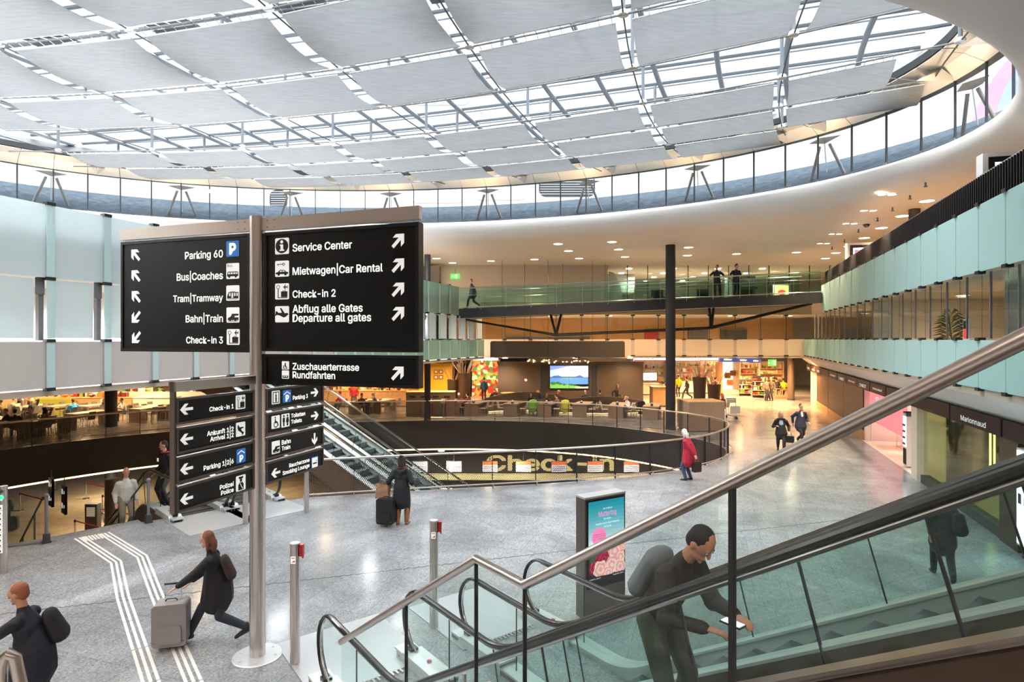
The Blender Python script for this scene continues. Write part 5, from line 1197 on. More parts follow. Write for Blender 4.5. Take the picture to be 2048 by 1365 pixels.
for q, px in enumerate((1068, 1112, 1155)):
    x = (px-CX)*37/F
    pc = thing('pendant_cluster', ('first', 'middle', 'last')[q] + ' cluster of glass globe pendants under the brown canopy, counted from the slim column', 'pendant lamp', (x, 37, 3.3))
    random.seed(q)
    MB().cyl((0, 0), .2, .12, .16, 16).build('ceiling_plate', M['bronze'], pc); MB().cyl((0, 0), .02, .16, 1.11, 8).build('stem', M['bronze'], pc)
    for k in range(9):
        gx, gy, gz = random.uniform(-.75, .75), random.uniform(-.4, .4), random.uniform(-.2, .0)
        o = MB().ball((gx, gy, gz), random.uniform(.1, .16), 12).build('globe', M['globeglass'], pc, smooth=True)
        MB().ball((gx, gy, gz), .04, 8).build('bulb', M['globe'], o)
        MB().tube([(gx*.2, gy*.2, .14), (gx, gy, gz+.12)], .008, 5).build('cable', M['darkgrey'], pc)
YW = 40.0
mw_ = thing('media_wall', 'brown panelled wall unit with a doorway and the video wall behind the cafe benches', 'wall unit', (3.9, YW, 0))
MB().bx(-.95, YW, 0, 8.75, YW+.5, 3.02).build('body', M['brown'], mw_, True)
MB().bx(-1.0, YW-.05, 2.95, 8.8, YW+.5, 3.06).build('cornice', M['bronze'], mw_, True)
for x in (.55, 1.9, 2.35, 5.25, 5.65, 7.0, 8.6): MB().bx(x, YW-.02, .1, x+.03, YW, 2.9).build('joint', M['bronze'], mw_, True)
for x0, x1 in ((1.95, 2.33), (5.27, 5.63)): MB().bx(x0, YW-.025, .1, x1, YW, 2.8).build('louvre_panel', M['darkgrey'], mw_, True)
dr = MB().bx(.45, YW-.03, .05, 1.45, YW, 2.2).build('door', M['brown'], mw_, True)
MB().bx(.52, YW-.07, 1.02, .62, YW-.03, 1.06).build('handle', M['steelh'], dr, True)
fw = Face((0, YW-.03, 0), (1, 0, 0), (0, -1, 0))
mb = MB(); fw.shape(mb, [ring(.92, 1.85, .12, 20)], 0, .008); mb.mi = 1; fw.shape(mb, [ring(.92, 1.85, .09, 20)], .008, .012); mb.mi = 0; fw.shape(mb, [rot2(rc(-.09, -.012, .09, .012), .8)], .012, .016, .92, 1.85); mb.build('no_smoking_sign', [M['red'], M['inkd']], dr, True)
vw = thing('video_wall', 'large video wall showing a rainbow over a blue bay', 'screen', (3.8, YW, 2.0))
xa, zt = fw.hit(1100, 732); xb, zb = fw.hit(1176, 777)
mb = MB(); fw.rect(mb, xa-.03, zb-.03, xb+.03, zt+.03, 0, .06); mb.build('casing', M['black'], vw, True)
W_, H_ = xb-xa, zt-zb; mb = MB(); mts = []
def sc(rgb, e=.75): mts.append(mat('screen_%d_%d_%d' % rgb, rgb, .4, emit=e)); return len(mts)-1
def scr_(loops, rgb, d): mb.mi = sc(rgb); fw.shape(mb, [[(x*W_, y*H_) for x, y in l] for l in loops], d-.003, d, xa, zb)
scr_([rc(0, .5, 1, 1)], (150, 178, 236), .064); scr_([[(.3, .5), (.42, .75), (.6, .92), (.8, 1), (1, 1), (1, .5)]], (206, 216, 244), .068)
scr_([[(0, .8), (.3, .9), (.5, 1), (0, 1)]], (110, 130, 190), .069)
arc = [(.62+.36*math.cos(R(a)), .5+.45*math.sin(R(a))) for a in range(100, 181, 8)]; arc2 = [(.62+.345*math.cos(R(a)), .5+.43*math.sin(R(a))) for a in range(180, 99, -8)]
scr_([arc+arc2], (250, 226, 220), .072); scr_([rc(0, .18, 1, .5)], (70, 116, 200), .068)
scr_([[(0, .48), (.1, .56), (.22, .58), (.3, .52), (.66, .52), (.78, .6), (.88, .5), (.86, .47), (0, .45)]], (64, 92, 140), .073)
scr_([[(.26, .42), (.4, .46), (.62, .45), (.56, .41)]], (96, 132, 92), .076); scr_([[(0, 0), (0, .26), (.14, .3), (.3, .2), (.5, .16), (.75, .1), (1, .02), (1, 0)]], (96, 150, 70), .074)
for x, y, r_ in ((.08, .22, .07), (.2, .24, .06), (.27, .2, .05), (.37, .17, .05), (.56, .16, .05), (.64, .13, .04)): scr_([ring(x, y, r_, 12)], (48, 92, 40), .078)
scr_([[(.62, .04), (1, .08), (1, 0), (.7, 0)]], (222, 206, 160), .079)
mb.build('picture', mts, vw, True)
mb = MB(); fw.rect(mb, xa+W_/2-.008, zb, xa+W_/2+.008, zt, .08, .084); fw.rect(mb, xa, zb+H_/2-.008, xb, zb+H_/2+.008, .08, .084); mb.build('bezel', M['black'], vw, True)
# ================================================================ cafe furniture
def table_proto(label, group, w=.9, l=1.9):
    t = thing('cafe_table', label, 'table', (0, 0, 0), RZB, group)
    MB().bx(-w/2, -l/2, .71, w/2, l/2, .76).build('table_top', M['woodg'], t)
    for y in (-l/2+.03, l/2-.08): MB().bx(-w/2+.03, y, 0, w/2-.03, y+.05, .71).build('end_panel', M['woodg'], t)
    MB().bx(-.02, -l/2+.08, .5, .02, l/2-.08, .6).build('stretcher', M['woodg'], t)
    return t
def chair_proto(label, group, m, name='cafe_chair'):
    t = thing(name, label, 'chair', (0, 0, 0), 0, group)
    MB().plate([[(-.2, -.2, .45), (0, -.2, .44), (.2, -.2, .45)], [(-.21, .2, .46), (0, .2, .45), (.21, .2, .46)]], (0, 0, .02)).build('seat', m, t)
    MB().plate([[(-.2, -.2, .46), (0, -.22, .46), (.2, -.2, .46)], [(-.19, -.26, .7), (0, -.3, .7), (.19, -.26, .7)], [(-.17, -.29, .86), (0, -.33, .86), (.17, -.29, .86)]], (0, .015, 0)).build('backrest', m, t)
    for x in (-1, 1):
        for y in (-1, 1): MB().tube([(x*.17, y*.16, .45), (x*.2, y*.21, 0)], .012, 6).build('leg', M['steelh'], t)
    return t
tt_ = table_proto('grey oak cafe table with panel ends in the row behind the balustrade', 'panel end tables in the middle cafe')
M['chairw'] = mat('pale_chair_shell', (198, 184, 166), .5); M['chairg'] = mat('grey_chair_shell', (110, 104, 100), .5)
ch = chair_proto('pale cafe chair tucked along a table in the middle cafe', 'cafe chairs in the middle cafe', M['chairw'])
first = [True, True]
def put(proto, i, loc, rz=None):
    if first[i]: proto.location = loc; first[i] = False; proto.rotation_euler = (0, 0, proto.rotation_euler[2] if rz is None else rz); return proto
    return dup(proto, loc, rz)
TAB = [(915, 36.2), (952, 35.8), (1030, 35.6), (1098, 35.5), (1168, 35.3), (1240, 34.8), (1309, 34.2)]
for px, Y in TAB:
    c = V3(((px-CX)*Y/F, Y+.6, 0)); put(tt_, 0, c)
    for sx in (-1, 1):
        for dy in (-.5, .4):
            if sx < 0 and dy > 0: continue
            p = c + V3((UX, UY, 0))*(.66*sx) + V3((VX, VY, 0))*dy; put(ch, 1, p, RZB + (math.pi/2 if sx > 0 else -math.pi/2))
    n_ = thing('napkin_box', 'small dark napkin box standing on a table of the middle cafe', 'napkin box', c + V3((-.15, -.6, .76)), RZB, 'napkin boxes in the middle cafe')
    MB().bx(-.07, -.06, 0, .07, .06, .15).build('box', M['darkgrey'], n_); MB().bx(-.04, -.03, .15, .04, .03, .19).build('napkin', M['inkd'], n_)
t2 = table_proto('oak table with panel ends in the left cafe behind the balustrade', 'panel end tables in the left cafe'); ch2 = chair_proto('grey shell chair in the left cafe', 'chairs in the left cafe', M['chairg']); first = [True, True]
LT = [(18, 27.6), (72, 28.2), (162, 31.0), (288, 33.2), (300, 34.4), (118, 34.4), (48, 34.0), (185, 34.6), (722, 36.8), (762, 37.2)]
for px, Y in LT:
    c = V3(((px-CX)*Y/F, Y+.5, 0)); put(t2, 0, c)
    for sx in (-1, 1):
        for dy in (-.45, .45):
            p = c + V3((UX, UY, 0))*(.68*sx) + V3((VX, VY, 0))*dy; put(ch2, 1, p, RZB + (math.pi/2 if sx > 0 else -math.pi/2))
def bench(label, px0, px1, Y, sag, hb=1.18):
    x0, x1 = (px0-CX)*Y/F, (px1-CX)*Y/F; t = thing('curved_bench', label, 'bench', ((x0+x1)/2, Y, 0))
    pts = [(x0+(x1-x0)*k/20, Y + sag*4*(k/20)*(1-k/20)) for k in range(21)]; hz = [hb*(.55+.45*math.sin(math.pi*(.12+.76*k/20))) for k in range(21)]
    MB().plate([[(p[0], p[1], 0) for p in pts], [(p[0], p[1], h) for p, h in zip(pts, hz)]], (0, .12, 0)).build('backrest', M['beige'] if 0 else M['brown'], t, True, True)
    MB().plate([[(p[0], p[1]-.02, .44) for p in pts], [(p[0], p[1]-.55, .44) for p in pts]], (0, 0, -.08)).build('seat', M['woodg'], t, True)
    MB().plate([[(p[0], p[1]-.5, 0.08) for p in pts], [(p[0], p[1]-.5, .36) for p in pts]], (0, .03, 0)).build('plinth', M['woodg'], t, True)
    MB().plate([[(p[0], p[1]-.42, .03) for p in pts], [(p[0], p[1]-.42, .07) for p in pts]], (0, .03, 0)).build('floor_light', M['led'], t, True)
bench('long curved bench back in front of the doorway of the media wall', 968, 1140, 37.6, .9); bench('long curved bench back to the side of the video wall towards the column', 1118, 1282, 37.4, -.5, 1.05)
cb = thing('service_cabinet', 'grey oak service cabinet with bin flaps standing behind the balustrade by the slim column', 'cabinet', at(858, 845, 35.5).xy.to_3d())
x0, x1 = (812-CX)*35.6/F, (908-CX)*35.6/F
MB().bx(x0, 35.6, 0, x1, 36.6, 1.38).build('body', M['woodg'], cb, True); MB().bx(x0-.03, 35.55, 1.38, x1+.03, 36.65, 1.44).build('top', M['wood'], cb, True)
for k in range(4):
    a = x0+.06+(x1-x0-.12)*k/4; d = MB().bx(a+.02, 35.57, .1, a+(x1-x0-.12)/4-.02, 35.6, 1.32).build('door', M['woodg'], cb, True); MB().bx(a+.15, 35.55, 1.1, a+.5, 35.57, 1.22).build('flap', M['darkgrey'], d, True)
for px in (862, 888):
    p = V3(((px-CX)*35.4/F, 35.3, 0)); s_ = thing('waste_stand', 'slim waste stand with red bag in front of the service cabinet', 'waste stand', p, 0, 'waste stands by the service cabinet')
    MB().cyl((0, 0), .1, 0, .9, 14).build('post', M['grey'], s_); MB().bx(-.16, -.12, .8, .16, .12, 1.05).build('holder', M['alu'], s_); MB().bx(.1, -.14, .1, .17, -.06, 1.1).build('bag', M['red'], s_)
def planter(label, px, Y, r, h, nst, seed):
    t = thing('planter', label, 'planter', ((px-CX)*Y/F, Y, 0)); random.seed(seed)
    MB().lathe([(r*.72, 0), (r, h), (r*.92, h), (r*.9, h-.1)], 20).build('pot', M['woodd'], t, smooth=True)
    for k in range(nst):
        a = random.uniform(0, 6.28); l = random.uniform(.7, 1.5); b_ = V3((r*.5*math.cos(a), r*.5*math.sin(a), h-.15)); tip = b_ + V3((math.cos(a)*random.uniform(.2, 1.0), math.sin(a)*random.uniform(.1, .5), l)); mid = (b_+tip)/2 + V3((random.uniform(-.1, .1), 0, 0))
        MB().tube([b_, mid, tip], [.028, .022, .012], 6).build('branch', tint('dry_branch', (176, 142, 108)), t)
planter('tall dark planter with dry branches next to the shop with red lettering', 929, 38.5, .42, 2.4, 16, 1); planter('shorter dark planter with dry branches beside the yellow wall', 906, 39, .38, 1.95, 12, 2)
planter('tall dark planter with dry branches behind the wooden partition', 1399, 36, .40, 2.3, 16, 3); planter('shorter dark planter with dry branches beside the person in the orange cap', 1428, 37.6, .42, 1.75, 12, 4)
# wooden partition at the tip of the opening, luggage cart beside it
pt = thing('partition_block', 'grey oak partition block standing at the tip of the oval opening', 'partition', (9.6, 30.2, 0))
q = [(8.7, 29.5), (10.52, 29.66), (10.4, 31.2), (8.53, 31.0)]
MB().poly([q], .06, 1.46).build('body', M['woodg'], pt, True); MB().poly([q], 1.46, 1.5).build('top', M['wood'], pt, True); MB().poly([[(8.74, 29.54), (10.48, 29.7), (10.36, 31.1), (8.58, 30.9)]], 0, .06).build('plinth', M['darkgrey'], pt, True)
lc = thing('luggage_cart', 'airport luggage cart parked beside the wooden partition', 'cart', gnd(1462, 836), R(8))
for x in (-.3, .3): MB().tube([(x, 0, 1.15), (x, 0, .25), (x*.8, -.7, .18)], .02, 8).build('side_tube', M['alu'], lc)
MB().tube([(-.3, 0, 1.12), (.3, 0, 1.12)], .022, 8).build('push_bar', M['rubber'], lc); MB().bx(-.27, -.04, .88, .27, 0, 1.08).build('sign_plate', M['alu'], lc); MB().bx(-.3, -.5, .3, .3, -.46, .72).build('basket_plate', M['alu'], lc)
MB().bx(-.26, -.7, .16, .26, 0, .2).build('deck', M['grey'], lc)
for x, y in ((-.27, 0), (.27, 0), (0, -.65)): MB().tube([(x-.02, y, .08), (x+.02, y, .08)], .08, 12).build('wheel', M['rubber'], lc)
# service counter at the end of the media wall
def counter(label, px0, px1, Y, h, d, body='wood', top='woodg', name='counter'):
    x0, x1 = (px0-CX)*Y/F, (px1-CX)*Y/F; t = thing(name, label, 'counter', ((x0+x1)/2, Y, 0))
    MB().bx(x0, Y, .08, x1, Y+d, h-.05).build('body', M[body], t, True); MB().bx(x0-.04, Y-.05, h-.05, x1+.04, Y+d+.04, h).build('worktop', M[top], t, True); MB().bx(x0+.04, Y+.04, 0, x1-.04, Y+d-.04, .08).build('plinth', M['darkgrey'], t, True)
    return t, x0, x1
counter('oak serving counter at the end of the media wall', 1306, 1336, 40.5, 1.35, 1.0)
pl = thing('potted_plant', 'small green potted plant on the oak serving counter', 'plant', ((1327-CX)*40.8/F, 40.9, 1.35)); MB().lathe([(.08, 0), (.11, .16), (.1, .16)], 12).build('pot', M['white'], pl); random.seed(3); mb = MB()
for k in range(16):
    a = k*.9; mb.limb([(0, 0, .14), (.1*math.cos(a), .1*math.sin(a), .3+.02*(k % 4)), (.2*math.cos(a), .2*math.sin(a), .34)], [.01, .025, .008], asp=.3, n=6)
mb.build('foliage', tint('leafgreen', (60, 92, 48)), pl)
# cafe counters on the left with things on them
random.seed(11); PAL = [(190, 60, 44), (228, 200, 120), (96, 140, 60), (230, 226, 214), (60, 48, 40), (206, 140, 60), (120, 40, 36), (150, 170, 90), (220, 220, 226)]
def jars(par_x0, par_x1, Y, z, n, label, group, d=.5):
    protos = []
    for k, kind in enumerate(('bottle', 'jar', 'bowl', 'carton')):
        if kind == 'bottle': mb = MB().lathe([(.04, 0), (.042, .18), (.015, .24), (.015, .32)], 10)
        elif kind == 'jar': mb = MB().lathe([(.06, 0), (.07, .05), (.07, .16), (.05, .19), (.05, .22)], 10)
        elif kind == 'bowl': mb = MB().lathe([(.06, 0), (.14, .08), (.15, .12), (.12, .13), (.0, .17)], 12)
        else: mb = MB().bx(-.09, -.07, 0, .09, .07, .2)
        protos.append((kind, mb))
    for k in range(n):
        kind, mb = protos[random.randrange(4)]; c_ = random.choice(PAL); m = tint('goods_%d_%d_%d' % c_, c_, rough=.4)
        o = mb.build(kind, m, None, loc=(par_x0+(par_x1-par_x0)*(k+random.uniform(.1, .9))/n, Y+random.uniform(0, d), z)); o.scale = (random.uniform(.9, 1.5),)*3
        prop(o, label.replace('goods', kind), kind, group + ', ' + kind)
counter('long warm wooden counter of the left cafe seen below the frosted panels', -60, 204, 36.8, 1.0, .9, 'wood', 'wood'); counter('wooden counter of the left cafe between the dark column and the black signs', 206, 262, 36.9, 1.0, .9, 'wood', 'wood'); counter('pale glass topped food counter of the left cafe beside the black signs', 266, 345, 36.4, 1.05, .9, 'beige', 'alu')
xl, xr = (-60-CX)*36.8/F, (345-CX)*36.8/F
jars(xl+1, xr-3, 37.0, 1.0, 60, 'goods standing on the left cafe counter', 'things on the left cafe counter'); 
bs = thing('back_shelf', 'long back shelf unit full of kitchen goods behind the left cafe counter', 'shelf', ((xl+xr)/2, 39.6, 0))
MB().bx(xl-3, 39.6, 0, xr+3, 40.3, 1.1).build('base_unit', M['alu'], bs, True)
for z in (1.55, 2.05, 2.55): MB().bx(xl-3, 39.7, z, xr+3, 40.2, z+.05).build('shelf_board', M['woodg'], bs, True)
MB().bx(xl-3, 40.3, 0, xr+3, 40.4, 3.34).build('back_panel', tint('kitchenwall', (196, 150, 92)), bs, True)
for z, n in ((1.1, 60), (1.6, 50), (2.1, 40)): jars(xl, xr+2, 39.7, z, n, 'goods on the back shelf of the left cafe', 'things on the left cafe back shelf', .3)
counter('oak bar counter of the middle cafe seen past the long escalator', 648, 812, 40.5, 1.1, .9, 'wood', 'wood')
jars((650-CX)*40.5/F, (810-CX)*40.5/F, 40.7, 1.1, 26, 'goods on the oak bar counter past the long escalator', 'things on the oak bar counter')
b2 = thing('back_shelf', 'bar shelf with bottles behind the oak bar counter', 'shelf', ((730-CX)*44/F, 44, 0))
xa2, xb2 = (640-CX)*44/F, (845-CX)*44/F
MB().bx(xa2, 44.3, 0, xb2, 44.5, 3.3).build('back_panel', tint('barwall', (150, 100, 54)), b2, True)
for z in (1.4, 2.0): MB().bx(xa2, 43.9, z, xb2, 44.3, z+.05).build('shelf_board', M['woodd'], b2, True)
for z in (1.45, 2.05): jars(xa2, xb2, 43.95, z, 34, 'goods on the bar shelf past the long escalator', 'things on the bar shelf', .2)
gs = thing('seat_block', 'green upholstered seat block in the left cafe', 'bench', ((95-CX)*35.9/F, 35.9, 0)); x = (95-CX)*35.9/F
MB().bx(x-1.2, 35.9, 0, x+1.2, 36.4, .45).build('seat', tint('lime', (150, 150, 50)), gs, True); MB().bx(x-1.2, 36.4, .3, x+1.2, 36.6, .95).build('backrest', tint('lime', (150, 150, 50)), gs, True)
# ---- guests: (column of the head, depth, turn, pose, top, hair, style, description)
GS = [(8, 33, 100, 'sit', (110, 96, 50), 'in an olive top at the left edge of the left cafe'), (22, 34, -60, 'sit', (150, 144, 140), 'in a grey striped top in the left cafe'), (36, 33.4, 20, 'sit2', (206, 188, 166), 'in a beige jacket turned away in the left cafe'),
 (47, 35.2, 190, 'sit', (120, 90, 80), 'in a brown top facing the hall in the left cafe'), (59, 35.4, 170, 'sit2', (60, 50, 50), 'in a dark top facing the hall in the left cafe'), (70, 33.6, 70, 'sit2', (26, 26, 28), 'in a black tee with fair hair leaning over a table in the left cafe'),
 (149, 33.0, 60, 'sit', (40, 150, 200), 'in a bright blue shirt in the left cafe'), (64, 29.0, 200, 'sit', (170, 172, 170), 'in a pale top behind the balustrade in the left cafe'), (97, 29.2, 80, 'sit2', (104, 106, 110), 'in a grey jumper resting on a table behind the balustrade'),
 (20, 28.6, 150, 'sit', (40, 40, 42), 'in a dark coat with bent head at the near left table'), (30, 28.0, 40, 'sit', (50, 44, 44), 'in a dark coat behind the near left table'),
 (212, 33.4, 190, 'sit2', (206, 206, 206), 'in a white and black top by the blue bottle in the left cafe'), (249, 33.9, 150, 'sit', (190, 188, 182), 'in a light grey top by the dark column of the left cafe'),
 (720, 36.6, 240, 'sit', (40, 36, 36), 'in a dark jacket past the long escalator'), (752, 37.0, 100, 'sit', (46, 48, 52), 'grey haired, in a dark coat at a table past the long escalator'), (684, 37.6, 60, 'sit', (190, 50, 44), 'in a red jacket past the long escalator'),
 (708, 39.4, 180, 'stand', (150, 24, 28), 'in a dark red jacket standing at the oak bar counter'),
 (918, 36.8, 180, 'sit', (160, 110, 110), 'in a checked shirt and white cap near the service cabinet'), (939, 36.6, 60, 'sit', (110, 30, 40), 'in a burgundy waistcoat near the service cabinet'), (890, 38.8, 200, 'sit2', (30, 30, 32), 'in black with a hand at the face beside the slim column'),
 (1061, 37.0, 185, 'sit', (28, 28, 30), 'in a black coat and red scarf reading on the curved bench'), (1080, 38.6, 120, 'sit', (36, 60, 130), 'fair haired, in a blue jumper before the media wall'), (1113, 38.6, -120, 'sit', (30, 30, 34), 'fair haired, in black under the video wall'),
 (1082, 36.0, 10, 'sit', (50, 52, 62), 'in a dark jacket with back to the hall at the middle table'), (1092, 36.9, 190, 'sit', (96, 80, 80), 'facing the hall at the middle table'), (1117, 36.0, 60, 'sit', (112, 88, 80), 'in a brown jumper at the middle table beside the yellow vest'),
 (1172, 38.3, 10, 'sit', (30, 30, 34), 'balding, in black seen from behind near the video wall'), (1200, 38.3, -10, 'sit', (50, 46, 48), 'dark haired, seen from behind near the video wall'), (1259, 35.0, 110, 'sit2', (206, 214, 222), 'fair haired, in a white shirt working at a table by the column'),
 (1233, 38.5, -80, 'walk', (60, 44, 40), 'in brown walking past the bench to the side of the video wall'), (968, 44.5, 10, 'stand', (50, 76, 110), 'in a blue hooded coat before the produce picture'),
 (990, 40.0, 20, 'sit', (40, 36, 36), 'red haired, in dark clothes below the produce picture'), (1449, 36.4, 40, 'sit', (64, 56, 40), 'in an orange cap and dark waistcoat by the right planters')]
HR = [(60, 44, 34), (92, 64, 44), (40, 32, 30), (30, 26, 26), (120, 88, 60)]
for k, (px, Y, rz, ps, tp_, lb) in enumerate(GS):
    hr = HR[k % 5]
    if 'fair' in lb: hr = (196, 164, 116)
    if 'grey haired' in lb: hr = (190, 188, 184)
    if 'red haired' in lb: hr = (170, 84, 48)
    if 'orange cap' in lb: hr = (214, 104, 56)
    sty = 'cap' if 'white cap' in lb else 'bald' if 'balding' in lb else ('long' if k % 3 == 2 else 'short')
    if ps.startswith('sit') and 'bench' not in lb and k not in (26, 27):
        c_ = dup(ch if px > 600 else ch2, ((px-CX)*Y/F, Y-.0, 0), R(rz), ' '.join(('chair under the guest ' + lb).split()[:16]))
        c_['group'] = 'chairs with guests'
    person('guest ' + lb, ((px-CX)*Y/F, Y, 0), R(rz), 1.70+.02*(k % 4), ps, tp_, (44, 44, 50), (30, 30, 32), hr, sty, hp=22 if ps == 'sit2' else 14 if ps == 'sit' else 4)
for px, Y, rgb, lb in ((1130, 35.5, (200, 214, 50), 'yellow high visibility jacket hung on a chair at the middle table'), (1066, 35.7, (120, 180, 50), 'green high visibility jacket hung on a chair at the middle table'), (1282, 34.9, (34, 36, 42), 'dark jacket hung on a chair by the person in the white shirt')):
    p = V3(((px-CX)*Y/F, Y, 0)); t = thing('hung_jacket', lb, 'jacket', p, R(20)); mb = MB().limb([(-.2, 0, .9), (0, -.03, .93), (.2, 0, .9)], [.06, .07, .06]).limb([(0, -.02, .88), (0, -.05, .55), (.02, -.03, .28)], [.2, .22, .24], ax=(1, 0, 0), asp=.35)
    soft(mb, 'jacket', tint('vest_%d_%d_%d' % rgb, rgb), t, .024); 
    for sx in (-1, 1): soft(MB().limb([(sx*.2, 0, .88), (sx*.27, -.02, .6), (sx*.25, -.02, .38)], [.06, .06, .05]), 'sleeve', tint('vest_%d_%d_%d' % rgb, rgb), t, .024)
    if rgb[0] > 100: MB().tube([(.24*math.cos(a), -.05+.11*math.sin(a), .5) for a in [2*math.pi*i/16 for i in range(16)]], .02, 6, closed=True).build('reflective_band', M['alu'], t)
rt = thing('bistro_table', 'small round oak table before the doorway of the media wall', 'table', ((1017-CX)*39/F, 39, 0)); MB().cyl((0, 0), .5, 1.06, 1.1, 24).build('table_top', M['wood'], rt); MB().cyl((0, 0), .04, 0, 1.06, 12).build('stem', M['wood'], rt); MB().cyl((0, 0), .25, 0, .03, 20).build('foot', M['wood'], rt)
# ================================================================ shops at the back
YS = 51.0
def fb_(Y): return Face((0, Y, 0), (1, 0, 0), (0, -1, 0))
def sx_(px, Y): return (px-CX)*Y/F
def sz_(py, Y): return H-(py-HY)*Y/F
def sign_box(label, px0, px1, py0, py1, Y, face_m, frame_m=None, text=None, tm=None, tw=.5, tx=.5, name='shop_sign', th=.2):
    f = fb_(Y); x0, x1, z0, z1 = sx_(px0, Y), sx_(px1, Y), sz_(py1, Y), sz_(py0, Y)
    t = thing(name, label, 'sign', ((x0+x1)/2, Y, z0))
    MB().bx(x0, Y, z0, x1, Y+th, z1).build('box', face_m, t, True)
    if frame_m:
        mb = MB(); e = (z1-z0)*.13
        for a, b, c, d in ((x0, z0, x1, z0+e), (x0, z1-e, x1, z1), (x0, z0, x0+e, z1), (x1-e, z0, x1, z1)): f.rect(mb, a, b, c, d, .0, .03)
        mb.build('frame', frame_m, t, True)
    for x in (x0+.1, x1-.1): MB().tube([(x, Y+th/2, z1), (x, Y+th/2, 3.37)], .015, 6).build('hanger', M['grey'], t, True)
    if text: txt(text, f, x0+(x1-x0)*tx, z0+(z1-z0)*.3, tm, t, width=(x1-x0)*tw, size=(z1-z0)*.55, align='CENTER', d=.01, bold=.02)
    return t
M['signw'] = glow('sign_white', (255, 246, 230), 1.6); M['signb'] = mat('sign_blue', (52, 72, 128), .4, emit=.5); M['signyel'] = mat('sign_yellow_ink', (240, 226, 170), .5, emit=.6)
M['redink'] = mat('red_ink', (206, 44, 40), .5, emit=.3); M['signdk'] = mat('dark_sign', (36, 28, 24), .5)
sign_box('white shop sign with red border half hidden behind the tall column', 1268, 1342, 711, 722, YS, M['signw'], M['redink'], 'STEINER', M['blk'], .5, .3)
sign_box('white shop sign with red border and black capitals beside the tall column', 1346, 1398, 712, 722.5, YS, M['signw'], M['redink'], 'STEINER', M['blk'], .56)
sign_box('blank white shop sign with red border next to the blue signs', 1399.5, 1438, 713, 722, YS, M['signw'], M['redink'])
for k, (a, b) in enumerate(((1440, 1472), (1474, 1500), (1501.5, 1522))): sign_box(('first', 'second', 'third')[k] + ' blue shop sign counted from the white ones', a, b, 714+k*1.5, 724+k, YS-.3*k, M['signb'], None, 'Müller', M['signyel'], .5)
sign_box('white shop sign with big red letters cut off by the frosted panels', 930, 971, 712, 721, 46, M['signw'], None, 'MIGROS', M['redink'], .9, .5); sign_box('second white shop sign with big red letters above the produce picture', 972.5, 996, 712, 721, 46, M['signw'], None, 'MIG', M['redink'], .7, .5)
sign_box('dark shop fascia with white lettering below the left frosted panels', 838, 945, 715, 727, 43, M['signdk']); f = fb_(43)
t_ = [o for o in bpy.data.objects if o.get('label') == 'dark shop fascia with white lettering below the left frosted panels'][0]
for s, px, w_ in (('Antipasti', 867, .5), ('Vino', 910, .26)): txt(s, f, sx_(px, 43), sz_(723, 43), M['ink'], t_, width=w_, align='LEFT', d=.01)
pq = thing('produce_picture', 'wall sized picture of fruit and vegetables in the shop with red lettering', 'picture', (sx_(970, 47), 47, 0))
m, nt, b_, o_ = newmat('produce_print'); vo = nt.nodes.new('ShaderNodeTexVoronoi'); vo.inputs['Scale'].default_value = 4.0; tcn = nt.nodes.new('ShaderNodeTexCoord'); nt.links.new(tcn.outputs['Object'], vo.inputs['Vector'])
cr = nt.nodes.new('ShaderNodeValToRGB'); cr.color_ramp.interpolation = 'CONSTANT'; sp = nt.nodes.new('ShaderNodeSeparateColor'); nt.links.new(vo.outputs['Color'], sp.inputs[0]); nt.links.new(sp.outputs[0], cr.inputs[0])
for k, c_ in enumerate(((190, 40, 30), (210, 130, 50), (70, 110, 40), (230, 200, 150), (150, 30, 30), (120, 150, 60))):
    e = cr.color_ramp.elements[k] if k < 2 else cr.color_ramp.elements.new(k/6); e.position = k/6; e.color = col(*c_)
nt.links.new(cr.outputs[0], b_.inputs['Base Color']); nt.links.new(cr.outputs[0], b_.inputs['Emission Color']); b_.inputs['Emission Strength'].default_value = .35
MB().bx(sx_(944, 47), 47, .1, sx_(1000, 47), 47.1, 3.0).build('print', m, pq, True); MB().bx(sx_(944, 47)-.05, 46.98, 0, sx_(1000, 47)+.05, 47.12, .1).build('ledge', M['wood'], pq, True)
struct('wall_yellow', MB().bx(sx_(838, 44), 44, 0, sx_(905, 44), 44.1, 3.3), mat('yellow_wall', (224, 170, 40), .6), 'yellow wall of the shop behind the slim column', 'wall')
for k, (px, py) in enumerate(((872, 744), (882, 744), (872, 755), (882, 755))):
    f = fb_(43.98); t = thing('framed_picture', 'small black framed picture on the yellow wall', 'picture', (sx_(px, 44), 43.98, sz_(py, 44)), 0, 'framed pictures on the yellow wall'); mb = MB(); x, z = sx_(px, 44), sz_(py, 44)
    f.rect(mb, x-.14, z-.14, x+.14, z+.14, 0, .03); mb.build('frame', M['blk'], t, True); mb = MB(); f.rect(mb, x-.1, z-.1, x+.1, z+.1, .03, .035); mb.build('print', M['beige'], t, True)
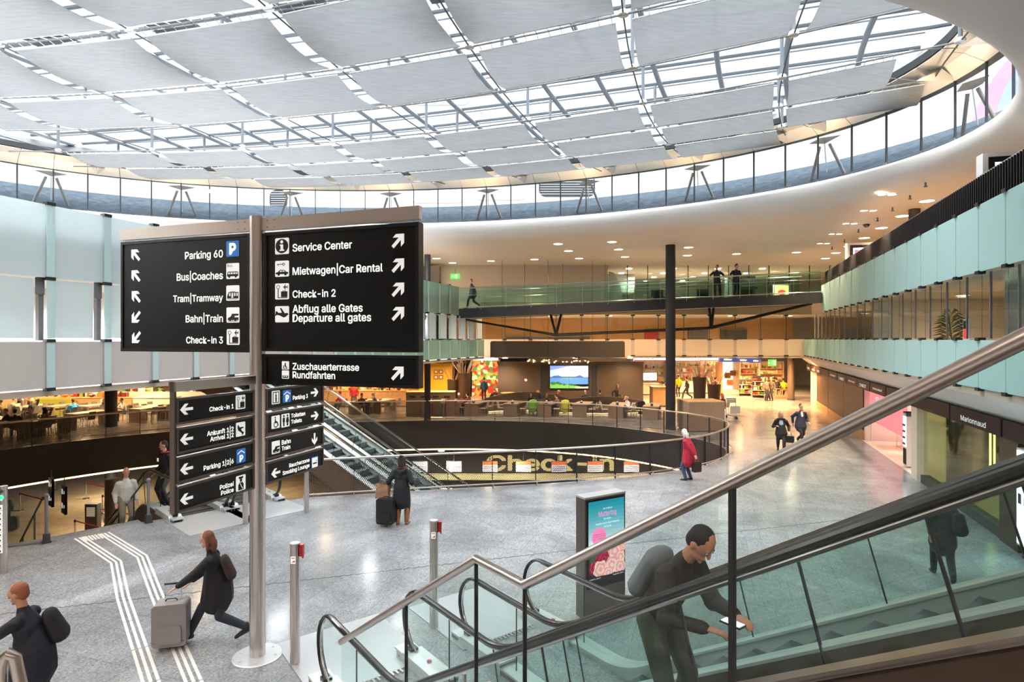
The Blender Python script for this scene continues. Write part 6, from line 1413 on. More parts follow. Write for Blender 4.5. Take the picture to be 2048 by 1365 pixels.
# shop room and shelves
struct('wall_shop', MB().bx(2, 58, 0, 27, 58.2, 3.4), M['peach'], 'warm rear wall inside the back shops', 'wall')
def shelf(label, px0, px1, Y, zs, d=.45, body='beige', top=2.6):
    x0, x1 = sx_(px0, Y), sx_(px1, Y); t = thing('shelf', label, 'shelf', ((x0+x1)/2, Y, 0))
    MB().bx(x0, Y+d-.04, 0, x1, Y+d, top).build('back_panel', M[body], t, True)
    for x in (x0, x1-.05): MB().bx(x, Y, 0, x+.05, Y+d, top).build('side_panel', M[body], t, True)
    for z in zs: MB().bx(x0, Y, z-.04, x1, Y+d, z).build('shelf_board', M['wood'], t, True)
    return x0, x1
for lb, px0, px1, Y, zs, n in (('bakery shelf full of loaves and boxes under the white signs', 1345, 1440, 54.5, (.6, 1.1, 1.6, 2.1), 26), ('gift shelf behind the bright shop window under the blue signs', 1480, 1516, 53.5, (.5, 1.0, 1.5, 2.0), 12), ('magazine shelf beside the green exit sign', 1520, 1568, 53, (.5, 1.0, 1.5, 2.0), 16), ('long shelf of goods seen past the planter with dry branches', 1262, 1332, 55, (.7, 1.3, 1.9), 18)):
    x0, x1 = shelf(lb, px0, px1, Y, zs)
    for z in zs: jars(x0+.1, x1-.2, Y+.08, z, n//2, 'goods on the ' + lb.split(' ')[0] + ' shelf', 'things on the ' + lb.split(' ')[0] + ' shelf', .2)
t, x0, x1 = counter('long bakery counter with glass case under the white signs', 1345, 1438, 50.6, 1.05, .9, 'peach', 'woodg')
MB().bx(x0+.1, 50.7, 1.05, x1-.1, 51.3, 1.5).build('glass_case', M['glass'], t, True)
jars(x0+.2, x1-.2, 50.8, 1.05, 16, 'goods in the glass case of the bakery', 'things in the bakery case', .3)
ts = sign_box('white board with red lettering on the takeaway counter', 1288, 1313, 747, 761, 49, M['signw'], None, 'take out', M['redink'], .8)
txt('like a bar!', fb_(49), sx_(1300.5, 49), sz_(752, 49), M['redink'], ts, width=.8, size=.2, align='CENTER', d=.01)
counter('pale takeaway counter below the white board', 1280, 1318, 49.1, .95, .8, 'beige', 'alu')
# shop windows of the back middle storey
for px0, px1, c_, lb in ((1290, 1316, (150, 24, 26), 'red poster panel in a window of the back middle storey'), (1378, 1416, (50, 42, 36), 'dark shop front between two lamps of the back middle storey'), (1442, 1494, (46, 38, 32), 'dark shop front with pale lettering in the back middle storey'), (1012, 1180, (44, 40, 40), 'long dark departure board strip in the back middle storey')):
    Y = 46.8; x0, x1 = sx_(px0, Y), sx_(px1, Y); z1 = 5.3 if px0 != 1012 else 4.75
    t = thing('storefront', lb, 'shop front', ((x0+x1)/2, Y, 3.5)); MB().bx(x0, Y, 3.5, x1, Y+.15, z1).build('panel', tint('front_%d' % px0, c_, rough=.3), t, True); MB().bx(x0-.05, Y-.03, z1, x1+.05, Y+.15, z1+.08).build('lintel', M['bronze'], t, True)
    if px0 == 1442: txt('Café', fb_(Y), (x0+x1)/2, 3.8, M['lampw'], t, width=1.4, size=.7, align='CENTER', d=.02)
# bright shop window
sw = thing('shop_window', 'brightly lit glass shop window with bags under the blue signs', 'shop window', (sx_(1460, 50), 50, 0)); x0, x1 = sx_(1444, 50), sx_(1479, 50)
MB().bx(x0, 51.4, 0, x1, 51.5, 2.6).build('back_panel', glow('window_back', (255, 238, 214), .8), sw, True); MB().bx(x0, 50, 0, x1, 51.4, .3).build('plinth', M['peach'], sw, True); MB().bx(x0, 50, .3, x1, 50.02, 2.6).build('pane', M['glass'], sw, True)
for x in (x0, x1): MB().bx(x-.05, 49.98, 0, x+.05, 51.5, 2.65).build('frame', M['wood'], sw, True)
for k, (px, z, c_) in enumerate(((1455, 1.3, (120, 66, 40)), (1466, 1.5, (90, 56, 44)), (1460, .7, (196, 120, 70)))):
    t = thing('display_bag', ('large brown', 'dark brown', 'tan')[k] + ' bag displayed in the bright shop window', 'bag', (sx_(px, 50.8), 50.8, z)); m = tint('bag_%d' % k, c_)
    MB().poly([rrect(.5, .42, .08)], -.08, .08, Matrix.Translation((-.25, 0, 0)) @ Matrix.Rotation(R(90), 4, 'X')).build('body', m, t); MB().tube([(-.12, 0, .42), (-.1, 0, .6), (.1, 0, .6), (.12, 0, .42)], .015, 6).build('handle', m, t); MB().bx(-.3, -.15, -.06, .3, .15, -.01).build('stand', M['wood'], t)
def rack(label, px, Y, h, rows_):
    x = sx_(px, Y); t = thing('display_rack', label, 'rack', (x, Y, 0)); MB().bx(-.45, .0, 0, .45, .06, h).build('back_panel', M['darkgrey'], t)
    for k in range(rows_): MB().bx(-.45, -.3, .2+k*(h-.3)/rows_, .45, 0, .24+k*(h-.3)/rows_).build('shelf_board', M['white'], t)
    jars(x-.4, x+.35, Y-.26, .24, 4, 'goods on the ' + label.split(' of')[0], 'things on the ' + label.split(' of')[0], .1)
    for k in range(1, rows_): jars(x-.4, x+.35, Y-.26, .24+k*(h-.3)/rows_, 4, 'goods on the ' + label.split(' of')[0], 'things on the ' + label.split(' of')[0], .1)
rack('low display rack of small goods outside the shop with the blue signs', 1490, 48.5, 1.3, 3); rack('tall display rack of magazines under the green exit sign', 1517, 47, 1.7, 4)
hb_ = thing('high_table', 'narrow high table before the magazine shop', 'table', (sx_(1560, 46.6), 46.6, 0)); x = sx_(1558, 46.6); MB().bx(x-1.2, 46.6, 1.04, x+1.2, 47.1, 1.1).build('table_top', M['wood'], hb_, True)
for q in (-1.1, 1.1): MB().bx(x+q-.04, 46.8, 0, x+q+.04, 46.9, 1.04).build('leg', M['woodd'], hb_, True)
for k, px in enumerate((1555, 1567)):
    t = thing('bar_stool', ('bar stool under the seated person in black', 'bar stool under the person in the yellow jacket')[k], 'stool', (sx_(px, 46), 46, 0)); MB().bx(-.2, -.2, .74, .2, .2, .79).build('seat', M['wood'], t)
    for a in (-1, 1):
        for c in (-1, 1): MB().bx(a*.16-.025, c*.16-.025, 0, a*.16+.025, c*.16+.025, .74).build('leg', M['wood'], t)
    MB().bx(-.16, -.18, .25, .16, -.14, .29).build('footrest', M['wood'], t)
for px, Y, rz, ps, rgb, lb, yel in ((1357, 47.5, 10, 'stand', (206, 214, 50), 'worker in a yellow high visibility jacket standing at the bakery', 1), (1374, 45.5, 60, 'walk', (40, 36, 36), 'person in dark clothes hurrying past the bakery', 0), (1430, 45, -60, 'walk2', (70, 50, 40), 'person in brown walking behind the planters with branches', 0),
        (1532, 44.5, 200, 'stand', (120, 104, 98), 'long haired person in a grey jacket chatting before the magazine shop', 0), (1543, 44.5, 120, 'stand', (84, 76, 74), 'person in a dark jumper chatting before the magazine shop', 0), (1555, 46, 0, 'stool', (34, 34, 36), 'person in black sitting on a bar stool', 0), (1568, 46, 0, 'stool', (206, 214, 50), 'person in a yellow high visibility jacket sitting on a bar stool', 1)):
    t, hn, w_, k = person(lb, (sx_(px, Y), Y, 0 if ps != 'stool' else .0), R(rz), 1.74, ps, rgb, (36, 36, 44), (26, 26, 28), (60, 44, 36), 'long' if 'long' in lb else 'short')
# exit signs
def exit_sign(label, px, py, Y, w_, h_):
    f = fb_(Y); x, z = sx_(px, Y), sz_(py, Y); t = thing('exit_sign', label, 'exit sign', (x, Y, z)); M.setdefault('exitg', glow('exit_green', (60, 190, 60), 1.2))
    MB().bx(x-w_/2, Y, z-h_/2, x+w_/2, Y+.08, z+h_/2).build('box', M['exitg'], t, True); mb = MB(); L_ = lambda p: [(a*h_, b*h_) for a, b in p]
    f.shape(mb, [L_(rc(.12, -.38, .5, .38))], 0, .006, x, z); f.shape(mb, [L_(ring(-.05, .3, .08, 12))], 0, .006, x, z); f.shape(mb, [L_([(-.12, .2), (.02, .2), (.06, 0), (.0, -.02), (.02, -.36), (-.06, -.36), (-.1, -.05), (-.24, -.3), (-.3, -.25), (-.16, 0)])], 0, .006, x, z); f.shape(mb, [L_([(-.7, 0), (-.5, .2), (-.5, .07), (-.34, .07), (-.34, -.07), (-.5, -.07), (-.5, -.2)])], 0, .006, x, z)
    mb.build('running_figure', M['inkd'], t, True); MB().tube([(x, Y+.04, z+h_/2), (x, Y+.04, z+h_/2+.3)], .02, 6).build('hanger', M['grey'], t, True)
exit_sign('bright green exit sign hanging before the magazine shop', 1545, 726, 47, .62, .5); exit_sign('small green exit sign on the beige wall at the left end of the footbridge', 910, 553, 38.71, .56, .3)
# lounge behind the footbridge
for k in range(16):
    x, y = 7.5+3.0*(k % 4)+.4, 40.5+2.8*(k//4); t = thing('ceiling_light', 'small round lamp in the ceiling of the upper lounge', 'ceiling light', (x, y, 9.33), 0, 'lamps of the upper lounge'); MB().cyl((0, 0), .2, -.02, .01, 16).build('lens', M['lampw'], t); MB().lathe([(.2, 0), (.24, 0), (.24, -.03), (.2, -.03)], 16, caps=False).build('rim', M['alu'], t)
lw_ = thing('lounge_box', 'grey service box with a handrail inside the upper lounge', 'kiosk', (sx_(1478, 42), 42, 7)); x0, x1 = sx_(1465, 42), sx_(1511, 42); MB().bx(x0, 42, 7, x1, 43.5, 9.0).build('body', M['grey'], lw_, True); MB().bx(x0+.6, 41.9, 8.1, x1+.1, 42, 8.2).build('rail', M['darkgrey'], lw_, True)
sc_ = thing('advert_screen', 'bright advertising screen in the upper lounge behind the footbridge', 'screen', (sx_(1565, 44), 44, 7)); x0, x1 = sx_(1547, 44), sx_(1580, 44); MB().bx(x0, 44, 7.2, x1, 44.1, 8.6).build('casing', M['white'], sc_, True)
f = fb_(44); mb = MB(); ms = [glow('advert_a', (250, 230, 120), 1.0), glow('advert_b', (220, 60, 60), 1.0), glow('advert_c', (60, 150, 80), 1.0)]; f.rect(mb, x0+.05, 7.3, x1-.05, 8.5, 0, .01)
mb.mi = 1; f.shape(mb, [ring((x0+x1)/2, 8.0, .3, 20, .2)], .01, .014); mb.mi = 2; f.rect(mb, x0+.1, 7.4, x1-.1, 7.6, .01, .014); mb.build('picture', ms, sc_, True)
for px in (1408, 1497, 1316): 
    t = thing('lounge_chair', 'dark seat in the upper lounge behind the footbridge glass', 'chair', (sx_(px, 41), 41, 7), 0, 'seats of the upper lounge'); MB().bx(-.4, -.35, .2, .4, .35, .45).build('seat', M['blackm'], t); MB().bx(-.4, .25, .45, .4, .38, 1.0).build('backrest', M['blackm'], t); MB().bx(-.3, -.25, 0, .3, .25, .2).build('base', M['anthracite'], t)
wh_ = thing('white_panel', 'white curved standing panel at the left end of the upper lounge', 'partition', (sx_(1230, 41), 41, 7)); x0 = sx_(1217, 41); MB().poly([[(0, 0), (.95, 0), (.9, .8), (.7, 1.5), (.35, 2.1), (0, 2.2)]], 0, .1, Matrix.Translation((x0, 41, 7)) @ Matrix.Rotation(R(90), 4, 'X')).build('panel', M['white'], wh_, True); MB().bx(x0, 40.9, 7, x0+.9, 41.1, 7.05).build('foot', M['grey'], wh_, True)
# ================================================================ shops on the right
def RF(a, b): return Face(B(a, b, 0), V3((-VX, -VY, 0)), V3((-UX, -UY, 0)))     # face towards the hall, x runs towards the viewer
def rb(mb, a0, b0, z0, a1, b1, z1): return mb.poly([[tuple(B(a, b)[:2]) for a, b in ((a0, b0), (a1, b0), (a1, b1), (a0, b1))]], z0, z1)
struct('wall_pale', rb(MB(), 6.3, 47.5, 0, 6.8, 44.5, 2.4), M['peach'], 'pale wall block before the dark wooden panels on the right', 'wall')
b0 = 44.4
for k in range(3):
    t = thing('dark_wall_panel', ('dark slatted wood panel farthest from the pink shop', 'middle dark slatted wood panel on the right', 'dark slatted wood panel next to the pink shop')[k], 'wall panel', B(6.25, b0-4.5*k), 0)
    rb(MB(), 6.25, b0-4.5*k-4.44, .45, 6.7, b0-4.5*k, 2.38).build('panel', M['woodd'], t, True); rb(MB(), 6.22, b0-4.5*k-4.44, 0, 6.7, b0-4.5*k, .45).build('plinth', M['wood'], t, True)
f = RF(6.05, 47.5); mb = MB()
M['fasc1'] = mat('brown_fascia', (54, 37, 29), .5, spec=.2); M['fasc2'] = mat('aubergine_fascia', (34, 18, 30), .5, spec=.15)
for k, (b1, b2, m, s, tw, lb) in enumerate(((47.5, 45.6, 'fasc1', 'SWATCH', .5, 'far'), (45.5, 43.5, 'fasc1', 'swatch', .5, 'far'), (43.4, 41.2, 'fasc1', 'MODE', .4, 'far'), (41.1, 38.6, 'fasc1', None, .4, 'plain'), (38.5, 36.0, 'fasc1', 'WATCHES & JEWELLERY', .6, ''), (35.9, 33.6, 'fasc1', 'CHRIST', .55, ''), (33.5, 31.2, 'fasc1', 'UHREN & SCHMUCK', .6, ''), (31.1, 28.8, 'fasc1', 'CHRIST', .55, ''), (28.7, 26.2, 'fasc1', 'WATCHES & JEWELLERY', .6, ''), (26.1, 22.9, 'fasc1', 'CHRIST', .5, ''), (22.8, 19.6, 'fasc2', None, .3, ''), (19.5, 16.4, 'fasc2', 'Marionnaud', .5, ''), (16.3, 13.2, 'fasc2', None, .3, ''), (13.1, 9, 'fasc2', None, .3, ''))):
    nth = ('first', 'second', 'third', 'fourth', 'fifth', 'sixth', 'seventh', 'eighth', 'ninth', 'tenth', 'eleventh', 'twelfth', 'thirteenth', 'fourteenth')[k]
    t = thing('fascia_sign', ('brown' if m == 'fasc1' else 'dark aubergine') + (' fascia sign with pale lettering' if s else ' blank fascia board') + ' above the right shops, %s from the far end' % nth, 'sign', B(6.05, b1, 2.4))
    rb(MB(), 6.05, b2, 2.38, 6.3, b1, 2.78).build('box', M[m], t, True)
    fr2 = RF(6.045, b1)
    if s: txt(s, fr2, (b1-b2)/2, 2.47 if len(s) < 12 else 2.53, M['ink'], t, width=(b1-b2)*tw, size=.26 if len(s) < 12 else .13, align='CENTER', d=.004)
# pink sale shop
cream = mat('cream_floor', (238, 222, 196), .35)
struct('floor_shop', rb(MB(), 6.2, 8, .002, 12, 30.8, .012), cream, 'cream floor inside the shops on the right', 'floor')
struct('wall_shop_right', rb(MB(), 11, 8, 0, 11.1, 31, 3.3), mat('shop_white', (246, 236, 228), .5), 'white rear wall inside the right shops', 'wall')
struct('wall_shop_end', rb(MB(), 6.3, 30.9, 0, 11, 31.0, 3.3), mat('shop_white2', (240, 214, 206), .5), 'pink tinted end wall inside the sale shop', 'wall')
struct('ceiling_shop_right', rb(MB(), 6.3, 8, 2.95, 11, 31, 3.05), M['white'], 'white ceiling inside the right shops', 'ceiling')
sp_ = thing('sale_panel', 'glowing pink sale panel in the window of the shop next to the dark wooden panels', 'panel', B(6.5, 29, 0)); rb(MB(), 6.5, 25.4, .95, 6.56, 30.8, 2.3).build('panel', mat('sale_pink', (236, 130, 140), .5, emit=.35), sp_, True); txt('SALE', RF(6.49, 30.8), 1.1, 1.78, M['ink'], sp_, width=2.3, size=.62, d=.006)
for b in (30.7, 25.5): MB().tube([B(6.53, b, 0), B(6.53, b, 2.3)], .03, 8).build('leg', M['gold'], sp_, True)
sl_ = glow('stripe_red', (230, 60, 70), .6)
cs = thing('striped_column', 'red and white striped column inside the sale shop', 'column', B(8.2, 24.8, 0)); MB().tube([B(8.2, 24.8, 0), B(8.2, 24.8, 2.9)], .2, 16).build('shaft', M['white'], cs, True)
for k in range(9): MB().tube([B(8.2, 24.8, .2+.3*k), B(8.2, 24.8, .34+.3*k)], .205, 16).build('stripe', sl_, cs, True)
for k, (a, b) in enumerate(((7.6, 29), (9.0, 28), (7.4, 26.4), (9.2, 25.4), (8.0, 23.6))):
    t = thing('display_table', 'gold framed glass display table in the sale shop', 'display table', B(a, b, .012), RZB, 'gold display tables in the sale shop'); g_ = M['gold']
    for x in (-.4, .4):
        for y in (-.4, .4): MB().bx(x-.015, y-.015, 0, x+.015, y+.015, 1.05).build('leg', g_, t)
    for z in (.05, 1.05): MB().tube([(-.4, -.4, z), (.4, -.4, z), (.4, .4, z), (-.4, .4, z)], .018, 6, closed=True).build('frame', g_, t)
    MB().bx(-.4, -.4, .8, .4, .4, 1.02).build('showcase', M['white'] if k % 2 else sl_, t)
cw = thing('watch_tower', 'tall white watch display tower at the edge of the sale shop', 'display stand', gnd(1828, 936), RZB)
MB().bx(-.28, -.2, .06, .28, .2, 1.98).build('housing', M['white'], cw); MB().bx(-.295, -.17, .75, -.28, .17, 1.82).build('light_panel', glow('tower_light', (236, 246, 255), 1.2), cw); MB().bx(-.295, -.17, .12, -.28, .17, .68).build('dark_panel', M['blackm'], cw); MB().bx(-.28, -.215, 1.84, .28, .215, 1.98).build('header', M['darkgrey'], cw)
for s, ox in (('CASIO', -.2),):
    c0 = cw.location + V3((UX, UY, 0))*-.285 + V3((VX, VY, 0))*.2; txt('CASIO', Face((c0.x, c0.y, 0), V3((-VX, -VY, 0)), V3((-UX, -UY, 0))), .04, 1.86, M['ink'], cw, width=.32, d=.006)
random.seed(4)
for k in range(12):
    y, z = -.1+.1*(k % 3), .85+.22*(k//3); MB().tube([(-.31, y+.03*math.cos(a), z+.035*math.sin(a)) for a in [2*math.pi*i/10 for i in range(10)]], .012, 5, closed=True).build('watch', M['darkgrey'], cw)
for y in (-.15, .15): MB().cyl((0, 0), .04, 0, .06, 10).build('castor', M['rubber'], cw, loc=(0, y, 0))
struct('wall_shop_divider', rb(MB(), 6.9, 22.7, 0, 11, 22.85, 2.95), M['woodd'], 'dark wall between the sale shop and the perfumery', 'wall')
struct('floor_perfumery', rb(MB(), 6.3, 9, .012, 11, 22.7, .02), M['wood'], 'oak floor inside the perfumery', 'floor')
struct('wall_perfumery', rb(MB(), 10.4, 9, 0, 10.6, 22.7, 2.95), M['brown'], 'dark rear wall of the perfumery', 'wall')
struct('wall_pillar_cream', rb(MB(), 6.1, 22.6, 0, 6.9, 23.2, 2.4), mat('cream_pillar', (240, 222, 202), .5), 'cream pillar between the sale shop and the green glass', 'pillar')
for k in range(3):
    t = thing('green_glass_screen', ('green glass sheet next to the cream pillar', 'middle green glass sheet of the perfumery', 'green glass sheet next to the brown pillar')[k], 'glass screen', B(6.25, 22.4-1.9*k, 0)); rb(MB(), 6.24, 22.4-1.9*k-1.86, .25, 6.26, 22.4-1.9*k, 2.38).build('pane', M['glassy'], t, True); rb(MB(), 6.15, 22.4-1.9*k-1.86, 0, 6.4, 22.4-1.9*k, .25).build('plinth', M['darkgrey'], t, True)
ny = glow('tube_yellow', (240, 232, 140), 1.6); ng = glow('tube_green', (150, 230, 100), 1.2)
for k, (a, b, z0, z1, m) in enumerate(((7.0, 19.6, .5, 2.1, ny), (7.4, 18.6, .2, 2.2, ng), (8.0, 17.6, .3, 2.3, ng), (7.6, 21.0, .4, 2.2, ny), (8.8, 19.4, .3, 2.2, ng))):
    t = thing('light_tube', 'upright glowing tube in the perfumery behind the green glass', 'light tube', B(a, b, z0), 0, 'light tubes of the perfumery'); MB().cyl((0, 0), .025, 0, z1-z0, 10).build('tube', m, t); MB().cyl((0, 0), .05, -.03, 0, 10).build('socket', M['darkgrey'], t); MB().cyl((0, 0), .05, z1-z0, z1-z0+.03, 10).build('socket', M['darkgrey'], t)
ps_ = thing('perfume_shelf', 'dark perfume shelf with rows of flacons behind the green glass', 'shelf', B(9.4, 18.5, 0)); rb(MB(), 9.6, 16.8, 0, 9.8, 21.6, 2.4).build('back_panel', M['woodd'], ps_, True)
for z in (.6, 1.0, 1.4, 1.8): rb(MB(), 9.2, 16.8, z-.03, 9.6, 21.6, z).build('shelf_board', M['darkgrey'], ps_, True)
for z in (.6, 1.0, 1.4, 1.8):
    for k in range(12):
        c_ = random.choice(PAL); t = prop(MB().lathe([(.04, 0), (.045, .1), (.015, .12), (.02, .17)], 8).build('flacon', tint('goods_%d_%d_%d' % c_, c_, rough=.4), None, loc=B(9.35, 17.0+.38*k, z)), 'small perfume flacon on the dark shelf behind the green glass', 'bottle', 'perfume flacons')
struct('wall_pillar_brown', rb(MB(), 6.1, 15.7, 0, 6.9, 16.6, 2.4), M['woodd'], 'dark brown pillar between the perfumery and the light box', 'pillar')
lbx = thing('light_box', 'tall white glowing light box standing at the right shop front', 'light box', B(5.95, 15.0, 0)); rb(MB(), 6.0, 14.2, .25, 6.6, 15.5, 2.3).build('housing', M['alu'], lbx, True); rb(MB(), 5.98, 14.25, .3, 6.0, 15.45, 2.25).build('light_face', glow('box_face', (236, 240, 250), 1.6), lbx, True); rb(MB(), 6.05, 14.3, 0, 6.55, 15.4, .25).build('plinth', M['woodd'], lbx, True)
for k in range(4): rb(MB(), 5.97, 14.5+.25*k, 1.15, 5.98, 14.62+.25*k, 1.3+.06*(k % 2)).build('printed_flacon', M['darkgrey'], lbx, True)
pr = thing('portrait_panel', 'large glossy portrait style beauty panel beside the white light box', 'panel', B(6.0, 13.4, 0)); rb(MB(), 6.0, 12.0, .25, 6.5, 14.15, 2.3).build('housing', M['bronze'], pr, True); rb(MB(), 6.02, 12.1, 0, 6.48, 14.1, .25).build('plinth', M['woodd'], pr, True)
f = RF(5.995, 14.1); mb = MB(); f.rect(mb, 0.03, .3, 2.0, 2.25, 0, .01); mb.mi = 1; f.shape(mb, [[(.1, .3), (.2, 1.0), (.05, 1.6), (.4, 2.1), (1.0, 2.2), (1.9, 2.2), (1.9, .3)]], .01, .014); mb.mi = 2; f.shape(mb, [ring(.9, 1.4, .5, 24, .65)], .014, .018); mb.build('print', [glow('portrait_bg', (240, 232, 226), .8), mat('portrait_hair', (150, 108, 80), .5, emit=.3), mat('portrait_skin', (232, 196, 172), .5, emit=.4)], pr, True)
# ---- middle storey on the right: counter plant, tablet stand, clock
def Bz(px, a, z):                                   # point on plane a seen in picture column px
    k = (px-CX)/F; b = a*(UX-k*UY)/(k*VY-VX); return B(a, b, z)
q = Bz(1902, 7.0, 3.53); pt_ = thing('potted_plant', 'leafy green plant behind the clear windows of the right gallery', 'plant', q); MB().lathe([(.16, 0), (.22, .4), (.2, .4)], 14).build('pot', M['white'], pt_); random.seed(9); mb = MB(); mb.tube([(0, 0, .35), (.03, 0, 1.0), (-.05, .05, 1.9)], .02, 6)
for k in range(70):
    a = k*2.4; z = .8+1.2*k/70; r_ = .5*math.sin(.6+2.2*k/70); mb.limb([(0, 0, z-.1), (r_*.6*math.cos(a), r_*.6*math.sin(a), z+.05), (r_*math.cos(a), r_*math.sin(a), z)], [.004, .03, .006], asp=.15, n=6)
mb.build('foliage', tint('leafgreen', (60, 92, 48)), pt_)
q = Bz(1934, 5.9, 4.55); ti = thing('tablet_stand', 'tilted white tablet stand with red screen at the clear windows', 'tablet', q, RZB); MB().bx(-.02, -.2, 0, .02, .2, .55).build('casing', M['white'], ti); MB().bx(-.025, -.16, .3, -.02, .16, .5).build('screen', M['black'], ti); MB().bx(-.026, -.16, .05, -.02, .16, .28).build('screen_red', glow('tablet_red', (214, 50, 50), .8), ti); MB().bx(-.05, -.1, -.04, .1, .1, 0).build('foot', M['grey'], ti)
dk = thing('desk', 'long white desk behind the clear windows of the right gallery', 'desk', B(6.3, 20, 3.52)); rb(MB(), 5.75, 12, 4.42, 6.6, 26, 4.5).build('desk_top', M['white'], dk, True); rb(MB(), 5.8, 12.1, 3.53, 5.85, 25.9, 4.42).build('front_panel', M['white'], dk, True)
for b in (12.2, 19, 25.8): rb(MB(), 5.9, b, 3.53, 6.5, b+.06, 4.42).build('leg', M['white'], dk, True)
q = Bz(1908, 8.6, 5.5); ck = thing('wall_clock', 'round grey emblem disc on the inner wall above the leafy plant', 'disc', q, RZB); MB().tube([(-.02, 0, 0), (.03, 0, 0)], .2, 24).build('dial', M['grey'], ck); MB().tube([(-.03, .12*math.cos(a), .12*math.sin(a)) for a in [2*math.pi*i/20 for i in range(20)]], .015, 6, closed=True).build('ring', M['darkgrey'], ck); MB().tube([(.03, 0, 0), (.9, 0, 0)], .015, 6).build('arm', M['grey'], ck)
for b, lb in ((26.3, 'white partition wall behind the clear windows of the right gallery'),): struct('wall_partition', rb(MB(), 6.2, b, 3.52, 9.9, b+2.6, 6.05), M['white'], lb, 'wall')
struct('wall_partition_grey', rb(MB(), 6.8, 13, 3.52, 6.9, 18.2, 6.05), tint('cool_grey', (166, 178, 182)), 'cool grey partition in the near office of the right gallery', 'wall')
# ---- upper gallery: display pillars
for px, Y, lb in ((1722, 26.5, 'white framed screen pillar on the upper gallery beside the ceiling vent'), (2022, 13.6, 'large white framed screen pillar on the upper gallery in the corner of the view')):
    c = V3(((px-CX)*Y/F, Y, 7.0)); t = thing('screen_pillar', lb, 'screen', c, R(-14)); MB().bx(-.55, 0, 0, .55, .3, 1.85).build('housing', M['white'], t); MB().bx(-.44, -.02, .5, .44, 0, 1.75).build('bezel', M['black'], t); MB().bx(-.32, -.03, .7, .32, -.02, 1.62).build('picture', glow('screen_lilac', (206, 214, 250), 1.1), t)
    o = MB().box((-.12, -.035, 1.42), (.26, .01, .22)).build('red_tile', glow('tile_red', (226, 50, 84), .9), t); mb = MB(); Face((-.12, -.041, 1.42), (1, 0, 0), (0, -1, 0)).shape(mb, [[(.08*math.cos(R(90+36*i))*(1 if i % 2 == 0 else .45), .08*math.sin(R(90+36*i))*(1 if i % 2 == 0 else .45)) for i in range(10)]], 0, .004); mb.build('star', M['inkd'], o)
    MB().bx(-.3, -.034, .72, .3, -.03, .9).build('caption_bar', glow('cap_blue', (90, 110, 190), .8), t)
# ================================================================ check-in level below
YC = 37.2; fc = Face((-7.5, YC, 0), (1, 0, 0), (0, -1, 0))
cw_ = thing('check_in_wall', 'dark check-in back wall with giant pale lettering seen through the railing', 'wall unit', (3, YC, -5))
mb = MB(); fc.rect(mb, 0, -5, 17.5, -1.8, -.2, 0); mb.build('body', tint('checkwall', (52, 46, 38)), cw_, True)
xa, za = fc.hit(972, 941); xb, _ = fc.hit(1228, 941); M['paleink'] = mat('pale_letter', (206, 194, 146), .6, emit=.3)
txt('Check-in', fc, xa, za, M['paleink'], cw_, width=xb-xa, size=1.75, bold=.02, d=.02)
def band(z0, z1, m, nm, d): mb = MB(); fc.rect(mb, .2, z0, 17.3, z1, 0, d); return mb.build(nm, M[m], cw_, True)
band(-4.05, -3.75, 'paleink', 'ledge', .5)
for k, px in enumerate((840, 908, 980, 1047, 1118, 1190, 1263)):
    Y = 34.6; x, z = (px-CX)*Y/F, H-(934-HY)*Y/F; f = fb_(Y); t = thing('info_board', ('white hanging check-in screen nearest the long escalator', 'all white hanging check-in screen beside the escalator end', 'white check-in screen with orange header under the letter C', 'white check-in screen with orange header under the letter e', 'white check-in screen with orange header before the letter k', 'white check-in screen with orange header under the dash', 'white check-in screen with orange header at the end of the lettering')[k], 'screen', (x, Y, z))
    MB().bx(x-.45, Y, z-.32, x+.45, Y+.08, z+.32).build('casing', M['darkgrey'], t, True); mb = MB(); f.rect(mb, x-.43, z-.3, x+.43, z+.3, 0, .01); o = mb.build('picture', glow('board_white', (214, 214, 226), .4), t, True)
    if k > 1: mb = MB(); f.rect(mb, x-.43, z+.1, x+.43, z+.3, .01, .015); mb.build('orange_header', glow('board_orange', (240, 110, 60), .5), o, True)
    mb = MB()
    for q in range(3): f.rect(mb, x-.38, z-.22+.1*q, x+.38, z-.19+.1*q, .01, .013)
    mb.build('text_lines', M['grey'], o, True); MB().tube([(x, Y+.04, z+.3), (x, Y+.04, -1.75)], .025, 6).build('hanger', M['darkgrey'], t, True)
    dk = thing('check_in_desk', 'pale check-in desk with slanted white side below the hanging screens', 'desk', (x-.2, Y-.9, -5), 0, 'check-in desks'); MB().bx(-.9, -.3, 0, .1, .4, 1.05).build('body', M['woodg'], dk); MB().bx(-.95, -.35, 1.05, .15, .45, 1.1).build('worktop', M['beige'], dk)
    MB().add([(.2, -.32, 1.1), (.75, -.32, 1.1), (.45, -.32, .35), (.0, -.32, .35), (.2, -.26, 1.1), (.75, -.26, 1.1), (.45, -.26, .35), (.0, -.26, .35)], [(0, 3, 2, 1), (4, 5, 6, 7), (0, 1, 5, 4), (1, 2, 6, 5), (2, 3, 7, 6), (3, 0, 4, 7)]).build('slanted_side', mat('pale_side_%d' % k, (206, 198, 160), .5), dk)
    MB().bx(-.95, -.5, .1, -.45, -.34, .6).build('red_box', M['red'], dk)
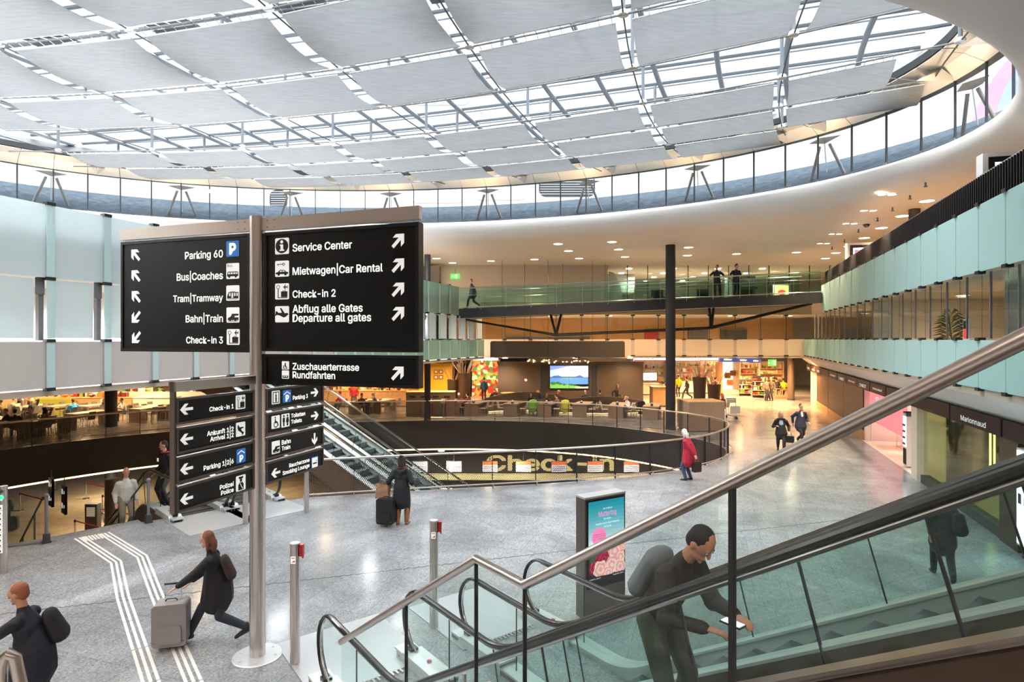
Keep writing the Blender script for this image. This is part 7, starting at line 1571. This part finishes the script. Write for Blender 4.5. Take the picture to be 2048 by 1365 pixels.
for px, Y, h in ((40, 33.5, 0), (178, 31, 0), (205, 33, 0), (172, 36, 0), (150, 28.5, 0), (237, 30, 0), (110, 38, 0)):
    x = (px-CX)*Y/F; t = thing('queue_post', 'steel queue post with red belt on the check-in level', 'queue post', (x, Y, -5), 0, 'queue posts on the check-in level'); MB().cyl((0, 0), .035, 0, 1.0, 12).build('post', M['chrome'], t); MB().lathe([(.0, 0), (.18, 0), (.17, .03), (.04, .05)], 18).build('base', M['chrome'], t); MB().cyl((0, 0), .045, .88, 1.0, 12).build('belt_head', M['darkgrey'], t)
    MB().beam((.04, 0, .94), (2.4, -1.3, .94), .006, .06).build('belt', M['red'], t)
kq = thing('information_kiosk', 'small upright kiosk between the queue posts', 'kiosk', ((186-CX)*29.5/F, 29.5, -5)); MB().bx(-.3, -.15, 0, .3, .15, 1.5).build('body', M['darkgrey'], kq); MB().bx(-.2, -.17, .9, .2, -.15, 1.35).build('screen', glow('kiosk_screen', (120, 110, 90), .5), kq); MB().bx(-.4, -.3, 0, .4, .3, .05).build('foot', M['grey'], kq)
for k, (px, py, lb) in enumerate(((100, 985, 'pair of black hanging signs turned away, left one'), (126, 1000, 'pair of black hanging signs turned away, one with an arrow'))):
    Y = 23.5; c = at(px, py, Y); f = Face(c, (.75, -.66, 0), (-.66, -.75, 0)); t = thing('hanging_sign', lb, 'sign', c); mb = MB(); f.rect(mb, -.28, -.55, .28, .55, -.08, 0); mb.build('panel', M['signface'], t, True); mb = MB()
    for z in (.2, -.35): f.rect(mb, -.2, z, -.05, z+.2, 0, .006)
    mb.build('pictogram', M['inkd'], t, True); mb = MB()
    for z in (.3, -.25): f.shape(mb, [rot2(ARW, R(-45))], 0, .006, .16, z, .16)
    mb.build('arrow', M['inkd'], t, True); MB().tube([f.p(0, .55, -.04), f.p(0, .55, -.04)+V3((0, 0, 2.6-c.z+.0-2.6-1.75-.55 if c.z < -2.3 else .3))], .02, 6).build('hanger', M['grey'], t, True)
t = thing('column', 'dark column on the check-in level behind the descending escalators', 'column', ((225-CX)*27/F, 27.0, -5), 0, None, 'structure'); MB().cyl((0, 0), .3, 0, 3.3, 20).build('shaft', M['bronze'], t, smooth=True); MB().cyl((0, 0), .34, 0, .1, 20).build('base_ring', M['darkgrey'], t)
suitcase('dark suitcase standing on the check-in level behind the glass guard', V3(((26-CX)*30/F, 30, -5)), R(20), (38, 42, 46))
person('person in dark clothes with a suitcase on the check-in level behind the glass guard', ((12-CX)*30.4/F, 30.4, -5), R(40), 1.74, 'stand', (44, 58, 60), (40, 50, 60))
# ================================================================ lamps of the hall
def downlight(px, py, twin=False):
    p = gnd(px, py, ZC); t = thing('ceiling_downlight', 'twin recessed spot lamp in the pale ceiling near the right gallery' if twin else 'round recessed lamp in the pale ceiling', 'ceiling light', p, 0, 'twin ceiling spots' if twin else 'round ceiling lamps')
    for dx in ((-.17, .17) if twin else (0,)):
        r_ = .12 if twin else .22; MB().cyl((dx, 0), r_, -.012, .0, 18).build('lens', M['lamp'], t); MB().lathe([(r_, -.015), (r_+.04, -.02), (r_+.04, .0), (r_, .0)], 18, caps=False).lathe([(r_, -.015), (r_+.04, -.02), (r_+.04, .0), (r_, .0)], 18, (dx, 0, 0), False).build('rim', M['alu'], t) if not twin else MB().lathe([(r_, -.015), (r_+.03, -.02), (r_+.03, .0), (r_, .0)], 14, (dx, 0, 0), False).build('rim', M['alu'], t)
    return p
DL = [(873, 517), (905, 526), (930, 534), (982, 522), (1069, 519), (1158, 517), (1116, 488), (1137, 502), (1224, 484), (1237, 499), (1250, 514), (1377, 495), (1375, 511), (1473, 508), (1593, 505), (1698, 493), (1672, 506), (1651, 517), (1854, 402), (1805, 432), (1763, 456), (1729, 476)]
for k, (x, y) in enumerate(DL): 
    p = downlight(x, y)
    if k % 2 == 0: light('SPOT', p - V3((0, 0, .05)), 900, (1, .70, .44), .15, 'downlight', spot=120)
for x, y in ((1774, 389), (1737, 421), (1700, 447), (1671, 468), (1647, 487)): light('SPOT', downlight(x, y, True) - V3((0, 0, .05)), 760, (1, .70, .44), .12, 'downlight', spot=110)
for a, b in ((-6, -3), (0, -3), (6, -3), (-3, -8), (3, -8), (-12, 2), (9, 2), (-16, -6), (12, -6)):  # unseen lamps added out of frame to brighten the steel reflections
    p = B(a, b, ZC); t = thing('ceiling_downlight', 'round recessed lamp in the pale ceiling', 'ceiling light', p, 0, 'round ceiling lamps'); MB().cyl((0, 0), .22, -.012, 0, 18).build('lens', M['lamp'], t); MB().lathe([(.22, -.015), (.26, -.02), (.26, 0), (.22, 0)], 18, caps=False).build('rim', M['alu'], t)
    light('SPOT', p - V3((0, 0, .05)), 1000, (1, .86, .74), .2, 'downlight', spot=140)
dc = thing('dome_camera', 'dark dome camera under the pale ceiling near the twin spots', 'camera', gnd(1733, 449, ZC)); MB().ball((0, 0, -.02), .12, 14).build('dome', M['black'], dc, smooth=True); MB().cyl((0, 0), .15, -.02, 0, 18).build('base', M['grey'], dc)
for x, y in ((1851, 365), (1820, 391), (1785, 415), (1755, 436), (1717, 459), (1689, 479), (1664, 494)):
    t = thing('sprinkler', 'small sprinkler head in the pale ceiling', 'sprinkler', gnd(x, y, ZC), 0, 'sprinkler heads'); MB().cyl((0, 0), .03, -.12, 0, 8).build('pipe', M['grey'], t); MB().cyl((0, 0), .055, -.14, -.12, 10).build('plate', M['grey'], t)
# shops and cafes: lamps under the gallery slabs
def lamp_under(x, y, z, pw, c=WARM, sz=.25, grp='lamps under the galleries', lb='round warm lamp under a gallery slab'):
    t = thing('ceiling_light', lb, 'ceiling light', (x, y, z), 0, grp); MB().cyl((0, 0), .16, -.02, 0, 14).build('lens', M['lamp'], t); MB().lathe([(.16, -.02), (.2, -.03), (.2, 0), (.16, 0)], 14, caps=False).build('rim', M['alu'], t)
    light('SPOT', (x, y, z-.06), pw, c, sz, 'cafe_lamp', spot=165)
for px, Y in ((-40, 35), (60, 33.5), (60, 38.4), (170, 33.5), (170, 38.4), (300, 35), (300, 38.4), (480, 36), (560, 41), (700, 38), (760, 42), (900, 41.5), (870, 36.5), (960, 45)): lamp_under((px-CX)*Y/F, Y, 3.36, 620, (1, .64, .32))
for px, Y in ((1010, 38.6), (1150, 38.6), (1260, 38.6)): lamp_under((px-CX)*Y/F, Y, 3.34, 260, (1, .64, .34))
for px, Y in ((1300, 44), (1360, 48), (1420, 48), (1500, 47), (1560, 43.5), (1480, 42), (1380, 40), (1560, 50), (1460, 53), (1600, 40)): lamp_under((px-CX)*Y/F, Y, 3.34, 1250, (1, .52, .21))
for a, b in ((8.5, 29), (8.5, 26), (8.5, 23.6)): p = B(a, b, 2.94); lamp_under(p.x, p.y, p.z, 240, (1, .80, .72), grp='lamps in the sale shop', lb='round lamp in the ceiling of the sale shop')
for a, b in ((8.2, 20), (8.2, 17.5), (7.5, 14.5), (7.5, 11.5)): p = B(a, b, 2.94); lamp_under(p.x, p.y, p.z, 40, (1, .86, .5), grp='lamps in the perfumery', lb='round lamp in the ceiling of the perfumery')
for b in (12, 16, 20, 24, 30, 34, 38, 42): p = B(7.8, b, 6.03); lamp_under(p.x, p.y, p.z, 110, (1, .72, .42), grp='lamps of the right middle storey', lb='round lamp behind the clear windows of the right gallery')
for px in (980, 1100, 1220, 1340, 1460, 1580): lamp_under((px-CX)*42/F, 42, 6.18, 1000, (1, .80, .54), grp='lamps of the back middle storey', lb='round lamp behind the clear windows of the back gallery')
for b in (6, 12, 18, 24, 30): p = B(-15.2, b, 5.93); lamp_under(p.x, p.y, p.z, 1800, (.95, .98, 1), grp='lamps of the left middle storey', lb='round lamp behind the left frosted panels')  # added lamps, set behind the frosted glass to make it glow
for b in (3, 9, 15, 21, 27):  # extra lamps added overhead to whiten the upper left panels
    p = B(-15.5, b, ZC); t = thing('ceiling_downlight', 'round recessed lamp in the pale ceiling above the left gallery', 'ceiling light', p, 0, 'round ceiling lamps of the left gallery'); MB().cyl((0, 0), .22, -.012, 0, 18).build('lens', M['lamp'], t); MB().lathe([(.22, -.015), (.26, -.02), (.26, 0), (.22, 0)], 18, caps=False).build('rim', M['alu'], t)
    light('SPOT', p - V3((0, 0, .05)), 1900, (.97, .98, 1), .2, 'downlight', spot=165)
for b in (2, 8, 14, 20, 26, 32): p = B(-14.6, b, 3.36); lamp_under(p.x, p.y, p.z, 60, (1, .66, .34), grp='lamps under the left gallery', lb='round warm lamp under the edge of the left gallery')
for k in range(4): light('SPOT', (9+3.2*k, 43.5, 9.2), 260, (1, .86, .6), .3, 'lounge_lamp', spot=165)
for x, y in ((-20, 30), (-14, 28), (-24, 36), (-16, 36), (-8, 27), (0, 34), (6, 33), (-4, 34), (10, 34.5)):
    t = thing('ceiling_light', 'round lamp in the ceiling of the check-in level', 'ceiling light', (x, y, -1.76), 0, 'lamps of the check-in level')
    MB().cyl((0, 0), .16, -.02, 0, 14).build('lens', M['lamp'], t); MB().lathe([(.16, -.02), (.2, -.03), (.2, 0), (.16, 0)], 14, caps=False).build('rim', M['alu'], t)
    light('SPOT', (x, y, -1.85), 560, (1, .82, .58), .2, 'check_in_lamp', spot=165)
light('SPOT', B(5.9, 32.9, 3.2), 40, WARM, .1, 'wall_washer', spot=100)
